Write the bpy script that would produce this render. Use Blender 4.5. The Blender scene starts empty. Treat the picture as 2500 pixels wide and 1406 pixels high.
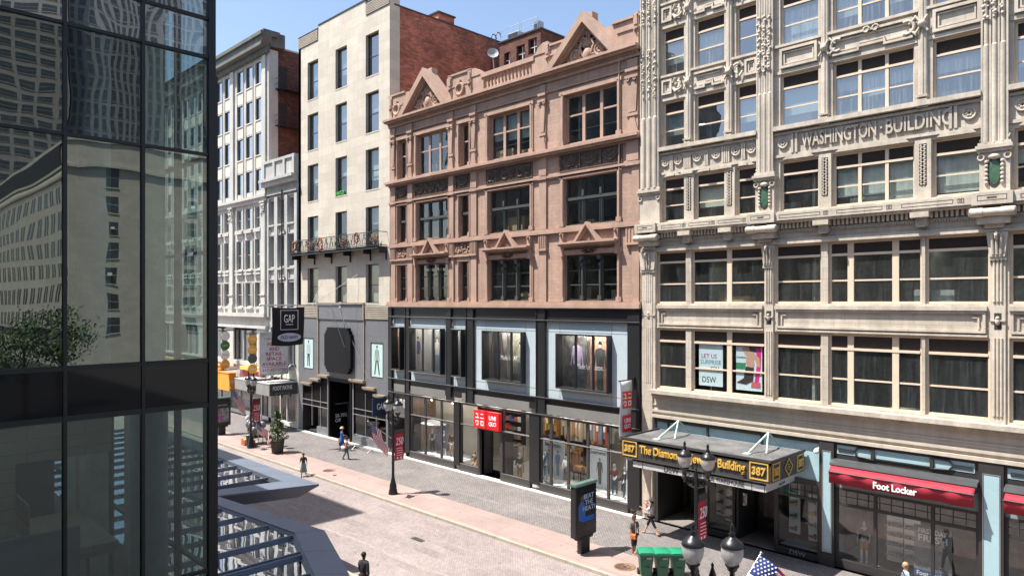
import bpy, bmesh, math, random
from mathutils import Vector, Matrix
R = math.radians
rnd = random.Random(7)
SC = bpy.context.scene
COL = SC.collection

# ---------------- camera, sky, sun, exposure ----------------
cd = bpy.data.cameras.new('camera'); cam = bpy.data.objects.new('camera', cd); COL.objects.link(cam)
cam.location = (0, 0, 11); cam.rotation_euler = (R(90), 0, R(45.07))
cd.sensor_width = 36; cd.lens = 24.97; cd.shift_y = 0.0136; cd.clip_end = 3000
SC.camera = cam
KX, KY = .34, .40                        # horizontal shadow offsets per metre of height
W = bpy.data.worlds.new('World'); SC.world = W; W.use_nodes = True
nt = W.node_tree; sky = nt.nodes.new('ShaderNodeTexSky'); sky.sky_type = 'NISHITA'; sky.sun_disc = False
sky.sun_elevation = math.atan(1/math.hypot(KX, KY)); sky.sun_rotation = math.atan2(-KX, -KY)
sky.altitude = 0; sky.air_density = 1.0; sky.dust_density = 1.6; sky.ozone_density = 1.0
bg = nt.nodes['Background']; nt.links.new(sky.outputs[0], bg.inputs[0]); bg.inputs[1].default_value = .115
sl = bpy.data.lights.new('sun', 'SUN'); sun = bpy.data.objects.new('sun', sl); COL.objects.link(sun)
sl.energy = 5.0; sl.angle = R(.5); sl.color = (1, .955, .89)
sun.rotation_euler = Vector((KX, KY, -1)).to_track_quat('-Z', 'Y').to_euler()
SC.view_settings.view_transform = 'Standard'; SC.view_settings.look = 'None'; SC.view_settings.gamma = 1
SC.view_settings.exposure = 1.02
SC.render.engine = 'CYCLES'
SC.cycles.use_denoising = True; SC.cycles.max_bounces = 8; SC.cycles.transparent_max_bounces = 16
SC.cycles.glossy_bounces = 4; SC.cycles.caustics_reflective = False; SC.cycles.caustics_refractive = False
SC.cycles.sample_clamp_indirect = 6

FY = 30.4                                # facade plane of the shops
# ---------------- materials ----------------
MATS = {}
def mat(name, col, rough=.7, var=.12, scale=1.2, streak=0., bump=0., bscale=30, brick=None, metal=0., spec=.5, speck=0.):
    if name in MATS: return MATS[name]
    m = bpy.data.materials.new(name); m.use_nodes = True; MATS[name] = m
    n = m.node_tree.nodes; l = m.node_tree.links; p = n['Principled BSDF']
    p.inputs['Roughness'].default_value = rough; p.inputs['Metallic'].default_value = metal
    p.inputs['Specular IOR Level'].default_value = spec
    geo = n.new('ShaderNodeNewGeometry'); src = geo.outputs['Position']
    def rgb(c):
        x = n.new('ShaderNodeRGB'); x.outputs[0].default_value = (*c, 1); return x.outputs[0]
    out = rgb(col); hgt = None
    if brick:                            # (axis, width, height, mortar, mortar colour factor, variation)
        ax, bw, bh, mo, mf, bv = brick[:6]
        sp = n.new('ShaderNodeSeparateXYZ'); l.new(src, sp.inputs[0]); cb = n.new('ShaderNodeCombineXYZ')
        if ax == 'xy' or ax == 'xyr':
            l.new(sp.outputs[0], cb.inputs[0]); l.new(sp.outputs[1], cb.inputs[1])
        elif ax == 'z':                  # any upright wall: run along x+y, rise along z
            ad = n.new('ShaderNodeMath'); l.new(sp.outputs[0], ad.inputs[0]); l.new(sp.outputs[1], ad.inputs[1])
            l.new(ad.outputs[0], cb.inputs[0]); l.new(sp.outputs[2], cb.inputs[1])
        vec = cb.outputs[0]
        if ax == 'xyr':
            mp = n.new('ShaderNodeMapping'); mp.inputs['Rotation'].default_value = (0, 0, R(45)); l.new(vec, mp.inputs[0]); vec = mp.outputs[0]
        b = n.new('ShaderNodeTexBrick'); l.new(vec, b.inputs[0]); b.inputs['Scale'].default_value = 1
        b.inputs['Brick Width'].default_value = bw; b.inputs['Row Height'].default_value = bh; b.inputs['Mortar Size'].default_value = mo
        b.inputs['Mortar Smooth'].default_value = .3; b.inputs['Bias'].default_value = 0
        b.inputs['Color1'].default_value = (*[c*(1-bv) for c in col], 1); b.inputs['Color2'].default_value = (*[min(1, c*(1+bv)) for c in col], 1)
        b.inputs['Mortar'].default_value = (*[c*mf for c in col], 1); out = b.outputs[0]; hgt = b.outputs['Fac']
    def mul(a, fac_out, lo, hi):
        r = n.new('ShaderNodeMapRange'); l.new(fac_out, r.inputs[0]); r.inputs[1].default_value = .3; r.inputs[2].default_value = .7
        r.inputs[3].default_value = lo; r.inputs[4].default_value = hi
        x = n.new('ShaderNodeMix'); x.data_type = 'RGBA'; x.blend_type = 'MULTIPLY'; x.inputs[0].default_value = 1
        l.new(a, x.inputs[6]); l.new(r.outputs[0], x.inputs[7]); return x.outputs[2]
    def noise(sc, det=6, stretch=None):
        x = n.new('ShaderNodeTexNoise'); x.inputs['Scale'].default_value = sc; x.inputs['Detail'].default_value = det
        if stretch:
            mp = n.new('ShaderNodeMapping'); mp.inputs['Scale'].default_value = stretch; l.new(src, mp.inputs[0]); l.new(mp.outputs[0], x.inputs[0])
        else: l.new(src, x.inputs[0])
        return x.outputs[0]
    if var: out = mul(out, noise(scale), 1-var, 1+var); out = mul(out, noise(scale*9, 4), 1-var*.6, 1+var*.6)
    if streak: out = mul(out, noise(1, 5, (3.2, 3.2, .22)), 1-streak, 1+streak*.4)
    if speck: out = mul(out, noise(24, 2), 1-speck, 1+speck)
    l.new(out, p.inputs['Base Color'])
    if bump or hgt:
        bn = n.new('ShaderNodeBump'); bn.inputs['Strength'].default_value = .5; bn.inputs['Distance'].default_value = .02
        if hgt is not None and not bump:
            bn.invert = True; l.new(hgt, bn.inputs['Height'])
        else:
            bn.inputs['Distance'].default_value = bump; l.new(noise(bscale, 4), bn.inputs['Height'])
        l.new(bn.outputs[0], p.inputs['Normal'])
    return m
def glass(name, tint=(.8, .85, .85), base=.05, rough=.01, wave=0., wscale=.5, dirt=0., refl=(.95, .97, 1)):
    if name in MATS: return MATS[name]
    m = bpy.data.materials.new(name); m.use_nodes = True; MATS[name] = m
    n = m.node_tree.nodes; l = m.node_tree.links; n.remove(n['Principled BSDF'])
    t = n.new('ShaderNodeBsdfTransparent'); t.inputs[0].default_value = (*tint, 1)
    g = n.new('ShaderNodeBsdfGlossy'); g.inputs['Roughness'].default_value = rough; g.inputs[0].default_value = (*refl, 1)
    f = n.new('ShaderNodeFresnel'); f.inputs[0].default_value = 1.5
    a = n.new('ShaderNodeMath'); a.inputs[1].default_value = base; l.new(f.outputs[0], a.inputs[0]); a.use_clamp = True
    mx = n.new('ShaderNodeMixShader'); l.new(a.outputs[0], mx.inputs[0]); l.new(t.outputs[0], mx.inputs[1]); l.new(g.outputs[0], mx.inputs[2])
    geo = n.new('ShaderNodeNewGeometry'); last = mx.outputs[0]
    io = n.new('ShaderNodeMapRange'); l.new(geo.outputs['Backfacing'], io.inputs[0]); io.inputs[3].default_value = 1.5; io.inputs[4].default_value = 1/1.5; l.new(io.outputs[0], f.inputs[0])   # thin pane: the same from both sides
    if wave:
        x = n.new('ShaderNodeTexNoise'); x.inputs['Scale'].default_value = wscale; x.inputs['Detail'].default_value = 1.5
        l.new(geo.outputs['Position'], x.inputs[0])
        b = n.new('ShaderNodeBump'); b.inputs['Strength'].default_value = 1; b.inputs['Distance'].default_value = wave
        l.new(x.outputs[0], b.inputs['Height']); l.new(b.outputs[0], g.inputs['Normal']); l.new(b.outputs[0], f.inputs['Normal'])
    if dirt:                             # rain streaks dried on the pane
        mp = n.new('ShaderNodeMapping'); mp.inputs['Scale'].default_value = (13, 13, .6); l.new(geo.outputs['Position'], mp.inputs[0])
        x = n.new('ShaderNodeTexNoise'); x.inputs['Scale'].default_value = 1; x.inputs['Detail'].default_value = 6; l.new(mp.outputs[0], x.inputs[0])
        r = n.new('ShaderNodeMapRange'); r.inputs[1].default_value = .48; r.inputs[2].default_value = .8; r.inputs[3].default_value = .03; r.inputs[4].default_value = dirt
        l.new(x.outputs[0], r.inputs[0])
        d = n.new('ShaderNodeBsdfDiffuse'); d.inputs[0].default_value = (.5, .54, .55, 1)
        m2 = n.new('ShaderNodeMixShader'); l.new(r.outputs[0], m2.inputs[0]); l.new(last, m2.inputs[1]); l.new(d.outputs[0], m2.inputs[2]); last = m2.outputs[0]
    l.new(last, n['Material Output'].inputs[0]); return m
def emit(name, col, s):
    if name in MATS: return MATS[name]
    m = bpy.data.materials.new(name); m.use_nodes = True; MATS[name] = m
    p = m.node_tree.nodes['Principled BSDF']; p.inputs['Base Color'].default_value = (*col, 1)
    p.inputs['Emission Color'].default_value = (*col, 1); p.inputs['Emission Strength'].default_value = s; return m

# ---------------- mesh collector ----------------
class MB:
    def __init__(s): s.v = []; s.f = []; s.m = []; s.sm = []
    def add(s, vs, fs, m=0, smooth=False):
        o = len(s.v); s.v += [tuple(v) for v in vs]
        for f in fs: s.f.append([i+o for i in f]); s.m.append(m); s.sm.append(smooth)
    def quad(s, a, b, c, d, m=0): s.add([a, b, c, d], [(0, 1, 2, 3)], m)
    def box(s, x0, x1, y0, y1, z0, z1, m=0):
        if x0 > x1: x0, x1 = x1, x0
        if y0 > y1: y0, y1 = y1, y0
        if z0 > z1: z0, z1 = z1, z0
        s.add([(x0,y0,z0),(x1,y0,z0),(x1,y1,z0),(x0,y1,z0),(x0,y0,z1),(x1,y0,z1),(x1,y1,z1),(x0,y1,z1)],
              [(0,3,2,1),(4,5,6,7),(0,1,5,4),(1,2,6,5),(2,3,7,6),(3,0,4,7)], m)
    def fb(s, x0, x1, z0, z1, o0, o1, m=0): s.box(x0, x1, FY-o1, FY-o0, z0, z1, m)   # box on the facade, o = metres out of it
    def ring(s, x0, x1, z0, z1, w, o0, o1, m=0):                                      # raised rectangular moulding
        s.fb(x0, x1, z1-w, z1, o0, o1, m); s.fb(x0, x1, z0, z0+w, o0, o1, m)
        s.fb(x0, x0+w, z0+w, z1-w, o0, o1, m); s.fb(x1-w, x1, z0+w, z1-w, o0, o1, m)
    def prism(s, pts, a0, a1, ax='y', m=0):                                           # polygon extruded along an axis
        n = len(pts)
        def P(p, a): return (p[0], a, p[1]) if ax == 'y' else ((a, p[0], p[1]) if ax == 'x' else (p[0], p[1], a))
        s.add([P(p, a0) for p in pts]+[P(p, a1) for p in pts],
              [tuple(range(n)), tuple(range(2*n-1, n-1, -1))]+[(i, i+n, (i+1) % n+n, (i+1) % n) for i in range(n)], m)
    def fprism(s, pts, o0, o1, m=0): s.prism(pts, FY-o1, FY-o0, 'y', m)
    def cyl(s, p0, p1, r, n=8, r1=None, m=0, caps=True, smooth=True):
        p0 = Vector(p0); p1 = Vector(p1); d = (p1-p0)
        if d.length < 1e-6: return
        d.normalize(); u = d.orthogonal().normalized(); w = d.cross(u); r1 = r if r1 is None else r1
        vs = [p0+(u*math.cos(2*math.pi*i/n)+w*math.sin(2*math.pi*i/n))*r for i in range(n)]
        vs += [p1+(u*math.cos(2*math.pi*i/n)+w*math.sin(2*math.pi*i/n))*r1 for i in range(n)]
        s.add(vs, [(i, (i+1) % n, (i+1) % n+n, i+n) for i in range(n)], m, smooth)
        if caps: s.add(vs, [tuple(range(n-1, -1, -1)), tuple(range(n, 2*n))], m)
    def tube(s, pts, r, n=6, m=0):
        for a, b in zip(pts, pts[1:]): s.cyl(a, b, r, n, m=m)
    def lathe(s, c, prof, n=14, m=0):
        vs = [(c[0]+r*math.cos(2*math.pi*i/n), c[1]+r*math.sin(2*math.pi*i/n), c[2]+z) for r, z in prof for i in range(n)]
        s.add(vs, [(k*n+i, k*n+(i+1) % n, (k+1)*n+(i+1) % n, (k+1)*n+i) for k in range(len(prof)-1) for i in range(n)], m, True)
    def ball(s, c, r, n=8, k=5, sx=1, sy=1, sz=1, m=0):
        c = Vector(c); vs = [c+Vector((0, 0, -r*sz))]
        for j in range(1, k):
            a = -math.pi/2+math.pi*j/k
            vs += [c+Vector((r*sx*math.cos(a)*math.cos(2*math.pi*i/n), r*sy*math.cos(a)*math.sin(2*math.pi*i/n), r*sz*math.sin(a))) for i in range(n)]
        vs.append(c+Vector((0, 0, r*sz))); f = []
        for i in range(n):
            i2 = (i+1) % n; f.append((0, 1+i2, 1+i)); f.append((len(vs)-1, 1+(k-2)*n+i, 1+(k-2)*n+i2))
            for j in range(k-2): f.append((1+j*n+i, 1+j*n+i2, 1+(j+1)*n+i2, 1+(j+1)*n+i))
        s.add(vs, f, m, True)
    def torus(s, c, R_, r, n=18, k=6, ax='y', a0=0, a1=360, m=0):
        pts = []
        for i in range(n+1):
            a = R(a0+(a1-a0)*i/n); u, w = R_*math.cos(a), R_*math.sin(a)
            pts.append((c[0]+u, c[1], c[2]+w) if ax == 'y' else ((c[0], c[1]+u, c[2]+w) if ax == 'x' else (c[0]+u, c[1]+w, c[2])))
        s.tube(pts, r, k, m)
    def relief(s, x0, x1, z0, z1, o, seed=1, m=0, k=None, sz=.11):                     # carved foliage: scrolls and leaf lumps
        q = random.Random(seed); w, h = x1-x0, z1-z0
        k = k or int(w*h/(sz*sz)*.45)
        for i in range(k):
            x, z = x0+q.random()*w, z0+q.random()*h
            if q.random() < .45:
                rr = sz*(.5+q.random()*.5); a = q.random()*360
                s.torus((min(max(x, x0+rr), x1-rr), FY-o, min(max(z, z0+rr), z1-rr)), rr*.8, sz*.2, 8, 4, 'y', a, a+230, m)
            else: s.ball((x, FY-o, z), sz*(.3+q.random()*.3), 6, 4, 1+q.random(), .8, 1+q.random()*.6, m)
    def wall(s, x0, x1, z0, z1, o, holes, depth=.3, m=0, mr=None):                      # upright wall facing the street with openings and their reveals
        xs = sorted({x0, x1, *[h[0] for h in holes], *[h[1] for h in holes]}); zs = sorted({z0, z1, *[h[2] for h in holes], *[h[3] for h in holes]})
        xs = [x for x in xs if x0-1e-6 <= x <= x1+1e-6]; zs = [z for z in zs if z0-1e-6 <= z <= z1+1e-6]; y = FY-o
        for i in range(len(xs)-1):
            for j in range(len(zs)-1):
                cx, cz = (xs[i]+xs[i+1])/2, (zs[j]+zs[j+1])/2
                if any(h[0] < cx < h[1] and h[2] < cz < h[3] for h in holes): continue
                s.quad((xs[i], y, zs[j]), (xs[i+1], y, zs[j]), (xs[i+1], y, zs[j+1]), (xs[i], y, zs[j+1]), m)
        mr = m if mr is None else mr
        for a, b, c, d in [h[:4] for h in holes]:
            Y = y+depth
            s.quad((a, y, c), (a, y, d), (a, Y, d), (a, Y, c), mr); s.quad((b, y, c), (b, Y, c), (b, Y, d), (b, y, d), mr)
            s.quad((a, y, d), (b, y, d), (b, Y, d), (a, Y, d), mr); s.quad((a, y, c), (a, Y, c), (b, Y, c), (b, y, c), mr)
    def cut(s): s.marks = getattr(s, 'marks', []) + [(len(s.v), len(s.f))]
    def build_each(s, name, mats, parent=None, **kw):                                   # one object per stretch between cuts
        v0 = f0 = 0; out = []
        for v1, f1 in getattr(s, 'marks', [])+[(len(s.v), len(s.f))]:
            if f1 > f0:
                q = MB(); q.v = s.v[v0:v1]; q.f = [[i-v0 for i in f] for f in s.f[f0:f1]]; q.m = s.m[f0:f1]; q.sm = s.sm[f0:f1]; out.append(q.build(name, mats, parent, **kw))
            v0, f0 = v1, f1
        return out
    def build(s, name, mats, parent=None, off=None, label=None, bevel=0):
        if not s.v: return None
        if off is None: off = OFF.get(parent.name, Vector()) if parent else Vector()
        me = bpy.data.meshes.new(name); me.from_pydata([tuple(Vector(v)-off) for v in s.v], [], s.f)
        if not isinstance(mats, (list, tuple)): mats = [mats]
        for mm in mats: me.materials.append(mm)
        for p, i, k in zip(me.polygons, s.m, s.sm): p.material_index = i; p.use_smooth = k
        o = bpy.data.objects.new(name, me); COL.objects.link(o)
        if parent: o.parent = parent; OFF[o.name] = off
        if label: o['label'] = label
        if bevel:
            b = o.modifiers.new('bevel', 'BEVEL'); b.width = bevel; b.segments = 2; b.limit_method = 'ANGLE'
        return o
OFF = {}
def thing(name, label, cat, loc=(0, 0, 0), rotz=0, group=None, world=True):
    # an Empty at the thing's base; world=True: its parts are written in world coordinates, else in its own
    o = bpy.data.objects.new(name, None); COL.objects.link(o); o.location = loc; o.rotation_euler = (0, 0, R(rotz)); o.empty_display_size = .3
    o['label'] = label; o['category'] = cat
    if group: o['group'] = group
    OFF[o.name] = Vector(loc) if world else Vector(); return o
def tag(o, label, cat, group=None):
    o['label'] = label; o['category'] = cat
    if group: o['group'] = group
    return o
def dup(root, loc, rotz=None, label=None):
    r = root.copy(); COL.objects.link(r); r.location = loc
    if rotz is not None: r.rotation_euler = (0, 0, R(rotz))
    if label: r['label'] = label
    for ch in list(root.children):
        c = ch.copy(); COL.objects.link(c); c.parent = r
        for g in list(ch.children):
            d = g.copy(); COL.objects.link(d); d.parent = c
    return r
def struct(o): o['kind'] = 'structure'; return o
def text(body, name, m, parent, c, w, h, face='y', ext=.01, bold=.0, off=None, shear=0, label=None, sub=None):
    # letters centred at c, w wide, h high; face 'y' is read from the street, 'x' from +x
    cu = bpy.data.curves.new(name, 'FONT'); cu.body = body; cu.extrude = .02; cu.offset = bold; cu.align_x = 'CENTER'; cu.shear = shear
    cu.resolution_u = 3; cu.space_line = .85
    ob = bpy.data.objects.new(name, cu); me = bpy.data.meshes.new_from_object(ob); bpy.data.objects.remove(ob)
    xs = [v.co.x for v in me.vertices]; ys = [v.co.y for v in me.vertices]
    cx, cy, W_, H_ = (min(xs)+max(xs))/2, (min(ys)+max(ys))/2, max(xs)-min(xs), max(ys)-min(ys)
    if off is None: off = OFF.get(parent.name, Vector()) if parent else Vector()
    for v in me.vertices:
        a, b, d = (v.co.x-cx)*w/W_, (v.co.y-cy)*h/H_, (v.co.z/.02)*ext
        q = Vector((c[0]+a, c[1]-d, c[2]+b)) if face == 'y' else (Vector((c[0]+d, c[1]+a, c[2]+b)) if face == 'x' else Vector((c[0]+a, c[1]+b, c[2]+d)))
        v.co = q-off
    me.materials.clear(); me.materials.append(m)
    o = bpy.data.objects.new(name, me); COL.objects.link(o); o.parent = parent; OFF[o.name] = off
    if label: o['label'] = label
    return o

# shared materials
M_black = mat('black metal', (.018, .018, .019), .38, .1)
M_dark = mat('dark recess', (.03, .03, .03), .8, .1)
M_room = mat('dim room wall', (.32, .33, .30), .9, .3, .6)
M_floor = mat('office floor', (.26, .24, .21), .8, .2)
M_blind = mat('window blind', (.55, .55, .5), .9, .06)
M_curt = mat('net curtain', (.5, .55, .55), .9, .15, 3, streak=.3)
M_white = mat('white board', (.8, .8, .8), .6, .03)
M_steel = mat('brushed steel', (.55, .56, .57), .35, .05, metal=.8)
G_win = glass('window glass', (.74, .80, .78), .09, .008, .005, 1.2)
G_dirty = glass('streaked window glass', (.80, .86, .83), .07, .01, .004, 1.2, .1)
G_sky = glass('sky reflecting window glass', (.62, .72, .74), .24, .008, .004, 1.2)
G_skyd = glass('streaked sky reflecting glass', (.62, .72, .74), .2, .008, .004, 1.2, .3)
G_clear = glass('clean pane', (.96, .97, .97), .0, .004)
G_shop = glass('shop glass', (.92, .95, .95), .0, .004, .002, .8)

def window(P, x0, x1, z0, z1, o, M, nx=1, trans=None, rails=(.5,), fw=.07, pane=None, tmat=None, blind=None, div=None, name='window', mull=None):
    # o: how far out of the facade plane its face stands (negative: set back); trans: height share of a dark mesh transom on top
    b = MB(); d0, d1 = o-.08, o; mull = mull or fw
    b.fb(x0, x1, z0, z0+fw, d0, d1+.02); b.fb(x0, x1, z1-fw, z1, d0, d1)
    b.fb(x0, x0+fw, z0+fw-.004, z1-fw+.004, d0+.002, d1-.003); b.fb(x1-fw, x1, z0+fw-.004, z1-fw+.004, d0+.002, d1-.003)
    zt = z1-fw if not trans else z1-(z1-z0)*trans
    cols = div or [x0+(x1-x0)*k/nx for k in range(1, nx)]
    edges = [x0+fw]+[v for x in cols for v in (x-mull/2, x+mull/2)]+[x1-fw]
    if trans: b.fb(x0+fw-.004, x1-fw+.004, zt-fw*.6, zt+fw*.6, d0+.005, d1+.03)
    f = b.build(name, M, P)
    for x in cols: b = MB(); b.fb(x-mull/2, x+mull/2, z0+fw-.003, z1-fw+.003, d0+.003, d1+.01); b.build('mullion', M, f)
    for r in rails:
        z = z0+(zt-z0)*r
        for e0, e1 in zip(edges[::2], edges[1::2]): b = MB(); b.fb(e0-.003, e1+.003, z-fw*.4, z+fw*.4, d0+.01, d1-.02); b.build('sash_rail', M, f)
    g = MB(); y = FY-o+.05
    g.quad((x0+fw, y, z0+fw), (x1-fw, y, z0+fw), (x1-fw, y, zt), (x0+fw, y, zt))
    g.build('pane', pane or G_win, f)
    if trans:
        t = MB(); t.fb(x0+fw, x1-fw, zt, z1-fw, o-.06, o-.05); t.build('transom_panel', tmat, f)
    if blind:
        c = MB(); mt, lo = blind
        for e0, e1 in zip(edges[::2], edges[1::2]):
            q = max(0, min(1, lo+rnd.uniform(-.15, .15))) if lo < 1 else 1
            c.fb(e0-.02, e1+.02, zt-(zt-z0)*q, zt+.02, o-.24, o-.23); c.cut()
        c.build_each('blind', mt, f)
    return f
def rooms(P, x0, x1, floors, depth=4.5, inset=.5, m=None):
    # the dim rooms behind the windows: floor slabs, back wall, cross walls
    b = MB(); z0, z1 = floors[0], floors[-1]
    b.box(x0+.1, x1-.1, FY+depth, FY+depth+.1, z0, z1, 0)
    for z in floors: b.box(x0+.1, x1-.1, FY+inset, FY+depth, z-.15, z+.15, 1)
    x = x0+3.1
    while x < x1-2: b.box(x, x+.12, FY+inset+.4, FY+depth, z0, z1, 0); x += rnd.uniform(4, 7)
    q = random.Random(int(abs(x0)*10))
    for zf in floors[:-1]:
        for _ in range(int((x1-x0)/2.2)):
            xx = x0+.5+q.random()*(x1-x0-2); w = .5+q.random()*1.1; h = .6+q.random()*.7; yy = FY+inset+.05+q.random()*1.0
            b.box(xx, xx+w, yy, yy+.6, zf+.15, zf+.15+h, 2+(q.random() < .3))
    b.build('interior', [m or M_room, M_floor, mat('carton brown', (.46, .32, .2), .8), mat('file cabinet', (.3, .32, .33), .5)], P)
# ---------------- ground, street, kerbs ----------------
M_road = mat('pink brick roadway', (.265, .222, .208), .85, .13, .35, brick=('xyr', .21, .105, .006, .62, .10))
M_pave = mat('grey paver sidewalk', (.175, .156, .149), .85, .17, .5, brick=('xyr', .24, .12, .009, .5, .14))
M_gran = mat('pink granite slabs', (.295, .219, .194), .75, .10, .6, brick=('xy', 2.6, 1.3, .012, .6, .09))
M_kerb = mat('tan granite kerb', (.34, .30, .24), .8, .14, 2, brick=('xy', 2.2, 3, .02, .55, .05), speck=.12)
M_conc = mat('pale concrete', (.5, .48, .45), .8, .1, 1)
def sheet(name, x0, x1, y0, y1, z, m):
    b = MB(); b.quad((x0, y0, z), (x1, y0, z), (x1, y1, z), (x0, y1, z)); return struct(b.build(name, m))
sheet('ground', -1500, 1500, -1500, 1500, -.16, mat('distant asphalt', (.12, .115, .11), .9))
sheet('road', -400, 400, 15.8, 23.0, -.13, M_road)
b = MB(); b.box(-400, 400, 23.0, 23.17, -.16, 0); struct(b.build('kerb', M_kerb))
b = MB(); b.box(-400, 400, 15.63, 15.8, -.16, 0); struct(b.build('kerb', M_kerb))
sheet('sidewalk', -400, 400, 23.17, 25.5, -.001, M_gran)
sheet('sidewalk', -400, 62, 25.5, 30.2, -.001, M_pave)
sheet('sidewalk', -400, 400, 6.0, 15.63, -.001, M_gran)
b = MB()
for x0, x1 in ((-43.1, -33.45), (-31.25, -20.9), (-56.5, -43.3)): b.box(x0, x1, 30.02, 30.38, -.05, .035)
b.box(-33.45, -31.25, 30.02, 31.4, -.05, .03)
struct(b.build('threshold_kerb', mat('white stone threshold', (.66, .64, .6), .7, .06)))
M_relaid = mat('relaid pink brick', (.24, .202, .192), .85, .13, .6, brick=('xyr', .21, .105, .006, .62, .14))
b = MB()
for x0, x1, y0, y1 in ((-35.5, -33.2, 16.6, 18.0), (-27.4, -24.3, 21.2, 22.9), (-46, -43.5, 21.4, 22.6), (-20.5, -18.6, 17.0, 19.4)): b.quad((x0, y0, -.1285), (x1, y0+.03, -.1285), (x1, y1, -.1285), (x0, y1-.03, -.1285))
struct(b.build('road_repair', M_relaid))
b = MB()
for y0, w_ in ((17.7, .5), (19.35, .55), (20.5, .45), (22.1, .5)):
    for k in range(90):
        xa, xb = -90+k, -89+k; o0, o1 = .12*math.sin(k*.21+y0), .12*math.sin((k+1)*.21+y0); b.quad((xa, y0+o0, -.1275), (xb, y0+o1, -.1275), (xb, y0+w_+o1, -.1275), (xa, y0+w_+o0, -.1275))
struct(b.build('tyre_worn_track', mat('tyre worn brick', (.248, .207, .194), .8, .16, .5, brick=('xyr', .21, .105, .006, .62, .10))))
# ragged salt stain and tyre dirt on the road are marks of their own
q = random.Random(3); b = MB()
def blot(x, y, rx, ry, z, n=9):
    vs = [(x, y, z)]+[(x+rx*(.6+.5*q.random())*math.cos(2*math.pi*i/n), y+ry*(.6+.5*q.random())*math.sin(2*math.pi*i/n), z) for i in range(n)]
    b.add(vs, [(0, i+1, (i+1) % n+1) for i in range(n)])
for i in range(26): blot(-45+q.random()*30, 16.5+q.random()*6, .05+.1*q.random(), .03+.05*q.random(), -.126)
for i in range(14): blot(-40+q.random()*24, 23.6+q.random()*5, .05+.06*q.random(), .04+.05*q.random(), .003)
struct(b.build('road_stains', mat('dark stain', (.11, .095, .09), .8)))
b = MB()
x, y = -31.5, 18.2; pts = []                          # pale dried water streak: one ragged ribbon
for i in range(64): pts.append((x, y, .03+.05*q.random())); x += .17; y += .013+q.uniform(-.08, .065)
for (x0, y0, w0), (x1, y1, w1) in zip(pts, pts[1:]): b.quad((x0, y0-w0, -.1255), (x1, y1-w1, -.1255), (x1, y1+w1, -.1255), (x0, y0+w0, -.1255))
for i in range(5): blot(-38+2.1*i+q.random(), 17+q.random()*1.2+(i % 3)*1.7, .5+.5*q.random(), .05+.04*q.random(), -.1264-.0004*i)
struct(b.build('road_streak', mat('dried water streak', (.31, .255, .24), .8)))
b = MB()
blot(-25.5, 27.6, 2.6, .22, .0022, 14); blot(-29.5, 26.9, 2.2, .18, .0024, 14)
struct(b.build('sidewalk_patch', mat('pale worn paving', (.205, .185, .178), .85, brick=('xyr', .24, .12, .009, .6, .1))))

def manhole(x, y, z, r, label, m, grp=None):
    t = thing('manhole_cover', label, 'manhole cover', (x, y, z)); b = MB()
    b.lathe((x, y, z), [(0, .004), (r*.82, .004), (r*.82, .008), (r, .008), (r, .0)], 24); b.build('cover', m, t)
    b = MB()
    for k in range(4):
        a = math.pi*k/4; dx, dy = math.cos(a)*r*.75, math.sin(a)*r*.75; px, py = -math.sin(a)*.02, math.cos(a)*.02
        b.quad((x-dx-px, y-dy-py, z+.0085), (x+dx-px, y+dy-py, z+.0085), (x+dx+px, y+dy+py, z+.0085), (x-dx+px, y-dy+py, z+.0085))
    b.torus((x, y, z+.009), r*.5, .012, 18, 4, 'z'); b.build('grip_ribs', mat('dark iron', (.05, .04, .035), .6), t)
sheet('dark_mirror_ground', 3.0, 120, -6, 30.2, .004, mat('shade dark ground', (.028, .028, .029), .9, .15, .5))  # unseen ground coloured near black so the curtain wall mirrors shade
sheet('dark_mirror_ground', -11.5, 3.0, -6, 15.6, .003, mat('shade dark ground', (.028, .028, .029), .9, .15, .5))
M_rust = mat('rusty iron', (.21, .12, .075), .7, .2, 4)
manhole(-17.6, 24.17, 0, .46, 'rusty round manhole cover in pink paving left of the green bins', M_rust)
manhole(-41.3, 24.3, 0, .42, 'round brown manhole cover in pink paving behind walking person in skirt', M_rust)
manhole(-39.9, 23.9, 0, .14, 'tiny round utility lid set in pink paving beyond the lamp', M_rust)
t = thing('drain_plate', 'small dark rectangular plate set in the pink brick roadway', 'drain plate', (-26.7, 20.4, -.13)); b = MB()
b.box(-27.1, -26.3, 20.25, 20.55, -.13, -.122); b.build('plate', mat('dark iron', (.05, .04, .035), .6), t)
# ---------------- terracotta office building (right) ----------------
M_terra = mat('cream terracotta', (.51, .448, .365), .62, .12, .5, streak=.2, brick=('z', .86, .46, .007, .62, .05))
M_terra2 = mat('carved terracotta', (.51, .448, .365), .62, .17, 1.3, streak=.2)
M_cream = mat('cream painted wood', (.66, .53, .40), .55, .05, 2)
M_mesh = mat('dark mesh transom', (.035, .026, .022), .85, .15, 6)
M_green = mat('green marble oval', (.06, .12, .075), .25, .25, 5)
WX0, WX1 = -21.06, 2.6
wb = thing('terracotta_building', 'cream terracotta office building with carved name band and bay windows', 'building', (-9, 34, 0))
bays = [(-19.95, -14.75), (-14.05, -6.19), (-5.42, 2.0)]
piers = [(-20.98, -19.95), (-14.75, -14.05), (-6.19, -5.42), (2.0, 2.6)]
up = {0: [(-19.83, -18.6, 1), (-18.0, -16.46, 1), (-15.87, -14.80, 1)], 1: [(-13.78, -12.12, 1), (-11.53, -8.46, 3), (-7.82, -6.22, 1)],
      2: [(-5.25, -3.55, 1), (-3.0, .07, 3), (.7, 1.95, 1)]}
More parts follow.
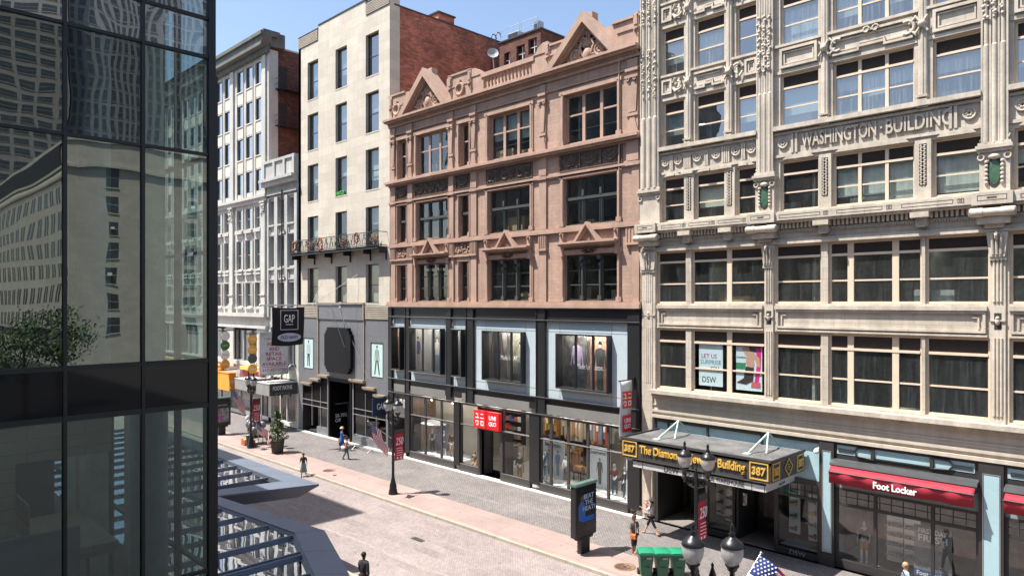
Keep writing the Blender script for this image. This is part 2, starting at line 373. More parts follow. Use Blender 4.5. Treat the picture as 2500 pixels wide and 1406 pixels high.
lo = [[(-20.17, -18.5, []), (-18.2, -14.49, [-16.27])], [(-14.04, -12.0, []), (-11.72, -8.2, [-10.86, -9.16]), (-8.08, -5.98, [])],
      [(-5.4, -3.3, []), (-3.0, .5, [-2.2, -.5]), (.65, 2.4, [])]]
rowsU = [(18.65, 20.95), (22.25, 24.55), (25.85, 28.15), (29.45, 31.6)]
R2 = (14.98, 17.15); R1 = (10.93, 13.5); R0 = (6.70, 9.68)
holes = []
for bi, ws in up.items():
    for x0, x1, n in ws:
        for z0, z1 in rowsU+[R2]: holes.append((x0, x1, z0, z1))
for ws in lo:
    for x0, x1, dv in ws:
        for z0, z1 in (R1, R0): holes.append((x0, x1, z0, z1))
w = MB(); w.wall(WX0, WX1, 5.2, 34, 0, holes, .34)
w.build('wall', M_terra, wb); w = MB(); w.box(WX0, WX0+.3, FY+.002, FY+24, 0, 34); w.cut(); w.box(WX1-.3, WX1, FY+.002, FY+24, 0, 34); w.cut(); w.box(WX0, WX1, FY+24, FY+24.3, 0, 34); w.cut(); w.box(WX0+.3, WX1-.3, FY+.36, FY+24, 33.4, 33.7)
w.build_each('side_wall', M_terra, wb)
rooms(wb, WX0+.3, WX1-.2, [5.4, 10.1, 14.2, 18.0, 21.7, 25.3, 28.9, 32.5], 5, .36)
for x, z in ((-15.2, 13.3), (-8.4, 13.25), (-7.0, 13.25), (-10.2, 13.3), (-19.0, 19.9), (-4, 13.3)):
    b = MB(); b.box(x-.6, x+.6, FY+1.6, FY+1.72, z, z+.05); b.build('ceiling_light', emit('office tube', (1, .96, .86), 5), wb)
rnd.seed(11)
for bi, ws in up.items():
    for x0, x1, n in ws:
        for zi, (z0, z1) in enumerate(rowsU+[R2]):
            bl = None; c = rnd.random()
            if c < .7: bl = (M_curt if c < .3 else M_blind, .35+.5*rnd.random())
            window(wb, x0, x1, z0, z1, -.16, M_cream, n, .26, (.5,), .075, (G_skyd if rnd.random() < .6 else G_sky) if z0 > 18 else G_dirty, M_mesh, bl, mull=.13)
for ws in lo:
    for x0, x1, dv in ws:
        for z0, z1 in (R1, R0):
            window(wb, x0, x1, z0, z1, -.14, M_cream, 1, .21, (.47,), .085, G_clear if (x0 == -18.2 and z0 == R0[0]) else G_dirty, M_mesh, None, div=dv, mull=.24)
# piers with bundled reeds
for i, (a, c) in enumerate(piers):
    p = MB(); w_ = c-a
    p.fb(a, c, 16.4, 33.2, 0, .14); k = 3
    for j in range(k):
        x = a+w_*(j+.5)/k; r = w_/k*.33
        p.cyl((x, FY-.15, 16.7), (x, FY-.15, 33), r, 8)
        p.cyl((x, FY-.17, 16.7), (x, FY-.17, 20.2), r*1.25, 8)
        p.ball((x, FY-.17, 20.2), r*1.25, 8, 4)
    for j in range(k+1):
        x = a+w_*j/k; p.fb(x-.03, x+.03, 16.7, 33, .14, .22)
    p.build('pier', M_terra2, wb)
    g = MB()
    for j in range(k):
        x = a+w_*(j+.5)/k
        for n_ in range(26):
            z = 21.3+n_*.28
            if n_ == 11: g.cut()
            if n_ in (0, 13): g.cyl((x, FY-.22, z-.1), (x, FY-.22, z+2.4), .06, 6)
            if (n_ % 13) < 9:
                for _ in range(3): g.ball((x+rnd.uniform(-.075, .075), FY-.25-.04*rnd.random(), z+rnd.uniform(-.12, .12)), .03+.035*rnd.random(), 6, 4, 1.2, .8, 1.2)
        g.cut()
    g.build_each('pier_garland', M_terra2, wb)
    # base block with oval cartouche
    p = MB(); a2, c2 = a-.08, c+.08; cx = (a+c)/2
    p.fb(a2, c2, 14.9, 16.4, 0, .2); p.fb(a2-.06, c2+.06, 16.38, 16.5, 0, .28); p.fb(a2-.1, c2+.1, 16.5, 16.62, 0, .36); p.fb(a2-.04, c2+.04, 16.62, 16.74, 0, .26)
    p.relief(a2, c2, 16.7, 16.95, .2, i, k=14, sz=.07)
    for s_ in (-1, 1): p.torus((cx+s_*(w_/2+.02), FY-.24, 16.2), .1, .035, 10, 5)
    p.build('pier_capital', M_terra2, wb)
    if i in (1, 2):
        p = MB(); n = 20
        for s_, m_, o_ in ((1.45, 1, .205), (1, 0, .22)):
            ring = [(cx+.175*s_*math.cos(2*math.pi*j/n), FY-o_, 15.66+.46*s_*(.88 if s_ > 1 else 1)*math.sin(2*math.pi*j/n)) for j in range(n)]
            p.add(ring+[(cx, FY-o_-.015, 15.66)], [(j, (j+1) % n, n) for j in range(n)], m_)
        for s_ in (-1, 1):
            for j in range(6): p.ball((cx+s_*.24, FY-.23, 15.28+j*.15), .072, 6, 4, m=2)
        p.ball((cx, FY-.25, 16.2), .13, 8, 5, 1.5, .8, .8, m=2)
        p.build('oval_medallion', [M_green, mat('dark backing', (.03, .028, .025), .7), M_terra2], wb)  # dark backing round the green oval
# slim reeded mullions between the upper windows
for bi, ws in up.items():
    for (a0, a1, _), (b0, b1, _) in zip(ws, ws[1:]):
        x0, x1 = a1+.02, b0-.02; p = MB(); m_ = (x0+x1)/2
        for j in (-1, 1): p.cyl((m_+j*.08, FY-.06, 18.7), (m_+j*.08, FY-.06, 33), .085, 8)
        p.cyl((m_, FY-.11, 18.7), (m_, FY-.11, 33), .07, 8)
        p.fb(m_-.2, m_+.2, 18.42, 18.6, 0, .2); p.fb(m_-.17, m_+.17, 18.6, 18.72, 0, .26); p.fb(m_-.2, m_+.2, 18.8, 18.88, 0, .28)
        for z in (21.6, 25.2, 28.8):
            for s_ in (-1, 1):
                p.tube([(m_-s_*.2, FY-.2, z-.3), (m_+s_*.2, FY-.2, z+.3)], .05, 6)
            p.ball((m_, FY-.22, z), .15, 8, 5)
        p.build('mullion', M_terra2, wb)
        p = MB(); p.fb(x0+.02, x1-.02, 14.95, 17.2, 0, .06); p.build('carved_mullion', M_terra2, wb)
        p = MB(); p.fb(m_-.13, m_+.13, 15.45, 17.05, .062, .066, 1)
        for j in range(22):
            z = 15.5+j*.07
            for s_ in (-1, 1): p.ball((m_+s_*(.05+.02*(j % 2)), FY-.08, z), .045, 5, 3, 1.2, .6, .8)
        p.build('leaf_strip', [M_terra2, mat('dark backing', (.03, .028, .025), .7)], wb)
# spandrel panels with strapwork
for za in (21.05, 24.65, 28.25):
    z0, z1 = za+.02, za+1.1
    for bi, ws in up.items():
        p = MB(); b0, b1 = bays[bi]
        p.fb(b0+.05, b1-.05, z1-.02, z1+.09, 0, .13); p.fb(b0+.05, b1-.05, z0-.1, z0+.02, 0, .05)
        for k_, (x0, x1, n) in enumerate(ws):
            X0, X1 = x0+.02, x1-.02; wd = X1-X0
            if bi == 0 and k_ in (0, 2):
                q0, q1 = (X0, X0+.58) if k_ == 0 else (X1-.58, X1); s_ = 1 if k_ == 0 else -1
                p.ring(q0, q1, z0+.2, z1-.15, .1, 0, .12); p.ring(q0+.14, q1-.14, z0+.34, z1-.29, .05, 0, .06)
                c_ = (q1+.28 if s_ > 0 else q0-.28); zc = (z0+z1)/2+.03
                p.torus((c_+.05*s_, FY-.09, zc), .27, .075, 12, 6, 'y', 20 if s_ < 0 else 200, 170 if s_ < 0 else 340)
                p.torus((c_+.05*s_, FY-.09, zc), .16, .06, 10, 6, 'y', 90 if s_ < 0 else -90, 270 if s_ < 0 else 90)
                p.fb(c_-.03+.12*s_, c_+.06+.12*s_, z0+.2, z1-.2, 0, .13)
                for t_ in (-1, 1): p.tube([(c_-.2*s_, FY-.1, zc+t_*.12), (c_-.05*s_, FY-.14, zc+t_*.34)], .06, 6)
            elif (bi == 0 and k_ == 1) or n == 3:
                st = wd*.32
                for o_, i_, ww in ((.13, 0, .09), (.07, .17, .05)):
                    p.fb(X0+i_, X1-i_, z1-.16-i_-ww, z1-.16-i_, 0, o_)
                    p.fb(X0+i_, X0+st+i_*.3, z0+.12+i_*.9, z0+.12+ww+i_*.9, 0, o_)
                    p.fb(X0+st+i_*.3, X0+st+ww+i_*.3, z0+.12+i_*.9, z0+.26+ww+i_*.9, 0, o_-.002)
                    p.fb(X0+st+i_*.3, X1-st-i_*.3, z0+.26+i_*.9, z0+.26+ww+i_*.9, 0, o_-.004)
                    p.fb(X1-st-ww-i_*.3, X1-st-i_*.3, z0+.12+i_*.9, z0+.26+ww+i_*.9, 0, o_-.002)
                    p.fb(X1-st-i_*.3, X1-i_, z0+.12+i_*.9, z0+.12+ww+i_*.9, 0, o_)
                if n == 3:
                    for s_ in (-1, 1):
                        c_ = (X0 if s_ < 0 else X1)-s_*.2; zc = (z0+z1)/2
                        p.torus((c_, FY-.1, zc), .25, .075, 12, 6, 'y', 60, 300) if s_ < 0 else p.torus((c_, FY-.1, zc), .25, .075, 12, 6, 'y', -120, 120)
                        for t_ in (-1, 1): p.tube([(c_+.08*s_, FY-.1, zc+t_*.1), (c_+.34*s_, FY-.13, zc+t_*.36)], .06, 6)
                    cx = (X0+X1)/2
                    for s_ in (-1, 1): p.torus((cx+s_*.17, FY-.12, z1-.2), .11, .045, 10, 5, 'y', 0, 300)
            else:
                p.ring(X0, X1, z0+.12, z1-.1, .11, 0, .13); p.ring(X0+.16, X1-.16, z0+.28, z1-.26, .05, 0, .07)
        p.build('spandrel_panel', M_terra2, wb)
# name band and rosette frieze
p = MB()
for bi, (b0, b1) in enumerate(bays):
    p.fb(b0+.02, b1-.02, 18.47, 18.66, 0, .3); p.fb(b0+.02, b1-.02, 18.3, 18.4, 0, .1); p.fb(b0+.02, b1-.02, 17.32, 17.44, 0, .09)
    def ros(x, z=17.93):
        p.torus((x, FY-.05, z), .2, .04, 16, 6); p.torus((x, FY-.04, z), .14, .03, 14, 5)
        for k in range(6): p.ball((x+.08*math.cos(k*1.047), FY-.05, z+.08*math.sin(k*1.047)), .05, 6, 4)
    if bi == 0:
        xs = [-19.63, -18.9, -17.85, -16.85, -15.85, -15.1]
        for x in xs: ros(x)
        for (u, v), n_ in zip(zip(xs, xs[1:]), (2, 4, 2, 4, 2)):
            m_ = (u+v)/2
            for j in range(n_):
                x = m_+(j-(n_-1)/2)*.105
                p.fprism([(x-.035, 17.46), (x+.035, 17.46), (x+.035, 18.25-.02*j), (x-.035, 18.25-.02*j)], 0, .1)
            p.fb(m_-.06*n_-.08, m_+.06*n_+.08, 17.2, 17.31, 0, .15)
    else:
        ros(b0+.42); ros(b1-.42)
        for x in (b0+.85, b0+1.02, b1-.85, b1-1.02): p.fb(x-.05, x+.05, 17.45, 18.28, 0, .12)
    for x0, x1, n in up[bi]: p.fprism([(x0+.15, 17.2), (x1-.15, 17.2), (x1-.3, 17.34), (x0+.3, 17.34)], 0, .1)
p.build('frieze', M_terra2, wb)
text('WASHINGTON', 'raised_lettering', M_terra2, wb, (-11.3, FY-.05, 17.92), 3.0, .6, bold=.016, ext=.06)
text('BUILDING', 'raised_lettering', M_terra2, wb, (-8.3, FY-.05, 17.92), 2.3, .6, bold=.016, ext=.06)
b = MB(); b.fb(-9.66, -9.58, 17.88, 17.96, .0, .1); b.build('raised_lettering', M_terra2, wb)
# belt cornice
p = MB(); x0, x1 = WX0+.02, WX1
p.fb(x0, x1, 14.84, 14.92, 0, .36); p.fb(x0, x1, 14.52, 14.84, 0, .52); p.fb(x0, x1, 14.42, 14.52, 0, .42)
p.fb(x0, x1, 14.08, 14.14, 0, .1); p.fb(x0, x1, 13.62, 13.72, 0, .12); p.fb(x0, x1, 13.52, 13.62, 0, .16)
p.build('belt_cornice', M_terra, wb)
p = MB(); x = x0+.1
while x < x1: p.fb(x, x+.085, 14.18, 14.42, 0, .24); x += .17
x = x0+.05
while x < x1: p.fb(x, x+.05, 14.02, 14.07, .0, .13); x += .09
p.build('dentil_course', M_terra2, wb)
p = MB()
for bi, ws in up.items():
    for (a0, a1, _), (b0, b1, _) in zip(ws, ws[1:]):
        m_ = (a1+b0)/2; p.fb(m_-.32, m_+.32, 14.2, 14.4, .2, .56); p.fb(m_-.2, m_+.2, 13.9, 14.2, 0, .3); p.fb(m_-.14, m_+.14, 13.86, 13.9, 0, .36); p.cut()
for a, c in piers:
    m_ = (a+c)/2; h = .62
    p.fb(m_-h, m_+h, 14.46, 14.9, .3, .62)
    for d0, d1, r in ((-.66, -.28, .17), (-.28, .28, .15), (.28, .66, .17)): p.cyl((m_+d0, FY-.52, 14.2), (m_+d1, FY-.52, 14.2), r, 10)
    for s_ in (-1, 1): p.torus((m_+s_*.66, FY-.52, 14.2), .12, .05, 10, 5, 'x')
    p.fb(m_-.5, m_+.5, 13.8, 14.04, 0, .45); p.fb(m_-.3, m_+.3, 13.64, 13.8, 0, .26); p.cut()
p.build_each('scroll_bracket', M_terra2, wb)
p = MB(); dm = 1
def key(x, z, w_, h_):                                     # incised fret lines in dark glaze
    p.ring(x-w_/2, x+w_/2, z-h_/2, z+h_/2, .022, .52, .524)
x = x0+.2
for (a, c) in bays:
    t_ = (c-a-.6)/3
    for j in range(3): key(a+.3+t_*(j+.42), 14.68, t_*.72, .15); key(a+.3+t_*(j+.42)+t_*.46, 14.68, .2, .17); key(a+.3+t_*(j+.42)+t_*.46, 14.68, .09, .08)
for a, c in piers: p.ring((a+c)/2-.45, (a+c)/2+.45, 14.6, 14.8, .022, .62, .624); p.fb((a+c)/2-.15, (a+c)/2+.15, 14.67, 14.73, .62, .624)
p.build('fret_line', mat('dark glaze', (.05, .045, .04), .6), wb)
# lower storeys: slim piers, panels, sill fascia
for a, c in ((-21.0, -20.2), (-14.47, -14.07), (-5.96, -5.5), (2.42, 2.6)):
    p = MB(); m_ = (a+c)/2
    p.fb(a, c, 6.3, 13.6, 0, .07)
    for z0, z1 in ((6.9, 9.7), (11.0, 12.5)):
        for j in (-1, 0, 1): p.cyl((m_+j*.11, FY-.08, z0), (m_+j*.11, FY-.08, z1), .045, 8)
    p.fb(a-.04, c+.04, 12.5, 12.62, 0, .16)
    p.fprism([(a, 12.62), (c, 12.62), (c+.1, 13.5), (a-.1, 13.5)], 0, .2)
    for j in (-1, 0, 1): p.cyl((m_+j*.12, FY-.2, 12.7), (m_+j*.14, FY-.28, 13.4), .05, 8)
    p.torus((m_, FY-.3, 13.36), .1, .06, 10, 5, 'x')
    p.fb(a, c, 10.3, 10.36, .07, .12)
    p.build('slim_pier', M_terra2, wb)
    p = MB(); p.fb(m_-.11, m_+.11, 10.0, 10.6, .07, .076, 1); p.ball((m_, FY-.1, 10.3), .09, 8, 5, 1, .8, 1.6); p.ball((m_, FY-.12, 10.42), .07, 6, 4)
    p.build('mask_ornament', [M_terra2, mat('dark backing', (.03, .028, .025), .7)], wb)
p = MB()
for a, c in ((-20.1, -14.55), (-13.98, -6.05), (-5.4, 2.4)):
    p.fb(a, c, 10.68, 10.84, 0, .16); p.ring(a+.05, c-.05, 9.86, 10.66, .09, 0, .1); p.fb(a, c, 9.72, 9.8, 0, .07)
    for s_, x in ((1, a+.28), (-1, c-.28)): p.fb(x-.03, x+.03, 10.0, 10.44, 0, .06); p.fb(min(x, x+s_*.2), max(x, x+s_*.2), 10.4, 10.47, 0, .06)
    p.cut()
p.build_each('panel_frame', M_terra2, wb)
p = MB()
p.fb(WX0+.7, WX1, 6.44, 6.62, 0, .42); p.fb(WX0+.75, WX1, 6.3, 6.44, 0, .26)
p.build('sill_course', M_terra2, wb)
p = MB(); p.fb(WX0+.7, WX1, 5.4, 6.3, 0, .012); p.fb(WX0+.7, WX1, 5.82, 5.88, .012, .06); p.fb(WX0+.7, WX1, 5.5, 5.62, 0, .1); p.fb(WX0+.7, WX1, 5.22, 5.36, 0, .14)
for x in (-17.4, -14.3, -10, -7.2, -3): p.fb(x-.012, x+.012, 5.36, 6.25, .012, .0155)
p.build('fascia_moulding', mat('cream fascia', (.525, .465, .38), .6, .08, .4, streak=.14), wb)
p = MB(); p.fb(WX0+.02, WX0+.76, 0, 5.2, -.2, .0); p.fb(WX0+.1, WX0+.7, .3, 13.4, .0, .1); p.build('corner_pier', M_terra, wb)

# ----- ground floor shopfronts of the terracotta building
M_blue = mat('pale blue panel', (.34, .50, .54), .25, .06, 1)
M_dframe = mat('charcoal frame', (.035, .033, .033), .45, .1)
M_shopw = mat('shop wall', (.42, .40, .37), .85, .08)
p = MB()
p.fb(-20.3, -11.4, 5.02, 5.22, -.12, 0); p.fb(-20.3, -12.0, 3.2, 3.4, -.12, .0)
for x in (-20.3, -19.55, -17.4, -14.7): p.fb(x, x+.09, 3.4, 5.02, -.12, -.02)
p.build('shopfront_frame', M_dframe, wb)
b = MB(); b.fb(-20.25, -12.05, 3.38, 5.05, -.14, -.1); b.build('blue_glass_band', mat('pale blue glass band', (.36, .52, .56), .12, .1, 2), wb)
for x0, x1 in ((-12.05, -11.45), (-6.32, -5.55), (1.6, 2.4)):
    p = MB(); p.fb(x0, x1, 0, 5.2, -.2, .1); p.fb(x0-.02, x1+.02, 0, .5, .0, .14); p.build('shop_pillar', M_dframe, wb)
    p = MB(); p.fb(x0+.17, x1-.13, .6, 4.75, .1, .112); p.build('pillar_panel', M_blue, wb)
    p = MB(); p.ring(x0+.13, x1-.09, .56, 4.79, .025, .1, .125); p.build('pillar_trim', M_steel, wb)
p = MB(); p.fb(-11.45, -6.32, 4.2, 5.2, -.2, -.02); p.cut(); p.fb(-5.55, 1.6, 4.2, 5.2, -.2, -.02); p.build_each('sign_board', M_dframe, wb)
for a, c in ((-11.4, -6.4), (-5.5, 1.5)):
    p = MB(); L = c-a
    p.fb(a+.05, c-.05, 4.72, 5.08, -.02, .0); p.build('sign_panel', M_blue, wb)
    p = MB()
    for u0, u1 in ((.02, .14), (.86, .98)):
        for z in (4.82, 4.9): p.fb(a+L*u0, a+L*u1, z, z+.04, 0, .03)
    for s_ in (0, 1):
        f = lambda u: a+L*(u if not s_ else 1-u)
        pts = [(f(.145), 4.9), (f(.175), 4.72), (f(.28), 4.68), (f(.28), 5.08), (f(.175), 5.06)]
        for (x0, z0), (x1, z1) in zip(pts, pts[1:]+pts[:1]): p.tube([(x0, FY-.03, z0), (x1, FY-.03, z1)], .035, 5)
        p.fb(f(.29)-.06, f(.29)+.06, 4.66, 5.14, 0, .07)
    p.fb(a+L*.3, a+L*.7, 4.69, 4.74, 0, .03)
    p.build('sign_trim', M_dframe, wb)
# right shop glazing
def shop_glazing(a, c, z0, zt, z1, xs, grid=None, o=-.1):
    p = MB(); p.fb(a, c, 0, z0, o-.1, o+.05); p.fb(a, c, zt-.06, zt+.06, o-.06, o+.02); p.fb(a, c, z1-.1, z1, o-.06, o+.02)
    for x in [a+.05, *xs, c-.05]: p.fb(x-.06, x+.06, z0, z1-.1, o-.06, o+.03)
    if grid:
        n = int((c-a)/grid)
        for k in range(1, n): x = a+(c-a)*k/n; p.fb(x-.012, x+.012, zt+.06, z1-.1, o-.04, o)
        p.fb(a, c, (zt+z1)/2-.012, (zt+z1)/2+.012, o-.04, o)
    f = p.build('shop_window', M_dframe, wb)
    g = MB(); y = FY-o+.03; g.quad((a, y, z0), (c, y, z0), (c, y, z1), (a, y, z1)); g.build('pane', glass('street shop glass', (.85, .87, .85), .06, .004, .002, .8), f)
shop_glazing(-11.45, -6.32, .35, 2.62, 3.3, [-9.9, -7.85], .42); shop_glazing(-5.55, 1.6, .35, 2.62, 3.3, [-3.3, -.8], .42)
b = MB(); b.fb(-11.45, -6.32, 3.3, 4.2, -.16, -.1); b.cut(); b.fb(-5.55, 1.6, 3.3, 4.2, -.16, -.1); b.build_each('soffit_panel', mat('grey blue panel', (.2, .25, .26), .5), wb)
# shop interiors of the terracotta building
b = MB(); b.box(-20.9, 2.3, FY+5, FY+5.1, 0, 5.2); b.box(-20.9, 2.3, FY+.1, FY+5, -.02, .02, 1); b.box(-20.9, 2.3, FY+.16, FY+5, 3.95, 4.05, 0)
b.box(-11.9, -11.7, FY+.2, FY+5, 0, 4); b.box(-5.95, -5.75, FY+.2, FY+5, 0, 4)
b.build('shop_interior', [mat('shop back wall', (.24, .22, .2), .85, .2, 1.5), mat('shop floor', (.22, .2, .18), .5)], wb)
b = MB(); b.box(-20.25, -20.1, FY, FY+2.4, 0, 3.3); b.box(-17.5, -17.38, FY+.3, FY+2.4, 0, 3.3); b.box(-14.1, -13.98, FY+.1, FY+2.2, 0, 3.3); b.box(-16, -15.9, FY+.3, FY+2.2, 0, 3.3)
b.fb(-20.3, -12, 3.2, 3.25, -2.4, -.12); b.build('entrance_wall', M_dframe, wb)
# doors deep in the entrance
for x0, x1, Y in ((-19.6, -18.55, FY+2.3), (-18.5, -17.5, FY+2.3), (-15.85, -15.0, FY+2.1), (-14.95, -14.1, FY+2.1)):
    p = MB(); p.box(x0, x0+.08, Y, Y+.06, 0, 2.4); p.box(x1-.08, x1, Y, Y+.06, 0, 2.4); p.box(x0+.08, x1-.08, Y, Y+.06, 2.3, 2.4); p.box(x0+.08, x1-.08, Y, Y+.06, 0, .3)
    d = p.build('door', M_dframe, wb)
    g = MB(); g.quad((x0+.08, Y+.03, .3), (x1-.08, Y+.03, .3), (x1-.08, Y+.03, 2.3), (x0+.08, Y+.03, 2.3)); g.build('pane', glass('door glass', (.55, .58, .57), .14, .005), d)
    h = MB(); hx = x1-.14 if x0 in (-19.6, -15.85) else x0+.14; h.tube([(hx, Y-.02, .95), (hx, Y-.07, 1.0), (hx, Y-.07, 1.3), (hx, Y-.02, 1.35)], .015, 6); h.build('handle', M_steel, d)
b = MB(); b.box(-20.1, -17.5, FY+2.3, FY+2.36, 2.42, 3.2); b.box(-15.9, -14.1, FY+2.1, FY+2.16, 2.42, 3.2); b.build('door_transom', M_dframe, wb)
# display windows either side of the shoe shop door
for a, c in ((-17.35, -16.0), (-13.95, -12.1)):
    p = MB(); p.fb(a, c, 0, .3, -.3, 0); p.fb(a, a+.07, .3, 3.2, -.1, 0); p.fb(c-.07, c, .3, 3.2, -.1, 0); p.fb(a+.07, c-.07, 2.55, 2.65, -.1, 0)
    if a > -15:
        for k in range(1, 6): x = a+(c-a)*k/6; p.fb(x-.012, x+.012, 2.65, 3.2, -.06, -.02)
        p.fb(a+.07, c-.07, 2.9, 2.92, -.06, -.02)
    f = p.build('display_window', M_dframe, wb)
    g = MB(); g.quad((a+.07, FY+.05, .3), (c-.07, FY+.05, .3), (c-.07, FY+.05, 3.2), (a+.07, FY+.05, 3.2)); g.build('pane', G_shop, f)
    g = MB(); g.box(a, c, FY+.06, FY+1.4, .25, .3); g.build('display_floor', M_shopw, f)
# ---------------- brownstone building ----------------
M_brown = mat('painted brownstone', (.40, .265, .20), .75, .13, .5, streak=.13, brick=('z', .62, .2, .006, .74, .07))
M_brown2 = mat('carved brownstone', (.40, .265, .20), .72, .14, 1.1, streak=.13)
M_frieze = mat('dark carved panel', (.10, .072, .055), .7, .2, 5)  # darker tone for the carved frieze
M_bframe = mat('dark green black window frame', (.065, .07, .066), .4, .1)
bb = thing('brownstone_building', 'reddish brown facade building with two triangular gables and dark windows', 'building', (-32, 34, 0))
BX0, BX1 = -43.1, -21.08
cw = [(-42.1, -41.06, 1), (-39.9, -36.46, 3), (-35.32, -34.4, 1), (-32.55, -28.95, 3), (-26.3, -22.6, 3)]
rb = [(11.06, 13.62), (15.26, 17.9), (19.8, 22.6)]
holes = [(x0, x1, z0, z1) for x0, x1, n in cw for z0, z1 in rb]
w = MB(); w.wall(BX0, BX1, 10.75, 24.1, 0, holes, .42)
w.build('wall', M_brown, bb); w = MB(); w.box(BX0, BX0+.3, FY+.002, FY+12, 0, 24.2); w.cut(); w.box(BX1-.3, BX1, FY+.002, FY+12, 0, 24.0); w.cut(); w.box(BX0+.31, BX1-.31, FY+.5, FY+12, 23.7, 23.9); w.cut(); w.box(BX0, BX1, FY+12, FY+12.3, 0, 24.5)
w.build_each('side_wall', M_brown, bb)
rooms(bb, BX0+.3, BX1-.3, [10.7, 14.8, 19.2, 23.6], 5, .45)
rnd.seed(5)
for ri, (z0, z1) in enumerate(rb):
    for x0, x1, n in cw:
        M = M_brown2 if ri == 2 else M_bframe; o = -.24
        bl = (M_curt, .5) if (ri == 2 and x0 == -32.55) else None
        rails = (.62,) if ri == 2 else ((.56, .52) if ri == 1 else (.36, .68))
        f = window(bb, x0, x1, z0, z1, o, M, n, None, rails, .09 if ri < 2 else .12, G_win, None, bl, mull=.26 if ri < 2 else .2)
        d = MB()
        for k in range(1, n):
            x = x0+(x1-x0)*k/n; d.cut()
            if ri == 0:
                d.cyl((x, FY+.12, z0+.3), (x, FY+.12, z1-.65), .07, 8); d.fb(x-.12, x+.12, z0+.05, z0+.3, -.3, -.02); d.fb(x-.1, x+.1, z1-.65, z1-.5, -.3, -.04); d.fprism([(x-.1, z1-.3), (x+.1, z1-.3), (x+.13, z1-.08), (x-.13, z1-.08)], -.2, .02)
            elif ri == 1:
                for j in (-1, 1): d.fb(x+j*.06-.015, x+j*.06+.015, z0+.1, z1-.1, -.24, -.17)
                d.fb(x-.07, x+.07, z0+1.6, z0+1.95, -.2, -.12)
        if ri == 1: d.fb(x0+.05, x1-.05, z0+1.42, z0+1.58, -.3, -.14)
        d.cut()
        if ri == 2:                                         # thin steel sash inside the stone mullions
            for k in range(n):
                a, c = x0+(x1-x0)*k/n+.12, x0+(x1-x0)*(k+1)/n-.12; d.ring(a, c, z0+.12, z0+1.66, .035, -.36, -.32); d.fb(a, c, z0+.8, z0+.84, -.36, -.33); d.cut()
        d.build_each('window_trim', M_bframe, f)
        s = MB(); ex = .26 if n == 3 else .14                    # stone architrave and sill
        s.fb(x0-ex, x0-.02, z0-.02, z1+.02, 0, .07); s.fb(x1+.02, x1+ex, z0-.02, z1+.02, 0, .07); s.fb(x0-ex-.06, x1+ex+.06, z1+.02, z1+.26, 0, .1)
        s.fb(x0-ex+.1, x0-.05, z0-.02, z1+.1, .07, .1); s.fb(x1+.05, x1+ex-.1, z0-.02, z1+.1, .07, .1)
        s.fb(x0-ex-.04, x0+.02, z0-.04, z0+.22, 0, .13); s.fb(x1-.02, x1+ex+.04, z0-.04, z0+.22, 0, .13)
        s.build('architrave', M_brown2, bb)
pil = [(-42.85, -42.35), (-40.85, -40.3), (-36.35, -35.85), (-34.15, -33.6), (-28.15, -27.6), (-21.95, -21.2)]
for i, (a, c) in enumerate(pil):
    p = MB(); m_ = (a+c)/2; big = i in (0, 1, 2, 3)
    p.fb(a, c, 10.98, 14.1, 0, .1) if i != 5 else p.fb(a+.3, c, 10.98, 14.1, 0, .06)
    p.fb(a, c, 15.2, 18.1, 0, .1) if i != 5 else p.fb(a+.3, c, 15.2, 18.1, 0, .06)
    p.fb(a-.03, c+.03, 14.05, 14.85, 0, .14)
    for j in range(4): x = a+.06+(c-a-.12)*j/3; p.fb(x-.028, x+.028, 14.15, 14.8, .14, .18)
    p.fb(a-.06, c+.06, 13.95, 14.05, 0, .2); p.fb(a-.05, c+.05, 18.05, 18.25, 0, .17); p.fb(a, c, 18.3, 19.3, 0, .12)
    # top storey pilaster with volutes and tapering drop
    p.fb(a+.04, c-.04, 19.75, 23, 0, .08); p.fprism([(a+.04, 22.55), (c-.04, 22.55), (c-.14, 20.8), (a+.14, 20.8)], .08, .15)
    p.fb(a-.03, c+.03, 22.55, 22.68, 0, .24)
    for s_ in (-1, 1): p.torus((m_+s_*.2, FY-.2, 22.48), .075, .045, 10, 5)
    p.fb(a-.02, c+.02, 22.9, 23.05, 0, .22); p.fb(a+.02, c-.02, 20.6, 20.75, 0, .15); p.fprism([(a, 19.75), (c, 19.75), (m_+.15, 20.5), (m_-.15, 20.5)], 0, .14)
    p.fb(a+.05, c-.05, 23.1, 23.55, 0, .12)
    p.build('pilaster', M_brown2, bb)
p = MB()
p.fb(BX0-.1, BX1+.04, 10.86, 11.0, 0, .22); p.fb(BX0-.12, BX1+.05, 10.66, 10.86, 0, .3)
p.build('base_ledge', M_brown2, bb)
p = MB(); p.fb(BX0, BX1, 14.9, 15.06, 0, .2); p.fb(BX0, BX1, 15.06, 15.18, 0, .13)
p.build('sill_course', M_brown2, bb)
p = MB(); p.fb(BX0, BX1, 18.1, 18.22, 0, .16); p.fb(BX0, BX1, 18.02, 18.1, 0, .1)
p.fb(BX0-.12, BX1+.03, 19.5, 19.64, 0, .46); p.fb(BX0-.08, BX1, 19.4, 19.5, 0, .36); p.fb(BX0, BX1, 19.64, 19.76, 0, .2)
x = BX0
while x < BX1-.06: p.fb(x, x+.07, 19.28, 19.4, 0, .15); x += .13
p.build('storey_cornice', M_brown2, bb)
p = MB(); p.fb(BX0-.2, BX1+.03, 24.02, 24.16, 0, .58); p.fb(BX0-.14, BX1, 23.92, 24.02, 0, .46); p.fb(BX0-.05, BX1, 23.62, 23.78, 0, .14); p.fb(BX0, BX1, 23.02, 23.1, 0, .1)
x = BX0
while x < BX1-.06: p.fb(x, x+.07, 23.78, 23.92, 0, .24); x += .13
p.build('cornice', M_brown2, bb)
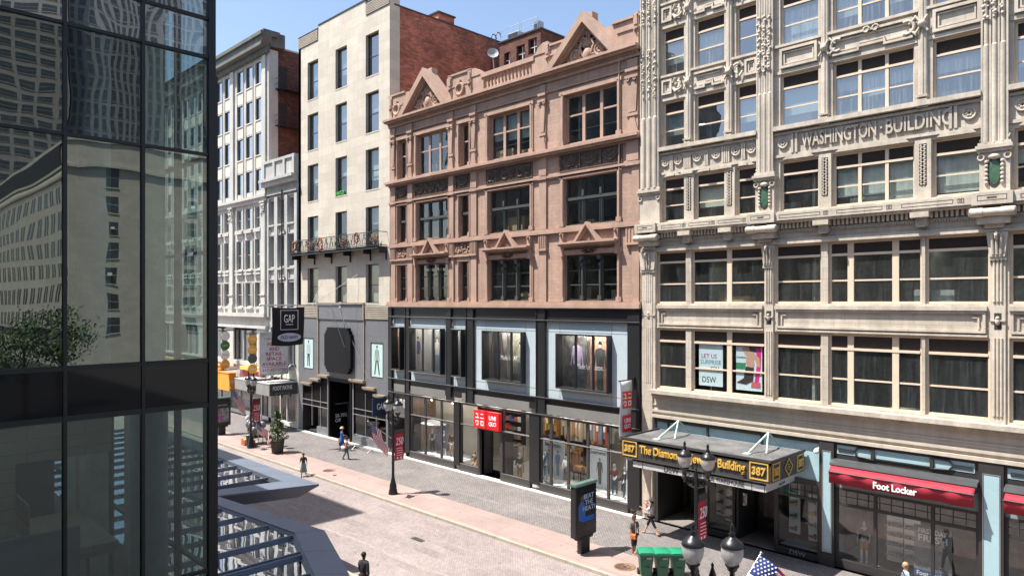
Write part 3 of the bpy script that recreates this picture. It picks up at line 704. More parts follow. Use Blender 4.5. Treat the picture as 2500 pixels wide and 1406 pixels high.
# dark carved frieze panels
for k, (a, c, sd) in enumerate(((-42.25, -41.0, 1), (-40.1, -36.5, 2), (-35.7, -34.3, 3), (-32.7, -28.8, 4), (-26.6, -22.3, 5))):
    p = MB(); p.fb(a, c, 18.36, 19.2, .0, .02); p.ring(a-.05, c+.05, 18.32, 19.26, .05, 0, .06)
    n = max(1, int((c-a)/1.2)); t_ = (c-a)/n
    for j in range(n):
        x = a+t_*(j+.5)
        if k == 3:
            for s_ in (-1, 1):
                p.torus((x+s_*t_*.23, FY-.06, 18.78+s_*.05), .23, .05, 12, 5, 'y', 0, 330); p.torus((x+s_*t_*.23, FY-.06, 18.78+s_*.05), .12, .04, 9, 5)
        else:
            for rr in (.42, .36, .28): p.torus((x, FY-.06, 19.1), min(t_*.45, .52)*rr/.42, .045, 10, 5, 'y', 190, 350)
            p.tube([(x-t_*.5+.06, FY-.06, 19.1), (x-t_*.5+.06, FY-.06, 18.5)], .05, 5); p.ball((x-t_*.5+.08, FY-.08, 19.08), .09, 6, 4)
    p.relief(a, c, 18.42, 19.15, .04, sd, k=int((c-a)*26), sz=.08)
    p.build('carved_frieze', M_frieze, bb)
for a, c, sd in ((-42.2, -41.05, 8), (-35.75, -34.25, 9)):
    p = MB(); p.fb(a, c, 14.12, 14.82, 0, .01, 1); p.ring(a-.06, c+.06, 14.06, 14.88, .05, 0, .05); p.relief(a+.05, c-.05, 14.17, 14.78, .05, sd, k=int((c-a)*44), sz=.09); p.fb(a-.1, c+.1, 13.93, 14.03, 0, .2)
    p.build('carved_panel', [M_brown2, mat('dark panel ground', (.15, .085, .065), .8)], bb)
# hoods with small pediments over the first row
for x0, x1 in ((-39.95, -36.4), (-32.6, -28.9), (-26.35, -22.55)):
    m_ = (x0+x1)/2; p = MB()
    p.fb(x0-.12, x1+.12, 14.2, 14.3, 0, .52); p.fb(x0-.06, x1+.06, 14.1, 14.2, 0, .42)
    x = x0
    while x < x1: p.fb(x, x+.06, 14.02, 14.1, 0, .24); x += .12
    for s_ in (-1, 1): xx = m_+s_*(x1-x0)*.5; p.fprism([(xx-.13, 14.3), (xx+.13, 14.3), (xx+.13, 14.85), (xx-.13, 14.85)], 0, .22); p.torus((xx, FY-.24, 14.75), .08, .05, 8, 5, 'x'); p.fprism([(xx-.1, 13.55), (xx+.1, 13.55), (xx+.12, 14.1), (xx-.12, 14.1)], 0, .2)
    g = (x1-x0)*.24; ht = 1.06
    for s_ in (-1, 1):
        q = [(m_+s_*g, 14.3), (m_+s_*(g-.2), 14.3), (m_, 14.3+ht-.16), (m_, 14.3+ht)]
        p.fprism(q if s_ > 0 else q[::-1], 0, .4)
        q = [(m_+s_*(g-.2), 14.3), (m_+s_*(g-.3), 14.3), (m_, 14.3+ht-.3), (m_, 14.3+ht-.16)]
        p.fprism(q if s_ > 0 else q[::-1], 0, .3)
    p.fprism([(m_-g+.3, 14.3), (m_+g-.3, 14.3), (m_, 14.3+ht-.3)], 0, .06); p.ball((m_, FY-.1, 14.42), .13, 8, 5, 1.2, .6, 1.3)
    p.fb(m_-.32, m_+.32, 13.66, 13.98, 0, .1)
    p.build('window_hood', M_brown2, bb)
    p = MB()
    for s_ in (-1, 1): p.torus((m_+s_*.2, FY-.13, 13.85), .12, .045, 10, 5, 'y', 0, 300); p.ball((m_+s_*.42, FY-.12, 13.8), .08, 6, 4)
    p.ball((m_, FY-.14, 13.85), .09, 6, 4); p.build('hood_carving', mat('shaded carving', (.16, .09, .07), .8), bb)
# parapet: solid ends, balustrade in the middle, roundels
p = MB(); yb = .0
def para(x0, x1, z1, o=0): p.fprism([(x0, 24.16), (x1, 24.16), (x1, z1), (x0, z1)], -.4, o)
para(BX0, -40.6, 25.9, .04); p.cut(); para(-36.6, -34.15, 25.85, .04); p.cut(); para(-34.15, -33.0, 25.4, .03); p.cut(); para(-28.8, -27.6, 25.4, .03); p.cut(); para(-27.6, BX1, 25.65, .02); p.cut()
p.cut(); p.fb(-33.0, -28.8, 24.16, 24.42, -.3, .06); p.cut(); p.fb(-33.2, -28.6, 25.15, 25.42, -.4, .1)
p.fprism([(-28.8, 25.4), (-27.5, 25.4), (-27.5, 26.0), (-27.9, 26.0), (-28.25, 25.8), (-28.45, 25.52)], -.4, .08); p.cut()
p.fprism([(-34.2, 25.4), (-32.9, 25.4), (-33.25, 25.5), (-33.45, 25.72), (-33.8, 25.92), (-34.2, 25.92)], -.4, .08); p.cut()
for a, c, z in ((BX0-.06, -41.2, 25.9), (-36.4, -34.1, 25.85), (-27.55, -26.2, 25.65), (-22.9, BX1+.02, 25.65)): p.fb(a, c, z, z+.12, -.44, .12); p.cut()
for a, c in ((BX0, -41.5), (-36.3, -34.2), (-27.5, -26.5), (-22.6, BX1)): p.fb(a, c, 25.1, 25.2, 0, .08); p.cut()
for x in (-42.9, -36.2, -34.25, -27.5, -21.35):
    p.fb(x-.16, x+.16, 24.16, 25.9, 0, .12); p.fb(x-.1, x+.1, 25.25, 25.75, .12, .17); p.fb(x-.13, x+.13, 25.02, 25.12, .12, .2); p.torus((x, FY-.16, 24.95), .07, .04, 8, 5, 'x'); p.cut()
p.build_each('parapet', M_brown2, bb)
p = MB()
n = 13
for k in range(n):
    x = -32.85+4.0*(k+.5)/n; p.lathe((x, FY+.1, 24.42), [(.1, 0), (.1, .08), (.07, .12), (.12, .3), (.07, .44), (.07, .5), (.1, .62), (.1, .73)], 8); p.cut()
p.build_each('baluster', M_brown2, bb)
for x in (-42.15, -35.2):
    p = MB(); p.torus((x, FY-.1, 24.85), .36, .1, 18, 7); p.torus((x, FY-.08, 24.85), .24, .05, 16, 6); p.fb(x-.09, x+.09, 25.15, 25.45, 0, .2)
    p.build('roundel', M_brown2, bb)
for a, c, m_, zt, sd in ((-41.45, -36.05, -38.55, 26.95, 21), (-27.3, -22.2, -24.55, 26.75, 22)):
    p = MB(); zb = 24.16; wd = .55
    for s_, e in ((-1, a), (1, c)):
        q = [(e, zb), (e-s_*wd, zb), (m_, zt-.58), (m_, zt)]
        p.fprism(q[::-1] if s_ > 0 else q, -.5, .58)
        q = [(e-s_*wd, zb), (e-s_*(wd+.22), zb), (m_, zt-.82), (m_, zt-.58)]
        p.fprism(q[::-1] if s_ > 0 else q, -.4, .28)
    p.fb(m_-.18, m_+.18, zt-.25, zt+.12, -.6, -.1)
    p.build('gable_rake', M_brown2, bb)
    p = MB(); q0, q1, zq = a+wd+.2, c-wd-.2, zt-.8
    p.fprism([(q0, zb), (q1, zb), (m_, zq)], -.3, .02); q = random.Random(sd)
    def inside(x, z): return 0 < (z-zb) < (zq-zb)*(1-abs(x-m_)/((m_-q0) if x < m_ else (q1-m_)))-.12
    for k in range(150):
        x = q0+q.random()*(q1-q0); z = zb+q.random()*(zq-zb)
        if not inside(x, z): continue
        if q.random() < .5: p.torus((x, FY-.07, z), .1+.12*q.random(), .045, 9, 5, 'y', q.random()*360, q.random()*180+500)
        else: p.ball((x, FY-.08, z), .06+.06*q.random(), 6, 4, 1.3, 1, 1.1)
    for k in range(7):
        an = R(30+k*20); p.tube([(m_, FY-.1, zq-1.0), (m_+.5*math.cos(an), FY-.12, zq-1.0+.5*math.sin(an))], .05, 5)
    p.ball((m_, FY-.1, zq-1.45), .3, 10, 6, 1, .6, 1.2)
    for s_ in (-1, 1):
        p.torus((m_+s_*.85, FY-.1, zb+.45), .32, .08, 14, 6, 'y', 0, 320); p.torus((m_+s_*.85, FY-.1, zb+.45), .15, .06, 10, 5)
        p.tube([(m_+s_*.2, FY-.1, zb+.2), (m_+s_*.5, FY-.14, zb+.75), (m_+s_*.35, FY-.14, zb+1.1)], .08, 6)
    p.build('gable_carving', M_brown2, bb)
p = MB(); p.tube([(-22.42, FY-.1, 11), (-22.42, FY-.1, 23.9)], .045, 6); p.build('drain_pipe', M_brown2, bb)

# ----- clothing shop front (ground and first floor)
M_lblue = mat('pale blue back painted glass', (.46, .545, .575), .12, .05, .5)
M_grey = mat('grey spandrel glass', (.20, .20, .19), .3, .06)
p = MB()
colx = [(-43.15, -42.72), (-41.12, -40.62), (-36.55, -36.08), (-34.42, -33.9), (-28.22, -27.72), (-21.85, -21.1)]
for a, c in colx: p.fb(a, c, 4.4, 10.62, -.2, .16)
p.fb(BX0, BX1, 9.9, 10.62, -.2, .08); p.fb(BX0, BX1, 4.75, 5.45, -.2, .08)
for z in (10.55, 9.88, 5.42, 4.42): p.fb(BX0, BX1+.02, z, z+.07, 0, .2)
for x in (-42.7, -41.05, -36.05, -34.5, -33.85, -28.3, -27.65): p.fb(x-.03, x+.03, 4.5, 10.6, .08, .2)
for a, c in ((-43.15, -42.55), (-41.12, -40.6), (-35.75, -35.2), (-28.87, -28.1), (-21.85, -21.1)): p.fb(a, c, .35, 4.42, -.2, .16)
p.build('steel_frame', M_black, bb)
p = MB()
for z in (10.6, 9.93, 5.47, 4.47): p.fb(BX0+.02, BX1, z+.02, z+.04, .17, .205); p.cut()
p.build_each('frame_edge_trim', M_steel, bb)
p = MB()
for a, c in ((-42.5, -41.2), (-40.5, -36.7), (-33.8, -28.95), (-27.6, -21.95), (-35.0, -34.5)): p.fb(a, c, 4.55, 5.1, .08, .09); p.cut()
p.build_each('spandrel_glass', M_grey, bb)
boxes = [(-42.65, -41.3, -42.42, -41.36), (-40.55, -36.62, -40.3, -36.8), (-36.0, -34.5, -35.72, -34.7), (-33.8, -28.3, -32.75, -29.3), (-27.6, -21.95, -26.6, -22.95)]
bz0, bz1 = 6.16, 9.22
hs = [(c, d, bz0, bz1) for a, b_, c, d in boxes]
p = MB()
for (a, b_, c, d) in boxes: p.wall(a, b_, 5.45, 9.9, .02, [(c, d, bz0, bz1)], .1); p.cut()
p.build_each('blue_glass_wall', M_lblue, bb)
p = MB()
for a, b_, c, d in boxes:
    for x in (c, d): p.fb(x-.008, x+.008, 5.45, 9.9, .02, .026)
    p.fb(a, b_, 9.3, 9.316, .02, .026); p.fb(a, b_, 5.95, 5.966, .02, .026)
p.build('panel_joint', M_dframe, bb)
for a, b_, c, d in boxes:
    p = MB(); p.box(c+.25, d-.25, FY+.22, FY+.34, 9.5, 9.56); p.build('display_light', emit('display lamp', (1, .95, .88), 75), bb)
    p = MB(); t_ = .07; o = .42
    p.fb(c, c+t_, bz0, bz1, -.15, o); p.fb(d-t_, d, bz0, bz1, -.15, o); p.fb(c+t_, d-t_, bz1-t_, bz1, -.15, o); p.fb(c+t_, d-t_, bz0, bz0+t_, -.15, o)
    n = 1 if d-c < 2 else 3
    for k in range(1, n): x = c+(d-c)*k/n; p.fb(x-.06, x+.06, bz0+t_, bz1-t_, .02, .12)
    f = p.build('box_window', M_black, bb)
    p = MB(); p.fb(c+.01, d-.01, bz0-.02, bz0+.005, .4, .44); p.fb(c+.01, d-.01, bz1-.01, bz1+.02, .4, .44); p.build('box_trim', M_steel, f)
    g = MB(); g.quad((c+t_, FY-.06, bz0+t_), (d-t_, FY-.06, bz0+t_), (d-t_, FY-.06, bz1-t_), (c+t_, FY-.06, bz1-t_)); g.build('pane', G_shop, f)
b = MB(); b.box(BX0+.1, BX1-.1, FY+1.5, FY+1.6, 5.4, 9.9); b.box(BX0+.1, BX1-.1, FY+.05, FY+1.5, 5.5, 5.6, 1); b.box(BX0+.1, BX1-.1, FY+.2, FY+1.5, 9.6, 9.7, 1)
for x in (-41, -36.3, -34.2, -28, ): b.box(x, x+.1, FY+.1, FY+1.5, 5.6, 9.6, 0)
b.build('display_loft', [mat('display back wall', (.33, .32, .31), .85), mat('display floor', (.2, .2, .2), .7)], bb)
# ground floor glazing bays
bays_g = [(-40.6, -35.75, [-38.95, -37.2]), (-35.2, -33.45, []), (-31.25, -28.87, []), (-28.1, -21.85, [-27.3, -26.0, -24.6, -23.2])]
for a, c, xs in bays_g:
    p = MB(); p.fb(a, c, .03, .5, -.1, .12); p.fb(a, c, 3.02, 3.1, -.1, .06); p.fb(a, c, 4.35, 4.42, -.1, .1)
    for x in xs: p.fb(x-.07, x+.07, .5, 4.35, -.1, .03)
    for x in (a+.04, c-.04): p.fb(x-.04, x+.04, .5, 4.35, -.1, .05)
    f = p.build('shop_window', mat('bronze grey frame', (.055, .05, .047), .4, .08), bb)
    p = MB(); p.fb(a, c, 3.06, 3.105, .06, .08); p.cut(); p.fb(a, c, .5, .53, .12, .125); p.build_each('rail_trim', M_steel, f)
    g = MB(); g.quad((a, FY+.02, .5), (c, FY+.02, .5), (c, FY+.02, 4.4), (a, FY+.02, 4.4)); g.build('pane', G_shop, f)
# number panel and dark side entrance at the left end
p = MB(); p.fb(-42.55, -41.15, 3.1, 4.42, .0, .05); p.fb(-42.55, -41.15, 2.75, 3.05, 0, .1); p.build('number_panel', mat('grey number panel', (.13, .13, .125), .5), bb)
text('401', 'house_number', M_white, bb, (-41.75, FY-.06, 3.75), .95, .62, ext=.008)
p = MB(); p.box(-42.6, -41.1, FY+1.2, FY+1.3, 0, 2.8); p.box(-42.6, -42.5, FY, FY+1.2, 0, 2.8); p.box(-41.2, -41.1, FY, FY+1.2, 0, 2.8); p.build('side_entrance', M_dark, bb)
# entrance recess and doors
p = MB()
p.fb(-33.5, -33.3, .03, 3.1, -.3, .1); p.fb(-31.4, -31.2, .03, 3.1, -.3, .1); p.fb(-33.3, -31.4, 2.95, 3.1, -.3, .1); p.fb(-33.5, -31.2, 3.1, 4.35, -.15, -.05)
p.build('door_portal', mat('bronze grey frame', (.055, .05, .047), .4, .08), bb)
for x0, x1 in ((-33.25, -32.37), (-32.33, -31.45)):
    p = MB(); Y = FY+.95; p.box(x0, x0+.07, Y, Y+.05, .03, 2.9); p.box(x1-.07, x1, Y, Y+.05, .03, 2.9); p.box(x0+.07, x1-.07, Y, Y+.05, 2.8, 2.9); p.box(x0+.07, x1-.07, Y, Y+.05, .03, .25)
    d = p.build('door', M_black, bb); g = MB(); g.quad((x0+.07, Y+.02, .25), (x1-.07, Y+.02, .25), (x1-.07, Y+.02, 2.8), (x0+.07, Y+.02, 2.8)); g.build('pane', glass('door glass', (.55, .58, .57), .14, .005), d)
    h = MB(); hx = x1-.12 if x0 < -33 else x0+.12; h.tube([(hx, Y-.02, .9), (hx, Y-.08, .95), (hx, Y-.08, 1.7), (hx, Y-.02, 1.75)], .02, 6); h.build('handle', M_steel, d)
p = MB(); p.box(-33.35, -33.3, FY+.1, FY+1.0, .03, 2.95); p.cut(); p.box(-31.4, -31.35, FY+.1, FY+1.0, .03, 2.95); p.build_each('entrance_side', M_dframe, bb)
# shop interior
b = MB()
b.box(BX0+.3, BX1-.3, FY+6.5, FY+6.6, 0, 5); b.box(BX0+.3, BX1-.3, FY+.1, FY+6.5, -.02, .03, 1); b.box(BX0+.3, BX1-.3, FY+.2, FY+6.5, 4.7, 4.8, 2)
b.box(-40.55, -35.7, FY+2.2, FY+2.3, .0, 4.7)
for x in (-29.3, -22.4): b.box(x, x+.45, FY+.5, FY+.95, 0, 4.7, 3)
b.box(-40.6, -35.75, FY+.1, FY+2.2, .03, .42, 3); b.box(-28.1, -21.85, FY+.1, FY+2.0, .03, .42, 3)
b.build('shop_interior', [mat('warm shop wall', (.5, .46, .40), .85, .06), mat('grey shop floor', (.38, .36, .34), .5), mat('dark shop ceiling', (.06, .06, .06), .9), mat('white plinth', (.62, .61, .59), .8)], bb)
b = MB()
for x in (-38.6, -37.4, -36.4, -39.7): b.cyl((x, FY+1.0, 4.3), (x+.05, FY+1.1, 4.12), .05, 8, m=0)
b.box(-40.5, -35.8, FY+.98, FY+1.02, 4.3, 4.33)
b.build('spotlight_rail', M_dframe, bb)
for x in (-38.6, -37.4, -36.4, -39.7):
    b = MB(); b.cyl((x+.05, FY+1.1, 4.12), (x+.07, FY+1.14, 4.06), .06, 8); b.build('spotlight', emit('warm spotlight', (1, .82, .55), 14), bb)
for x in (-40.2, -38.4, -36.9, -35, -33.2, -31.6, -30, -27.2, -25.6, -24, -22.9):
    b = MB(); b.box(x, x+.9, FY+.7, FY+.95, 4.64, 4.69); b.build('ceiling_light', emit('ceiling light', (1, .93, .82), 16), bb); b = MB(); b.box(x, x+.9, FY+3.4, FY+3.65, 4.64, 4.69); b.build('ceiling_light', emit('ceiling light', (1, .93, .82), 16), bb)
# ---------------- beige limestone building with granite base ----------------
M_lime = mat('beige limestone', (.56, .505, .42), .8, .07, .4, streak=.06, brick=('z', 1.7, .72, .007, .8, .07))
M_granite = mat('speckled grey granite', (.155, .16, .17), .5, .05, 1, speck=.45, brick=('z', 2.4, 2.1, .01, .6, .02))
M_bronze = mat('bronze trim', (.34, .27, .2), .45, .1, metal=.3)
M_brick = mat('old red brick', (.36, .135, .085), .85, .3, .35, brick=('z', .42, .14, .012, .62, .3))
M_polish = mat('polished black stone', (.007, .007, .008), .3, .1, spec=.06)
gb = thing('limestone_building', 'plain beige limestone building with three window columns and speckled granite base', 'building', (-49.5, 36, 0))
GX0, GX1 = -56.65, -43.15
cg = [(-55.13, -53.36), (-50.65, -48.94), (-46.3, -44.55)]
rg = [(10.92, 13.85), (14.9, 18.2), (19.5, 22.57), (23.82, 26.86), (28.1, 31.3)]
holes = [(x0, x1, z0, z1) for x0, x1 in cg for z0, z1 in rg]
w = MB(); w.wall(GX0, GX1, 10.7, 33.75, 0, holes, .4); w.box(GX0, GX0+.4, FY, FY+1.4, 10, 33.7); w.box(GX1-.35, GX1+.0, FY+.01, FY+.9, 10, 33.75)
w.fb(-53.3, -46.35, 33.75, 34.0, -.4, 0); w.build('wall', M_lime, gb)
p = MB(); p.fb(-53.35, -46.3, 34.0, 34.08, -.45, .05); p.fb(GX0-.03, -53.35, 33.75, 33.83, -.45, .05); p.fb(-46.3, GX1+.05, 33.75, 33.83, -.45, .05); p.build('coping', M_dframe, gb)
p = MB()
for a, c in ((GX0, -53.4), (-46.25, GX1)):
    for k in range(7): p.fb(a, c, 32.85+k*.125, 32.92+k*.125, .004, .07)
    p.fb(a, c, 32.8, 33.72, 0, .004, 1); p.cut()
for a, c in ((GX0, -53.45), (-46.25, GX1)):
    for k in range(7): p.fb(a, c, 9.72+k*.14, 9.81+k*.14, .024, .09)
    p.fb(a, c, 9.68, 10.7, .02, .024, 1); p.cut()
p.build_each('ribbed_panel', [mat('ribbed stone', (.42, .37, .30), .7), mat('rib shadow gap', (.08, .07, .06), .9)], gb)
for ri, (z0, z1) in enumerate(rg):
    for ci, (x0, x1) in enumerate(cg):
        q = (ri*3+ci) % 5; bl = (M_blind, 1) if ri == 0 else ((M_curt, .3+.15*q) if q in (0, 2, 3) else ((M_blind, .4) if q == 1 else None))
        window(gb, x0, x1, z0, z1, -.24, M_dframe, 1, None, (.48,), .07, G_sky if ri > 2 else G_win, None, bl)
        s = MB(); s.fb(x0-.05, x1+.05, z0-.1, z0, -.3, .02); s.build('sill', M_lime, gb)
rooms(gb, GX0+.4, GX1-.3, [10.4, 14.6, 18.9, 23.2, 27.5, 32.4], 4, .45)
w = MB(); w.box(GX1-.3, GX1, FY+.9, FY+34, 20, 32.85); w.box(GX0, GX1, FY+34, FY+34.3, 0, 32.8); w.box(GX0, GX0+.3, FY+1.4, FY+34, 20, 32.8); w.box(GX0+.3, GX1-.3, FY+.45, FY+34, 32.4, 32.7)
w.build('brick_side_wall', M_brick, gb)
w = MB(); w.box(GX1-.36, GX1+.05, FY+.4, FY+34, 32.85, 32.95); w.build('side_coping', M_dframe, gb)
w = MB(); w.box(-44.4, -43.2, FY+4.6, FY+6.2, 32.95, 33.5); w.box(-44.5, -43.1, FY+4.5, FY+6.3, 33.5, 33.62, 1); w.build('chimney', [M_brick, M_dframe], gb)
# granite base
nich = [(-51.6, -51.0), (-51.0, -48.75), (-48.75, -48.1)]
holes = [(-51.6, -48.25, 0, 4.85), (-55.95, -51.9, 0, 4.0), (-54.4, -51.9, 4.0, 4.45), (-53.0, -51.9, 4.45, 4.85), (-47.95, -43.6, 0, 3.95), (-47.95, -44.9, 3.95, 4.4), (-47.95, -46.35, 4.4, 4.85)]
w = MB(); w.wall(GX0, GX1, 0, 10.7, .02, holes, .012); w.fb(-53.2, -46.5, 9.6, 10.82, .02, .1)
w.build('granite_base', M_granite, gb)
p = MB()
p.fb(-53.3, -46.4, 10.82, 10.95, 0, .2); p.fb(-53.34, -53.18, 9.6, 10.82, .02, .16); p.fb(-46.52, -46.36, 9.6, 10.82, .02, .16)
for x in (-53.26, -46.44): p.fb(x-.05, x+.05, 5, 9.6, .02, .1)
p.build('bronze_frame', M_bronze, gb)
for a, c, z in ((-56.0, -54.35, 4.0), (-54.45, -52.95, 4.45), (-53.05, -51.5, 4.85), (-48.3, -46.3, 4.85), (-46.4, -44.85, 4.4), (-44.95, -43.55, 3.95)):
    p = MB(); p.fb(a, c, z, z+.16, 0, .28); p.fb(a+.05, c-.05, z-.1, z, 0, .18); p.build('bronze_cap', M_bronze, gb)
w = MB()                                                   # black glass panels either side of the doorway
for a, c, z in ((-55.95, -54.4, 4.0), (-54.4, -53.0, 4.45), (-53.0, -51.5, 4.85), (-48.3, -46.35, 4.85), (-46.35, -44.9, 4.4), (-44.9, -43.6, 3.95)): w.fb(a, c-.03, 2.75, z-.02, -.12, -.06); w.cut()
w.build_each('black_glass', M_polish, gb)
w = MB(); w.fb(-56, -51.5, 2.7, 2.735, -.1, .03); w.cut(); w.fb(-56, -51.5, 2.26, 2.295, -.1, .03); w.cut(); w.fb(-48.3, -43.6, 2.7, 2.735, -.1, .03); w.cut(); w.fb(-48.3, -43.6, 2.26, 2.295, -.1, .03); w.cut()
for x in (-54.4, -53.0, -51.55, -48.25, -46.35, -44.9): w.fb(x-.018, x+.018, .6, 4, -.1, .0); w.cut()
w.build_each('steel_rail', M_steel, gb)
w = MB(); w.fb(-53.6, -51.5, 0, .62, -.3, .0); w.cut(); w.fb(-48.3, -43.6, 0, .6, -.3, .0); w.build_each('bulkhead', M_granite, gb)
w = MB(); w.fb(-56, -51.5, 2.32, 2.68, -.1, -.05); w.cut(); w.fb(-48.3, -43.6, 2.32, 2.68, -.1, -.05); w.build_each('transom_glass', M_polish, gb)
for a, c in ((-53.5, -51.55), (-48.25, -43.6)):
    g = MB(); g.quad((a, FY+.08, .6), (c, FY+.08, .6), (c, FY+.08, 2.25), (a, FY+.08, 2.25)); g.build('shop_pane', G_shop, gb)
w = MB(); w.box(-51.6, -51.4, FY-.1, FY+3, 0, 4.85); w.box(-48.4, -48.2, FY-.1, FY+3, 0, 4.85); w.box(-51.4, -48.4, FY+3, FY+3.1, 0, 4.85); w.box(-51.4, -48.4, FY-.1, FY+3, 4.6, 4.85)
w.build('portal_lining', M_polish, gb)
w = MB(); L_, R_x = -51.85, -47.95
w.fprism([(L_+.4, 5.35), (R_x-.4, 5.35), (R_x-.4, 5.55), (R_x-.2, 5.55), (R_x-.2, 5.8), (R_x, 5.8), (R_x, 8.45), (R_x-.2, 8.45), (R_x-.2, 8.7), (R_x-.4, 8.7), (R_x-.4, 8.95), (L_+.4, 8.95), (L_+.4, 8.7), (L_+.2, 8.7), (L_+.2, 8.45), (L_, 8.45), (L_, 5.8), (L_+.2, 5.8), (L_+.2, 5.55), (L_+.4, 5.55)], .02, .32)
w.build('sign_panel', mat('matt black panel', (.008, .008, .009), .55, .1, spec=.2), gb)
w = MB(); w.box(-51.38, -51.36, FY+.4, FY+2.8, 2.6, 2.7); w.box(-51.38, -51.34, FY+1.6, FY+1.66, .1, 2.6); w.build('portal_trim', M_steel, gb)
w = MB(); w.box(-56, -43.5, FY+2.9, FY+3, 0, 4); w.box(-56, -51.6, FY+.3, FY+2.9, 0, .1, 1); w.box(-48.2, -43.5, FY+.3, FY+2.9, 0, .1, 1); w.box(-56, -55.9, FY, FY+3, 0, 4); w.build('shop_interior', [mat('black shop wall', (.03, .03, .03), .9), mat('black shop floor', (.04, .04, .04), .5)], gb)
text('50-70%', 'window_lettering', M_white, gb, (-51.33, FY+.95, 1.7), 1.1, .3, 'x'); text('Off', 'window_lettering', M_white, gb, (-51.33, FY+.65, 1.32), .5, .3, 'x')
# cable guy wires hold the banner pole, see below

# ---------------- balcony of the limestone building: parts of it
p = MB(); a, c = -56.55, -43.5; o = .82
p.fb(a, c, 15.0, 15.08, .0, o); p.fb(a, c, 14.9, 15.12, o-.05, o)
for x in (a, -53.9, -51.2, -48.4, -45.6, c-.06): p.fb(x, x+.06, 14.6, 15.0, 0, o-.1); p.fprism([(x, 14.1), (x+.05, 14.1), (x+.05, 14.6), (x, 14.6)], 0, .12)
p.build('balcony_floor', M_black, gb)
p = MB(); z0, z1 = 15.12, 16.15
for z in (z0+.06, z1): p.tube([(a, FY, z), (a, FY-o, z), (c, FY-o, z), (c, FY, z)], .028, 6)
x = a; k = 0
while x < c:
    p.cyl((x, FY-o, z0), (x, FY-o, z1), .012 if k % 7 else .026, 5); x += .21; k += 1
x = a+.4
while x < c-.3:
    p.torus((x, FY-o, z0+.42), .24, .017, 12, 4); p.torus((x, FY-o, z0+.8), .14, .015, 10, 4, 'y', 0, 200); p.tube([(x-.3, FY-o, z0+.1), (x, FY-o, z1-.1), (x+.3, FY-o, z0+.1)], .014, 4); x += .78
p.build('balcony_railing', M_black, gb)
# plants and wreaths hung on the railing
def wreath(x, z, cols, label, s=1):
    t = thing('wreath', label, 'wreath', (x, FY-o-.05, z), 0, 'wreaths hung on the balcony railing'); b = MB(); q = random.Random(int(abs(x)*100))
    for k in range(46):
        an = q.random()*6.283; rr = (.22+.1*q.random())*s
        b.ball((x+rr*math.cos(an), FY-o-.06-.08*q.random(), z+rr*1.25*math.sin(an)), .05+.04*q.random(), 5, 3, 1, 1, 1, q.randrange(len(cols)))
    b.build('flowers', cols, t)
    b = MB(); b.torus((x, FY-o-.05, z), .24*s, .03, 12, 5); b.build('hoop', M_dark, t)
M_rd = mat('red dried flowers', (.26, .05, .04), .8); M_or = mat('orange dried flowers', (.5, .2, .04), .8); M_tn = mat('tan dried flowers', (.4, .3, .22), .8)
wreath(-55.7, 15.7, [M_rd, M_tn], 'red wreath near the left end of the iron balcony')
wreath(-51.5, 15.65, [M_or, M_rd], 'large orange and red wreath in the middle of the iron balcony', 1.35)
wreath(-46.2, 15.8, [M_rd, M_tn], 'red and tan wreath toward the right of the iron balcony')
for x, lb in ((-54.2, 'dried shrub left of the orange wreath on the balcony'), (-49.0, 'dried shrub right of the orange wreath on the balcony'), (-44.7, 'dried shrub at the right end of the balcony')):
    t = thing('potted_shrub', lb, 'potted plant', (x, FY-.3, 15.08), 0, 'potted shrubs on the balcony'); b = MB(); b.lathe((x, FY-.3, 15.08), [(0, 0), (.14, 0), (.19, .3), (.16, .3), (.15, .26), (0, .26)], 10); b.build('pot', M_dframe, t)
    b = MB(); q = random.Random(int(abs(x)))
    for k in range(60):
        e = Vector((x+q.uniform(-.35, .35), FY-.3+q.uniform(-.2, .2), 15.5+q.random()*.6)); b.cyl((x, FY-.3, 15.3), e, .012, 4, caps=False)
        b.ball(e, .05, 5, 3)
    b.build('twigs', M_tn, t)
t = thing('window_plant', 'bright green plant on the sill of a beige building window', 'plant', (-49.8, FY-.02, 19.5)); b = MB(); q = random.Random(4)
for k in range(60): b.ball((-49.95+q.uniform(-.55, .55), FY+.1-.12*q.random(), 19.56+.28*q.random()**1.5), .06, 5, 3)
b.build('leaves', mat('vivid leaf', (.06, .42, .05), .6), t)
b = MB(); b.box(-50.5, -49.4, FY+.04, FY+.2, 19.5, 19.58); b.build('planter_tray', M_dark, t)
# ---------------- white office building (far left) ----------------
M_wht = mat('white painted stone', (.52, .505, .47), .7, .12, .5, streak=.1)
M_wht2 = mat('cream stone spandrel', (.66, .61, .52), .75, .12, .7, streak=.14)
M_corn = mat('weathered dark cornice', (.13, .14, .125), .8, .2, 1, streak=.2)
M_oldb = mat('dark old brick', (.115, .05, .036), .9, .35, .5, brick=('z', .42, .14, .012, .6, .3))
G_blue = glass('reflecting office glass', (.6, .74, .8), .45, .008, .004, 1.2)
hb = thing('white_office_building', 'tall white office building with dark cornice and narrow grouped windows', 'building', (-74, 38, 0))
HX0, HX1 = -96.0, -62.35
grp = []; x = -63.68
for g0 in range(5):
    e = -63.66-g0*6.95
    grp += [(e-1.2, e), (e-3.25, e-1.85), (e-5.25, e-3.9)]
ru = [(21.5, 23.5), (24.85, 26.9), (28.15, 30.2), (31.55, 33.6)]; rl = [(10.55, 12.85), (14.15, 16.95), (18.0, 20.0)]
holes = [(a, c, z0, z1) for a, c in grp for z0, z1 in ru+rl]+[(-64.4-k*6.95-5.1, -64.4-k*6.95, 5.3, 8.3) for k in range(5) if -64.4-k*6.95-5.1 > -96]
w = MB(); w.wall(HX0, HX1, 4.6, 34.2, 0, holes, .16)
w.build('wall', M_wht, hb)
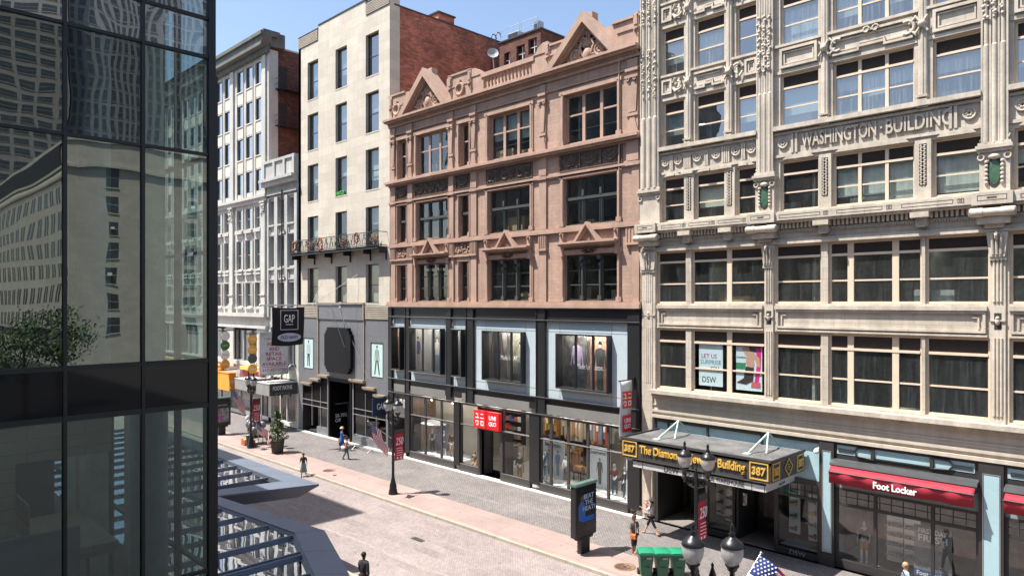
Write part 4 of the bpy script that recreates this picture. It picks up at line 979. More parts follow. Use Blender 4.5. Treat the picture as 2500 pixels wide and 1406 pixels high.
w = MB(); w.box(HX1-.35, HX1, FY+.02, FY+40, 0, 34.6); w.box(HX0, HX0+.3, FY+.02, FY+40, 0, 34.6); w.box(HX0+.3, HX1-.35, FY+40, FY+40.3, 0, 34.6); w.box(HX0+.3, HX1-.35, FY+.45, FY+40, 34.0, 34.3)
w.build('brick_side_wall', M_oldb, hb)
w = MB(); w.box(HX1-.5, HX1+.06, FY+.5, FY+40, 34.6, 34.75); w.box(HX1-.1, HX1+.12, FY-.02, FY+.9, 20, 34.3); w.build('side_coping', M_wht, hb)
rooms(hb, HX0+.3, HX1-.4, [6, 10.2, 13.8, 17.6, 21.1, 24.5, 27.8, 31.2, 33.9], 4, .8)
rnd.seed(21)
for a, c in grp[:12]:
    for z0, z1 in ru+rl:
        window(hb, a, c, z0, z1, -.07, M_dframe if z0 > 21 else M_wht, 1, None, (.5,) if z0 < 21 else (), .06, G_blue, None, (M_curt, .5+.4*rnd.random()) if rnd.random() < .6 else None)
for a, c in grp[12:]:
    for z0, z1 in ru+rl: window(hb, a, c, z0, z1, -.07, M_dframe, 1, None, (), .06, G_blue)
p = MB()
for g0 in range(6):
    e = -63.66-g0*6.95+.62
    p.fb(e-.36, e+.36, 20.9, 33.9, 0, .16); p.cut()
for a, c in grp: p.fb(a-.07, a, 20.9, 33.7, 0, .07); p.fb(c, c+.07, 20.9, 33.7, 0, .07); p.cut()
p.build_each('pier', M_wht, hb)
p = MB()
for a, c in grp:
    for z0, z1 in zip([r[1] for r in ru], [r[0] for r in ru[1:]]): p.fb(a+.02, c-.02, z0+.12, z1-.12, 0, .02); p.fb(a-.05, c+.05, z1-.1, z1, 0, .08); p.cut()
p.build_each('spandrel_panel', M_wht2, hb)
p = MB(); p.fb(HX0, HX1+.35, 33.95, 34.5, 0, .35); p.fprism([(HX0, 34.5), (HX1+.3, 34.5), (HX1+.75, 35.3), (HX0, 35.3)], 0, .9); p.fb(HX0, HX1+.8, 35.3, 35.62, -.6, 1.1); p.fb(HX0, HX1+.7, 35.62, 35.85, -.8, .8)
p.box(HX1, HX1+.5, FY, FY+1.4, 34.5, 35.8)
x = HX0+.2
while x < HX1: p.fb(x, x+.14, 34.55, 35.2, .35, .75); x += .5
p.build('cornice', M_corn, hb)
p = MB(); p.fb(HX0, HX1+.1, 20.72, 20.95, 0, .42); p.fb(HX0, HX1+.05, 20.35, 20.6, 0, .22); p.fb(HX0, HX1, 20.6, 20.72, 0, .3); p.fb(HX0, HX1, 9.6, 9.95, 0, .45); p.fb(HX0, HX1, 9.35, 9.6, 0, .28); p.fb(HX0, HX1, 8.5, 8.75, 0, .3)
p.build('belt_course', M_wht, hb)
for g0 in range(6):
    p = MB(); e = -63.66-g0*6.95+.62
    p.fb(e-.4, e+.4, 9.95, 20.35, 0, .22); p.fb(e-.5, e+.5, 9.95, 10.8, 0, .32); p.fb(e-.48, e+.48, 11.6, 11.75, 0, .3); p.fb(e-.5, e+.5, 20.2, 20.35, 0, .36)
    p.relief(e-.42, e+.42, 19.0, 20.1, .3, g0, k=26, sz=.16); p.build('giant_pilaster', M_wht, hb)
p = MB()
for a, c in grp:
    for zt in (13.35, 17.35): p.fb(a-.1, c+.1, zt+.25, zt+.42, 0, .26); p.fb(a, c, zt-.15, zt+.2, 0, .06)
    p.cut()
    for z0, z1 in rl: p.fb(a-.12, a, z0, z1, 0, .12); p.fb(c, c+.12, z0, z1, 0, .12); p.fb(a-.14, c+.14, z0-.22, z0-.06, 0, .24); p.cut()
p.build_each('window_surround', M_wht, hb)
# lower glazed storey with shop floor beneath
p = MB()
for k in range(5):
    e = -64.4-k*6.95
    p.fb(e-5.1, e, 4.9, 5.3, -.3, .24); p.fb(e-5.1, e, 8.3, 8.5, -.3, 0)
    for j in range(4): x = e-5.1*j/3; p.fb(x-.05, x+.05, 5.3, 8.3, -.3, -.12)
    p.fb(e+.02, e+1.85, 4.6, 8.5, -.3, .16)
p.build('show_window_frame', M_wht, hb)
g = MB(); g.quad((HX0, FY+.25, 5), (HX1-1, FY+.25, 5), (HX1-1, FY+.25, 8.5), (HX0, FY+.25, 8.5)); g.build('show_window_pane', G_blue, hb)
g = MB(); g.box(HX0, HX1-1, FY+.9, FY+.95, 5, 8.5); g.build('show_window_blind', mat('pale green blind', (.42, .5, .46), .8, .15, 1.5, streak=.2), hb)
w = MB(); w.fb(HX0, HX1, 3.6, 4.6, -.2, .02); w.build('shop_fascia', mat('shop fascia', (.5, .48, .46), .6), hb)
w = MB(); w.box(HX0, HX1, FY+2.4, FY+2.5, 0, 4.6); w.box(HX0, HX1, FY+.1, FY+2.4, 0, .03, 1); w.build('shop_interior', [mat('shop back wall', (.24, .22, .2), .85, .2, 1.5), mat('shop floor', (.22, .2, .18), .5)], hb)
p = MB()
x = HX0
while x < HX1: p.fb(x, x+.12, 0, 3.6, -.2, 0); p.fb(x, x+2.3, 0, .4, -.2, 0); p.fb(x, x+2.3, 2.7, 2.8, -.15, 0); x += 2.3
p.build('shopfront_frame', M_steel, hb)
g = MB(); g.quad((HX0, FY+.1, .4), (HX1, FY+.1, .4), (HX1, FY+.1, 3.6), (HX0, FY+.1, 3.6)); g.build('shop_pane', G_shop, hb)
for x0, x1, m_, nm in ((-67.2, -63.0, mat('red sign board', (.55, .02, .03), .5), 'red'), (-90, -72.2, mat('orange sign board', (.75, .30, .02), .5), 'orange')):
    t = thing('shop_sign', nm+' shop sign board along the white office building front', 'shop sign', (x0, FY, 3.5)); p = MB()
    p.fb(x0, x1, 3.55, 4.5, .03, .3); p.build('board', m_, t)
    p = MB(); p.fb(x0, x1, 4.52, 4.85, .03, .55) if nm == 'red' else p.fb(x0, x1, 4.52, 4.6, .03, .4); p.build('top_strip', mat('yellow strip', (.75, .50, .12), .5), t)
t = thing('awning_box', 'orange box awning projecting over the sidewalk from the far shop', 'awning', (-71.5, FY, 3)); p = MB(); p.fb(-77, -68.6, 2.3, 3.95, .3, .95); p.build('box', mat('orange awning', (.72, .31, .03), .6, .08), t); text('CORNER', 'awning_lettering', M_white, t, (-68.59, FY-.63, 3.2), .55, .3, 'x'); p = MB(); p.fb(-77, -68.58, 3.95, 4.03, .3, .99); p.build('edge', mat('orange edge', (.6, .2, .02), .6), t)
# fire escape on the brick side wall
t = thing('fire_escape', 'dark iron fire escape on the old brick side wall of the white building', 'fire escape', (HX1, FY+4, 24)); p = MB()
for z in (27.3, 30.7):
    p.box(HX1+.02, HX1+.9, FY+.6, FY+4.6, z, z+.06)
    for zz in (z+.5, z+1.0): p.tube([(HX1+.02, FY+.6, zz), (HX1+.9, FY+.6, zz), (HX1+.9, FY+4.6, zz), (HX1+.02, FY+4.6, zz)], .02, 4)
    y = FY+.6
    while y < FY+4.7: p.cyl((HX1+.9, y, z), (HX1+.9, y, z+1), .012, 4); y += .25
    p.cut()
p.build_each('platform', M_black, t); p = MB()
for s_ in (0, .6): p.tube([(HX1+.2+s_, FY+4.0, 27.3), (HX1+.2+s_, FY+.8, 30.7)], .03, 4); p.tube([(HX1+.2+s_, FY+.8, 24), (HX1+.2+s_, FY+4.0, 27.3)], .03, 4)
for k in range(24): p.cyl((HX1+.2, FY+4.0-k*.134, 27.3+k*.142), (HX1+.8, FY+4.0-k*.134, 27.3+k*.142), .015, 4)
p.build('stairs', M_black, t)
p = MB()
for z in (27.5, 30.9): p.box(HX1, HX1+.03, FY+.85, FY+1.85, z, z+2.1); p.box(HX1, HX1+.08, FY+.75, FY+1.95, z-.15, z); p.cut()
p.build_each('boarded_window', mat('boarded opening', (.03, .025, .022), .8, .2, 3), hb)

# ---------------- narrow grey building between ----------------
M_ngrey = mat('pale grey painted stone', (.45, .445, .425), .7, .13, .6, streak=.14)
nb = thing('narrow_building', 'narrow pale grey building with a cornice parapet beside the beige building', 'building', (-60, 34, 0))
NX0, NX1 = -62.33, -56.67
cn = [(-61.95, -60.95), (-60.25, -59.1), (-58.4, -57.25)]; rn = [(10.5, 12.75), (14.2, 16.95), (18.05, 20.2)]
w = MB(); w.wall(NX0, NX1, 5.0, 22.4, 0, [(a, c, z0, z1) for a, c in cn for z0, z1 in rn]+[(-61.9, -57.2, 5.3, 8.7)], .4); w.box(NX0, NX1, FY+.5, FY+16, 22, 22.2); w.box(NX0, NX1, FY+16, FY+16.3, 0, 22.2)
w.build('wall', M_ngrey, nb); rooms(nb, NX0+.1, NX1-.1, [9.8, 13.5, 17.4, 21.5], 4, .8)
for a, c in cn:
    for z0, z1 in rn: window(nb, a, c, z0, z1, -.28, M_ngrey, 1, None, (), .07, G_blue, None, (M_curt, .8))
p = MB()
for a, c in ((NX0, -61.95), (-60.95, -60.25), (-59.1, -58.4), (-57.25, NX1)): p.fb(a+.05, c-.05, 9.6, 20.5, 0, .16); p.cut()
for a, c in cn:
    for z0, z1 in ((12.95, 14.0), (16.98, 17.95)): p.ring(a+.04, c-.04, z0+.05, z1-.1, .08, 0, .08); p.fb(a-.05, c+.05, z1-.1, z1+.04, 0, .2); p.cut()
p.build_each('pier', M_ngrey, nb)
p = MB(); p.fb(NX0-.6, NX1, 21.9, 22.15, -.4, .7); p.fb(NX0-.45, NX1, 21.5, 21.9, 0, .5); p.fb(NX0-.2, NX1, 20.7, 20.9, 0, .25); p.fb(NX0-.1, NX1, 20.4, 20.5, 0, .12)
p.fb(NX0-.4, NX1, 22.15, 23.6, -.4, .3); p.fb(NX0-.5, NX1, 23.6, 23.85, -.5, .42)
for x in (NX0-.2, -60.5, -58.6, NX1-.25): p.fb(x-.18, x+.18, 22.15, 23.6, .3, .42)
p.build('cornice', M_ngrey, nb)
w = MB(); w.fb(-61.9, -57.2, 5.3, 5.45, -.35, -.1)
for x in (-61.9, -60.4, -58.8, -57.3): w.fb(x, x+.1, 5.3, 8.7, -.35, -.1)
w.build('show_window_frame', M_ngrey, nb); g = MB(); g.quad((-61.9, FY+.3, 5.3), (-57.2, FY+.3, 5.3), (-57.2, FY+.3, 8.7), (-61.9, FY+.3, 8.7)); g.build('show_window_pane', G_blue, nb)
g = MB(); g.box(-61.9, -57.2, FY+1.4, FY+1.45, 5, 9); g.build('show_window_blind', mat('pale green blind', (.42, .5, .46), .8, .15, 1.5, streak=.2), nb)
w = MB(); w.fb(NX0, NX1, 4.2, 5.0, -.3, 0); w.fb(NX0, NX0+.5, 0, 4.2, -.3, 0); w.fb(NX1-.35, NX1, 0, 4.2, -.3, 0); w.fb(-61.83, -57.02, 0, .35, -.3, -.02); w.fb(-60.2, -60.08, .35, 4.2, -.2, -.05); w.fb(-58.95, -58.83, 0, 4.2, -.2, -.05); w.fb(-57.3, -57.2, 0, 4.2, -.2, -.05); w.build('shopfront_frame', mat('cream shop frame', (.62, .6, .52), .6), nb)
g = MB(); g.quad((-61.83, FY+.12, .35), (-57.02, FY+.12, .35), (-57.02, FY+.12, 4.2), (-61.83, FY+.12, 4.2)); g.build('shop_pane', G_shop, nb)
w = MB(); w.box(NX0+.1, NX1-.1, FY+3, FY+3.1, 0, 5); w.box(NX0+.1, NX1-.1, FY+.2, FY+3, 0, .04, 1); w.build('shop_interior', [mat('yellowish shop wall', (.4, .38, .26), .8), mat('shop floor', (.22, .2, .18), .5)], nb)
w = MB(); w.tube([(-59.15, FY-.3, 2.5), (-59.15, FY-.3, 21)], .07, 6)
for z in (8, 12.9, 17): w.fb(-59.2, -59.1, z, z+.08, 0, .3); w.fb(-59.6, -58.7, z+.3, z+.36, .2, .3)
w.build('conduit_pipe', M_dframe, nb)

# ---------------- buildings behind ----------------
pb = thing('rooftop_penthouse', 'small brick rooftop building behind the brownstone parapet with dark windows', 'building', (-39, 43, 24))
w = MB(); w.wall(-41.6, -37.0, 24, 31.9, FY-40, [(-39.6, -38.7, 30.0, 31.2), (-38.3, -37.4, 30.2, 31.4), (-41.0, -40.3, 29.9, 31.0)], .3); w.box(-37.3, -37.0, 40.01, 50, 24, 31.9); w.box(-41.6, -41.3, 40.01, 50, 24, 31.9); w.box(-41.3, -37.3, 50, 50.3, 24, 31.9); w.box(-41.3, -37.3, 40.3, 50, 31.5, 31.7)
w.build('wall', M_oldb, pb)
w = MB(); w.box(-41.7, -36.9, 39.9, 40.25, 31.9, 32.02); w.box(-37.25, -36.9, 40.25, 50.3, 31.9, 32.02); w.build('coping', M_dframe, pb)
w = MB(); w.box(-41.2, -37.32, 40.31, 40.36, 29, 31.45); w.build('window_pane', mat('black window', (.02, .025, .03), .1), pb)
w = MB()
for x0, x1, z0, z1 in ((-39.6, -38.7, 30.0, 31.2), (-38.3, -37.4, 30.2, 31.4), (-41.0, -40.3, 29.9, 31.0)): w.box((x0+x1)/2-.03, (x0+x1)/2+.03, 40.24, 40.3, z0, z1); w.box(x0, x1, 40.24, 40.3, (z0+z1)/2-.03, (z0+z1)/2+.03)
w.build('window_bar', M_white, pb)
M_gal = mat('galvanised steel', (.45, .46, .47), .4, metal=.7)
t = thing('roof_railing', 'thin grey guard railing on the rooftop behind the brownstone gable', 'railing', (-39.5, 40, 32)); p = MB()
p.tube([(-41.5, 40.1, 32), (-41.5, 40.1, 33), (-39.4, 40.1, 33), (-39.4, 40.1, 32)], .025, 5); p.tube([(-39.2, 40.1, 32), (-39.2, 40.1, 33), (-37.4, 40.1, 33.0), (-37.4, 40.1, 32)], .025, 5); p.tube([(-41.5, 40.1, 32.5), (-37.4, 40.1, 32.5)], .02, 5); p.build('rails', M_gal, t)
t = thing('roof_ladder', 'hooked rooftop access ladder with two curved black rails', 'ladder', (-41.9, 39.9, 29)); p = MB()
for x in (-42.3, -41.75): p.tube([(x, 39.8, 29), (x, 39.8, 32.6), (x, 39.95, 32.9), (x, 40.25, 32.9), (x, 40.4, 32.6)], .04, 6)
for k in range(10): p.cyl((-42.3, 39.8, 29.2+k*.33), (-41.75, 39.8, 29.2+k*.33), .02, 5)
p.build('rails', M_black, t)
t = thing('air_conditioner', 'grey louvred rooftop air conditioner beside the guard railing', 'air conditioner', (-40.4, 40.6, 31.9)); p = MB(); p.box(-40.9, -39.7, 40.3, 41.2, 31.9, 32.6); p.build('casing', M_gal, t, bevel=.03); p = MB()
for k in range(6): p.box(-40.85, -39.75, 40.27, 40.3, 31.98+k*.1, 32.02+k*.1)
p.build('louvres', M_dframe, t)
t = thing('vent_box', 'tall louvred vent box at the rooftop corner of the brick penthouse', 'vent', (-37.6, 40.5, 31.9)); p = MB(); p.box(-37.9, -37.4, 40.2, 40.8, 32.0, 32.75); p.build('casing', M_gal, t); p = MB()
for k in range(5): p.box(-37.88, -37.42, 40.17, 40.2, 32.05+k*.13, 32.1+k*.13)
p.build('louvres', M_dframe, t)
t = thing('satellite_dish', 'grey satellite dish on the roof edge below the ladder', 'satellite dish', (-41.3, 38.6, 29)); p = MB(); c = Vector((-40.75, 38.5, 30.55)); dr = Vector((.75, -.6, .3)).normalized(); u = dr.orthogonal().normalized(); v_ = dr.cross(u); n = 18; vs = [tuple(c)]
for rr, hh in ((.22, .03), (.45, .14)):
    vs += [tuple(c+dr*hh+(u*math.cos(2*math.pi*i/n)+v_*math.sin(2*math.pi*i/n))*rr) for i in range(n)]
p.add(vs, [(0, 1+i, 1+(i+1) % n) for i in range(n)]+[(1+i, 1+n+i, 1+n+(i+1) % n, 1+(i+1) % n) for i in range(n)], 0, True); p.build('dish', mat('grey dish', (.3, .32, .34), .5), t); p = MB(); p.tube([tuple(c), (-40.75, 38.7, 29.0)], .04, 6); p.tube([tuple(c), tuple(c+dr*.6)], .015, 5); p.build('mast', M_gal, t)
# ---------------- glass corner building (left foreground) ----------------
TX, TY = -17.1, 6.98
M_mull = mat('black mullion', (.012, .012, .012), .45, .05)
G_tow = glass('dark curtain wall glass', (.31, .41, .395), .16, .0015, .0075, .5, refl=(.82, .88, .86))
G_tow2 = glass('pale curtain wall glass', (.36, .41, .40), .3, .002, .014, .5)
tb = thing('glass_corner_building', 'dark glass curtain wall building with black mullions filling the left foreground', 'building', (-24, 0, 0))
ys = [TY-.07-1.52*k for k in range(0, 12)]; zs = [0, 4.6, 8.58, 9.6, 14.51, 16.83, 17.75, 18.9]
for i in range(len(ys)-1):
    for j, (z0, z1) in enumerate(zip(zs, zs[1:])):
        if j == 2: continue
        q = random.Random(i*31+j); t1, t2 = q.uniform(-.004, .004), q.uniform(-.004, .004)
        g = MB(); g.quad((TX-.05+t1, ys[i+1], z0), (TX-.05-t1, ys[i], z0), (TX-.05-t1+t2, ys[i], z1), (TX-.05+t1+t2, ys[i+1], z1)); g.build('pane', G_tow2 if j >= 5 else G_tow, tb)
m = MB()
for y in ys[1:]: m.box(TX-.16, TX+.02, y-.035, y+.035, 0, 18.9); m.cut()
m.box(TX-.3, TX+.03, TY-.14, TY+.02, 0, 18.9); m.box(TX-.28, TX+.03, TY+.02, TY+.07, 0, 16.4)
m.build_each('mullion', M_mull, tb)
m = MB()
for z in (4.6, 14.51, 16.83, 17.75, 18.9): m.box(TX-.12, TX+.0, ys[-1], TY-.14, z-.035, z+.035); m.cut()
m.build_each('transom_bar', M_mull, tb)
m = MB(); m.box(TX-.1, TX-.02, ys[-1], TY-.14, 8.62, 9.56); m.build('spandrel', mat('black spandrel glass', (.008, .008, .009), .04, .1), tb)
m = MB(); m.box(TX-.1, TX+.01, ys[-1], TY-.14, 8.5, 8.62); m.box(TX-.1, TX+.01, ys[-1], TY-.14, 9.56, 9.66)
for y in ys[1:]: m.box(TX-.1, TX-.0, y-.02, y+.02, 8.62, 9.56)
m.build('spandrel_trim', M_mull, tb)
# street side of the same building
x = TX-.3; k = 0
m = MB()
while x > -60:
    m.box(x-.05, x+.05, TY-.14, TY+.02, 0, 18.9); m.cut(); x -= 1.9
for z in (4.6, 8.6, 9.6, 12.2, 14.5, 16.83, 18.9): m.box(-60, TX-.3, TY-.12, TY, z-.04, z+.04); m.cut()
m.build_each('mullion', M_mull, tb)
g = MB(); g.quad((-60, TY-.08, 0), (TX-.3, TY-.08, 0), (TX-.3, TY-.08, 18.9), (-60, TY-.08, 18.9)); g.build('street_glazing', glass('street curtain wall glass', (.85, .92, .9), .08, .004, .02, .6), tb)
M_int = mat('beige stone interior wall', (.34, .32, .27), .7, .08, .6, brick=('z', 1.3, .34, .012, .45, .06))
M_intw = mat('white interior fin', (.6, .62, .57), .6)
M_slab = mat('dark ceiling', (.05, .05, .05), .9)
w = MB(); w.box(-60, TX-.35, -10, TY-.3, 8.7, 9.5); w.box(-60, TX-.35, -10, TY-.3, 18.5, 18.8); w.box(-60, TX-.35, -10.3, -10, 0, 18.8); w.box(-60.3, -60, -10, TY-.2, 0, 18.8); w.build('floor_slab', M_slab, tb)
w = MB()
w.box(-26, -25.7, -10, 2.4, 9.5, 18.5); w.box(-27.5, -26, 2.1, 2.4, 9.5, 18.5); w.box(-22.2, -21.6, -10, 1.7, 0, 8.7); w.box(-22.2, -21.6, 1.7, 3.4, 6.9, 8.7); w.box(-22.2, -21.6, 3.4, 3.8, 0, 8.7); w.box(-22.2, -21.6, 3.8, 6.0, 6.9, 8.7)
w.build('interior_wall', M_int, tb)
w = MB(); w.box(-30, -29.7, -10, TY-.6, 0, 8.7, 0); w.box(-19.9, -19.6, -10, 6.15, 9.5, 18.5, 0); w.build('core_wall', mat('dark core wall', (.085, .085, .08), .85, .1), tb)
w = MB()
for x in (-19.4, -20.6, -24.2, -25.4, -27.0): w.box(x-.2, x+.2, TY-.9, TY-.4, 0, 8.7); w.box(x-.2, x+.2, TY-.9, TY-.4, 9.5, 18.5)
w.build('interior_fin', M_intw, tb)
w = MB(); w.cyl((-18.6, 6.0, 0), (-18.6, 6.0, 8.7), .42, 20, m=0); w.cyl((-19.0, 4.9, 9.5), (-19.0, 4.9, 18.5), .35, 20); w.build('column', mat('blue grey column', (.25, .36, .42), .5), tb)
w = MB(); w.box(TX-.5, TX-.42, -6.4, 1.9, 0, 6.2); w.build('blue_screen', mat('blue interior screen', (.09, .17, .28), .5), tb) if False else None
w = MB(); w.box(-20.3, -20.2, -1, 4.9, 0, 5.4, 0); w.build('blue_screen', mat('blue interior screen', (.10, .19, .30), .5), tb)
w = MB(); w.box(-25, -21, 2, 6, 4.3, 4.6); w.box(-24, -22.4, 4.2, 4.26, 4.6, 5.6); w.build('landing', M_int, tb)
for x, y, z in ((-19.5, 1, 8.6), (-19.5, 4, 8.6), (-23.8, 4, 8.6), (-26.5, 3, 8.6)):  # added light strips that brighten the otherwise dark lobby
    w = MB(); w.box(x-.5, x+.5, y-.12, y+.12, z, z+.06); w.build('added_fill_lamp', emit('lobby fill light', (.95, 1, .92), 8), tb)
w = MB(); w.box(-60, TX-.35, -10, TY-.2, -.05, .02); w.build('lobby_floor', mat('lobby floor', (.12, .11, .1), .4), tb)
w = MB(); w.box(-60, TX, -10.3, TY-.1, 18.9, 19.1); w.build('roof', M_slab, tb)

# ---------------- zigzag glass canopy over its entrance ----------------
cb = thing('entrance_canopy', 'zigzag glass roofed entrance canopy with dark grey metal border below the tower', 'canopy', (-28, 11, 0))
Z = 3.5
M_bord = mat('blue grey metal cladding', (.17, .20, .255), .42, .06, 1, metal=.35, speck=.06)
outl = [(-46, 15.05), (-26.36, 15.05), (-27.55, 11.33), (-20.88, 12.13), (-17.07, 10.67), (-14.2, 9.2)]
innr = [(-46, 14.2), (-27.9, 14.2), (-28.65, 10.62), (-21.35, 11.32), (-17.75, 9.98), (-14.9, 8.5)]
m = MB()
for (a, b_, c, d) in zip(outl, outl[1:], innr[1:], innr):
    lp = lambda p, r, u: (p[0]+(r[0]-p[0])*u, p[1]+(r[1]-p[1])*u)
    zb = Z-.62; a2, b2 = lp(a, d, .55), lp(b_, c, .55)
    m.add([(*a, Z), (*b_, Z), (*c, Z), (*d, Z)][::-1], [(0, 1, 2, 3)]); m.add([(*a2, zb), (*b2, zb), (*c, zb), (*d, zb)], [(0, 1, 2, 3)])
    m.quad((*a, Z-.07), (*b_, Z-.07), (*b_, Z), (*a, Z)); m.quad((*a2, zb), (*b2, zb), (*b_, Z-.07), (*a, Z-.07)); m.quad((*d, zb), (*d, Z), (*c, Z), (*c, zb))
m.build('border', M_bord, cb)
m = MB()
for (a, b_, c, d) in zip(outl, outl[1:], innr[1:], innr):                       # panel joints across the border
    L = math.dist(a, b_); n = max(1, round(L/2.2))
    for k in range(1, n+1):
        u = k/n; p0 = (a[0]+(b_[0]-a[0])*u, a[1]+(b_[1]-a[1])*u); p1 = (d[0]+(c[0]-d[0])*u, d[1]+(c[1]-d[1])*u)
        dx = .012; m.quad((p0[0]-dx, p0[1], Z+.003), (p0[0]+dx, p0[1], Z+.003), (p1[0]+dx, p1[1], Z+.003), (p1[0]-dx, p1[1], Z+.003))
m.build('panel_joint', M_black, cb)
m = MB()
for a, b_ in zip(innr, innr[1:]):
    nx, ny = -(b_[1]-a[1]), b_[0]-a[0]; L = math.hypot(nx, ny); nx, ny = nx/L*-.22, ny/L*-.22
    m.quad((*a, Z-.02), (*b_, Z-.02), (b_[0]+nx, b_[1]+ny, Z-.12), (a[0]+nx, a[1]+ny, Z-.12))
m.build('gutter', M_black, cb)
def yin(x):
    for a, b_ in zip(innr, innr[1:]):
        if a[0] <= x <= b_[0]: return a[1]+(b_[1]-a[1])*(x-a[0])/(b_[0]-a[0])
    return None
xs = [-46+1.55*k for k in range(18)]+[-19.4, -17.9, -16.3]
m = MB()
for x in sorted(xs):
    y1 = 14.2 if x < -28.1 else yin(x)
    if y1 is None: continue
    m.box(x-.05, x+.05, TY+.1, y1-.1, Z-.22, Z-.04); m.box(x-.03, x+.03, TY+.1, y1-.1, Z-.04, Z+.0); m.cut()
m.build_each('roof_beam', M_bord, cb)
G_can = glass('canopy glass', (.5, .6, .66), .5, .003, .006, .7)
g = MB()
for x0, x1 in zip(sorted(xs), sorted(xs)[1:]):
    ya = min(yin(x0) or 14.2, 14.2); yb = min(yin(x1) or 8.6, 14.2)
    if x1 < -28.6: ya = yb = 14.2
    elif x0 < -28.6: ya = 10.7
    g.quad((x0, TY+.1, Z-.09), (x1, TY+.1, Z-.09), (x1, yb, Z-.09), (x0, ya, Z-.09))
g.build('glass_pane', G_can, cb)
m = MB()
for x, y in ((-44, 13.5), (-36, 13.5), (-29.5, 13.0), (-26, 9.8), (-21.5, 10.6), (-17.8, 9.2)): m.cyl((x, y, -.0), (x, y, Z-.3), .11, 12); m.cut()
m.build_each('post', M_bord, cb)

# ---------------- buildings off to the side: seen as reflections and as shade ----------------
def block(name, label, x0, x1, y0, y1, z0, z1, m, sides, ww=1.3, wh=2.0, px=2.9, pz=3.5, cor=None, zs=None, gl=None):
    t = thing(name, label, 'building', ((x0+x1)/2, (y0+y1)/2, 0)); w = MB(); gl = gl or mat('dim office pane', (.05, .06, .065), .08, .3, .4)
    w.box(x0, x1, y0, y1, z0, z1); w.build('wall', m, t); f = MB(); s = MB()
    def cells(a, b_):
        n = max(1, int((b_-a)/px)); return [a+(b_-a)*(i+.5)/n for i in range(n)]
    z = z0+(zs or 5.5)
    while z < z1-wh-1:
        if 'S' in sides:
            for c in cells(x0, x1): f.box(c-ww/2, c+ww/2, y0-.02, y0+.02, z, z+wh); s.box(c-ww/2-.1, c+ww/2+.1, y0-.14, y0, z-.16, z); s.box(c-ww/2-.1, c-ww/2, y0-.1, y0, z, z+wh)
        if 'N' in sides:
            for c in cells(x0, x1): f.box(c-ww/2, c+ww/2, y1-.02, y1+.02, z, z+wh); s.box(c-ww/2-.1, c+ww/2+.1, y1, y1+.14, z-.16, z)
        if 'W' in sides:
            for c in cells(y0, y1): f.box(x0-.02, x0+.02, c-ww/2, c+ww/2, z, z+wh); s.box(x0-.14, x0, c-ww/2-.1, c+ww/2+.1, z-.16, z); s.box(x0-.03, x0, c-ww/2, c+ww/2, z+wh*.5-.04, z+wh*.5+.04)
        if 'E' in sides:
            for c in cells(y0, y1): f.box(x1-.02, x1+.02, c-ww/2, c+ww/2, z, z+wh)
        z += pz
    f.build('window_panes', gl, t); s.build('window_sills', m, t)
    if cor:
        c = MB()
        for k, (zz, h, o) in enumerate(cor): c.box(x0-o, x1+o, y0-o, y1+o, zz, zz+h)
        c.build('cornice', m, t)
    return t
M_st = mat('grey limestone', (.48, .45, .38), .8, .08, .4, brick=('z', 1.4, .6, .01, .75, .06))
M_cc = mat('pale concrete grid', (.24, .235, .22), .8, .08)
# across the side street on the shop side: its image stands in the curtain wall
sb = block('stone_corner_building', 'grey limestone corner building with bracketed cornice, mirrored in the dark curtain wall', 99.4, 190, 31.0, 56, 0, 38.3, M_st, 'W', 2.1, 2.7, 12, 4.2, [(33.4, .5, .5), (37.8, .6, .3)])
c = MB(); f = MB()
for k in range(60): x = 100.2+k*1.5; c.ball((x, 30.8, 32.4), .5, 8, 5, .8, .7, 1.7)
c.build('bracket_frieze', M_st, sb)
for z in (6.5, 10.9, 15.1, 19.3, 23.5, 27.7):
    for k in range(50):
        if k % 3 == 2: continue
        x = 100.4+k*1.75; f.box(x, x+1.05, 30.95, 31.02, z, z+2.8)
f.build('street_window_panes', mat('dim office pane', (.05, .06, .065), .08, .3, .4), sb)
c = MB(); c.box(104, 190, 30.6, 32, 34.0, 37.7); c.box(99.2, 190, 30.5, 31, 5.4, 6.0); c.build('mansard_band', mat('dark slate', (.03, .03, .032), .7), sb)
c = MB()
for z in (15.2, 23.6): c.box(99.0, 99.5, 36.6, 37.4, z, z+.5); c.box(99.0, 99.5, 49.3, 50.1, z+4.2, z+4.7)
c.build('window_air_conditioner', M_white, sb)
block('concrete_grid_tower', 'tall concrete tower with a grid of dark windows, mirrored high in the curtain wall', 195, 235, 34, 52.5, 0, 130, M_cc, 'WS', 3.6, 1.7, 4.4, 3.2)
block('ribbed_slab_tower', 'tall grey ribbed tower mirrored beside the concrete grid tower', 200, 240, 54, 110, 0, 130, mat('grey ribbed cladding', (.20, .21, .215), .5), 'W', 1.1, 3.0, 2.0, 4.0)
# on the camera side of the street
block('residential_tower', 'tall slab tower behind the glass corner building whose shadow falls on the street', -68, -45.7, -22, 5.0, 19.2, 40, M_cc, 'NE', 1.6, 1.9, 3, 3.4)
block('brick_office_block', 'tall brick office block across the street from the shops', -48, -24, -30, -11, 0, 27, mat('brown brick block', (.2, .12, .09), .85, .15, .5), 'NE', 1.4, 2, 3, 3.5)
block('low_office_block', 'lower stone office block across the street from the terracotta building', -22, 30, -30, -6.5, 0, 24, M_st, 'N', 1.5, 2, 3, 3.6)

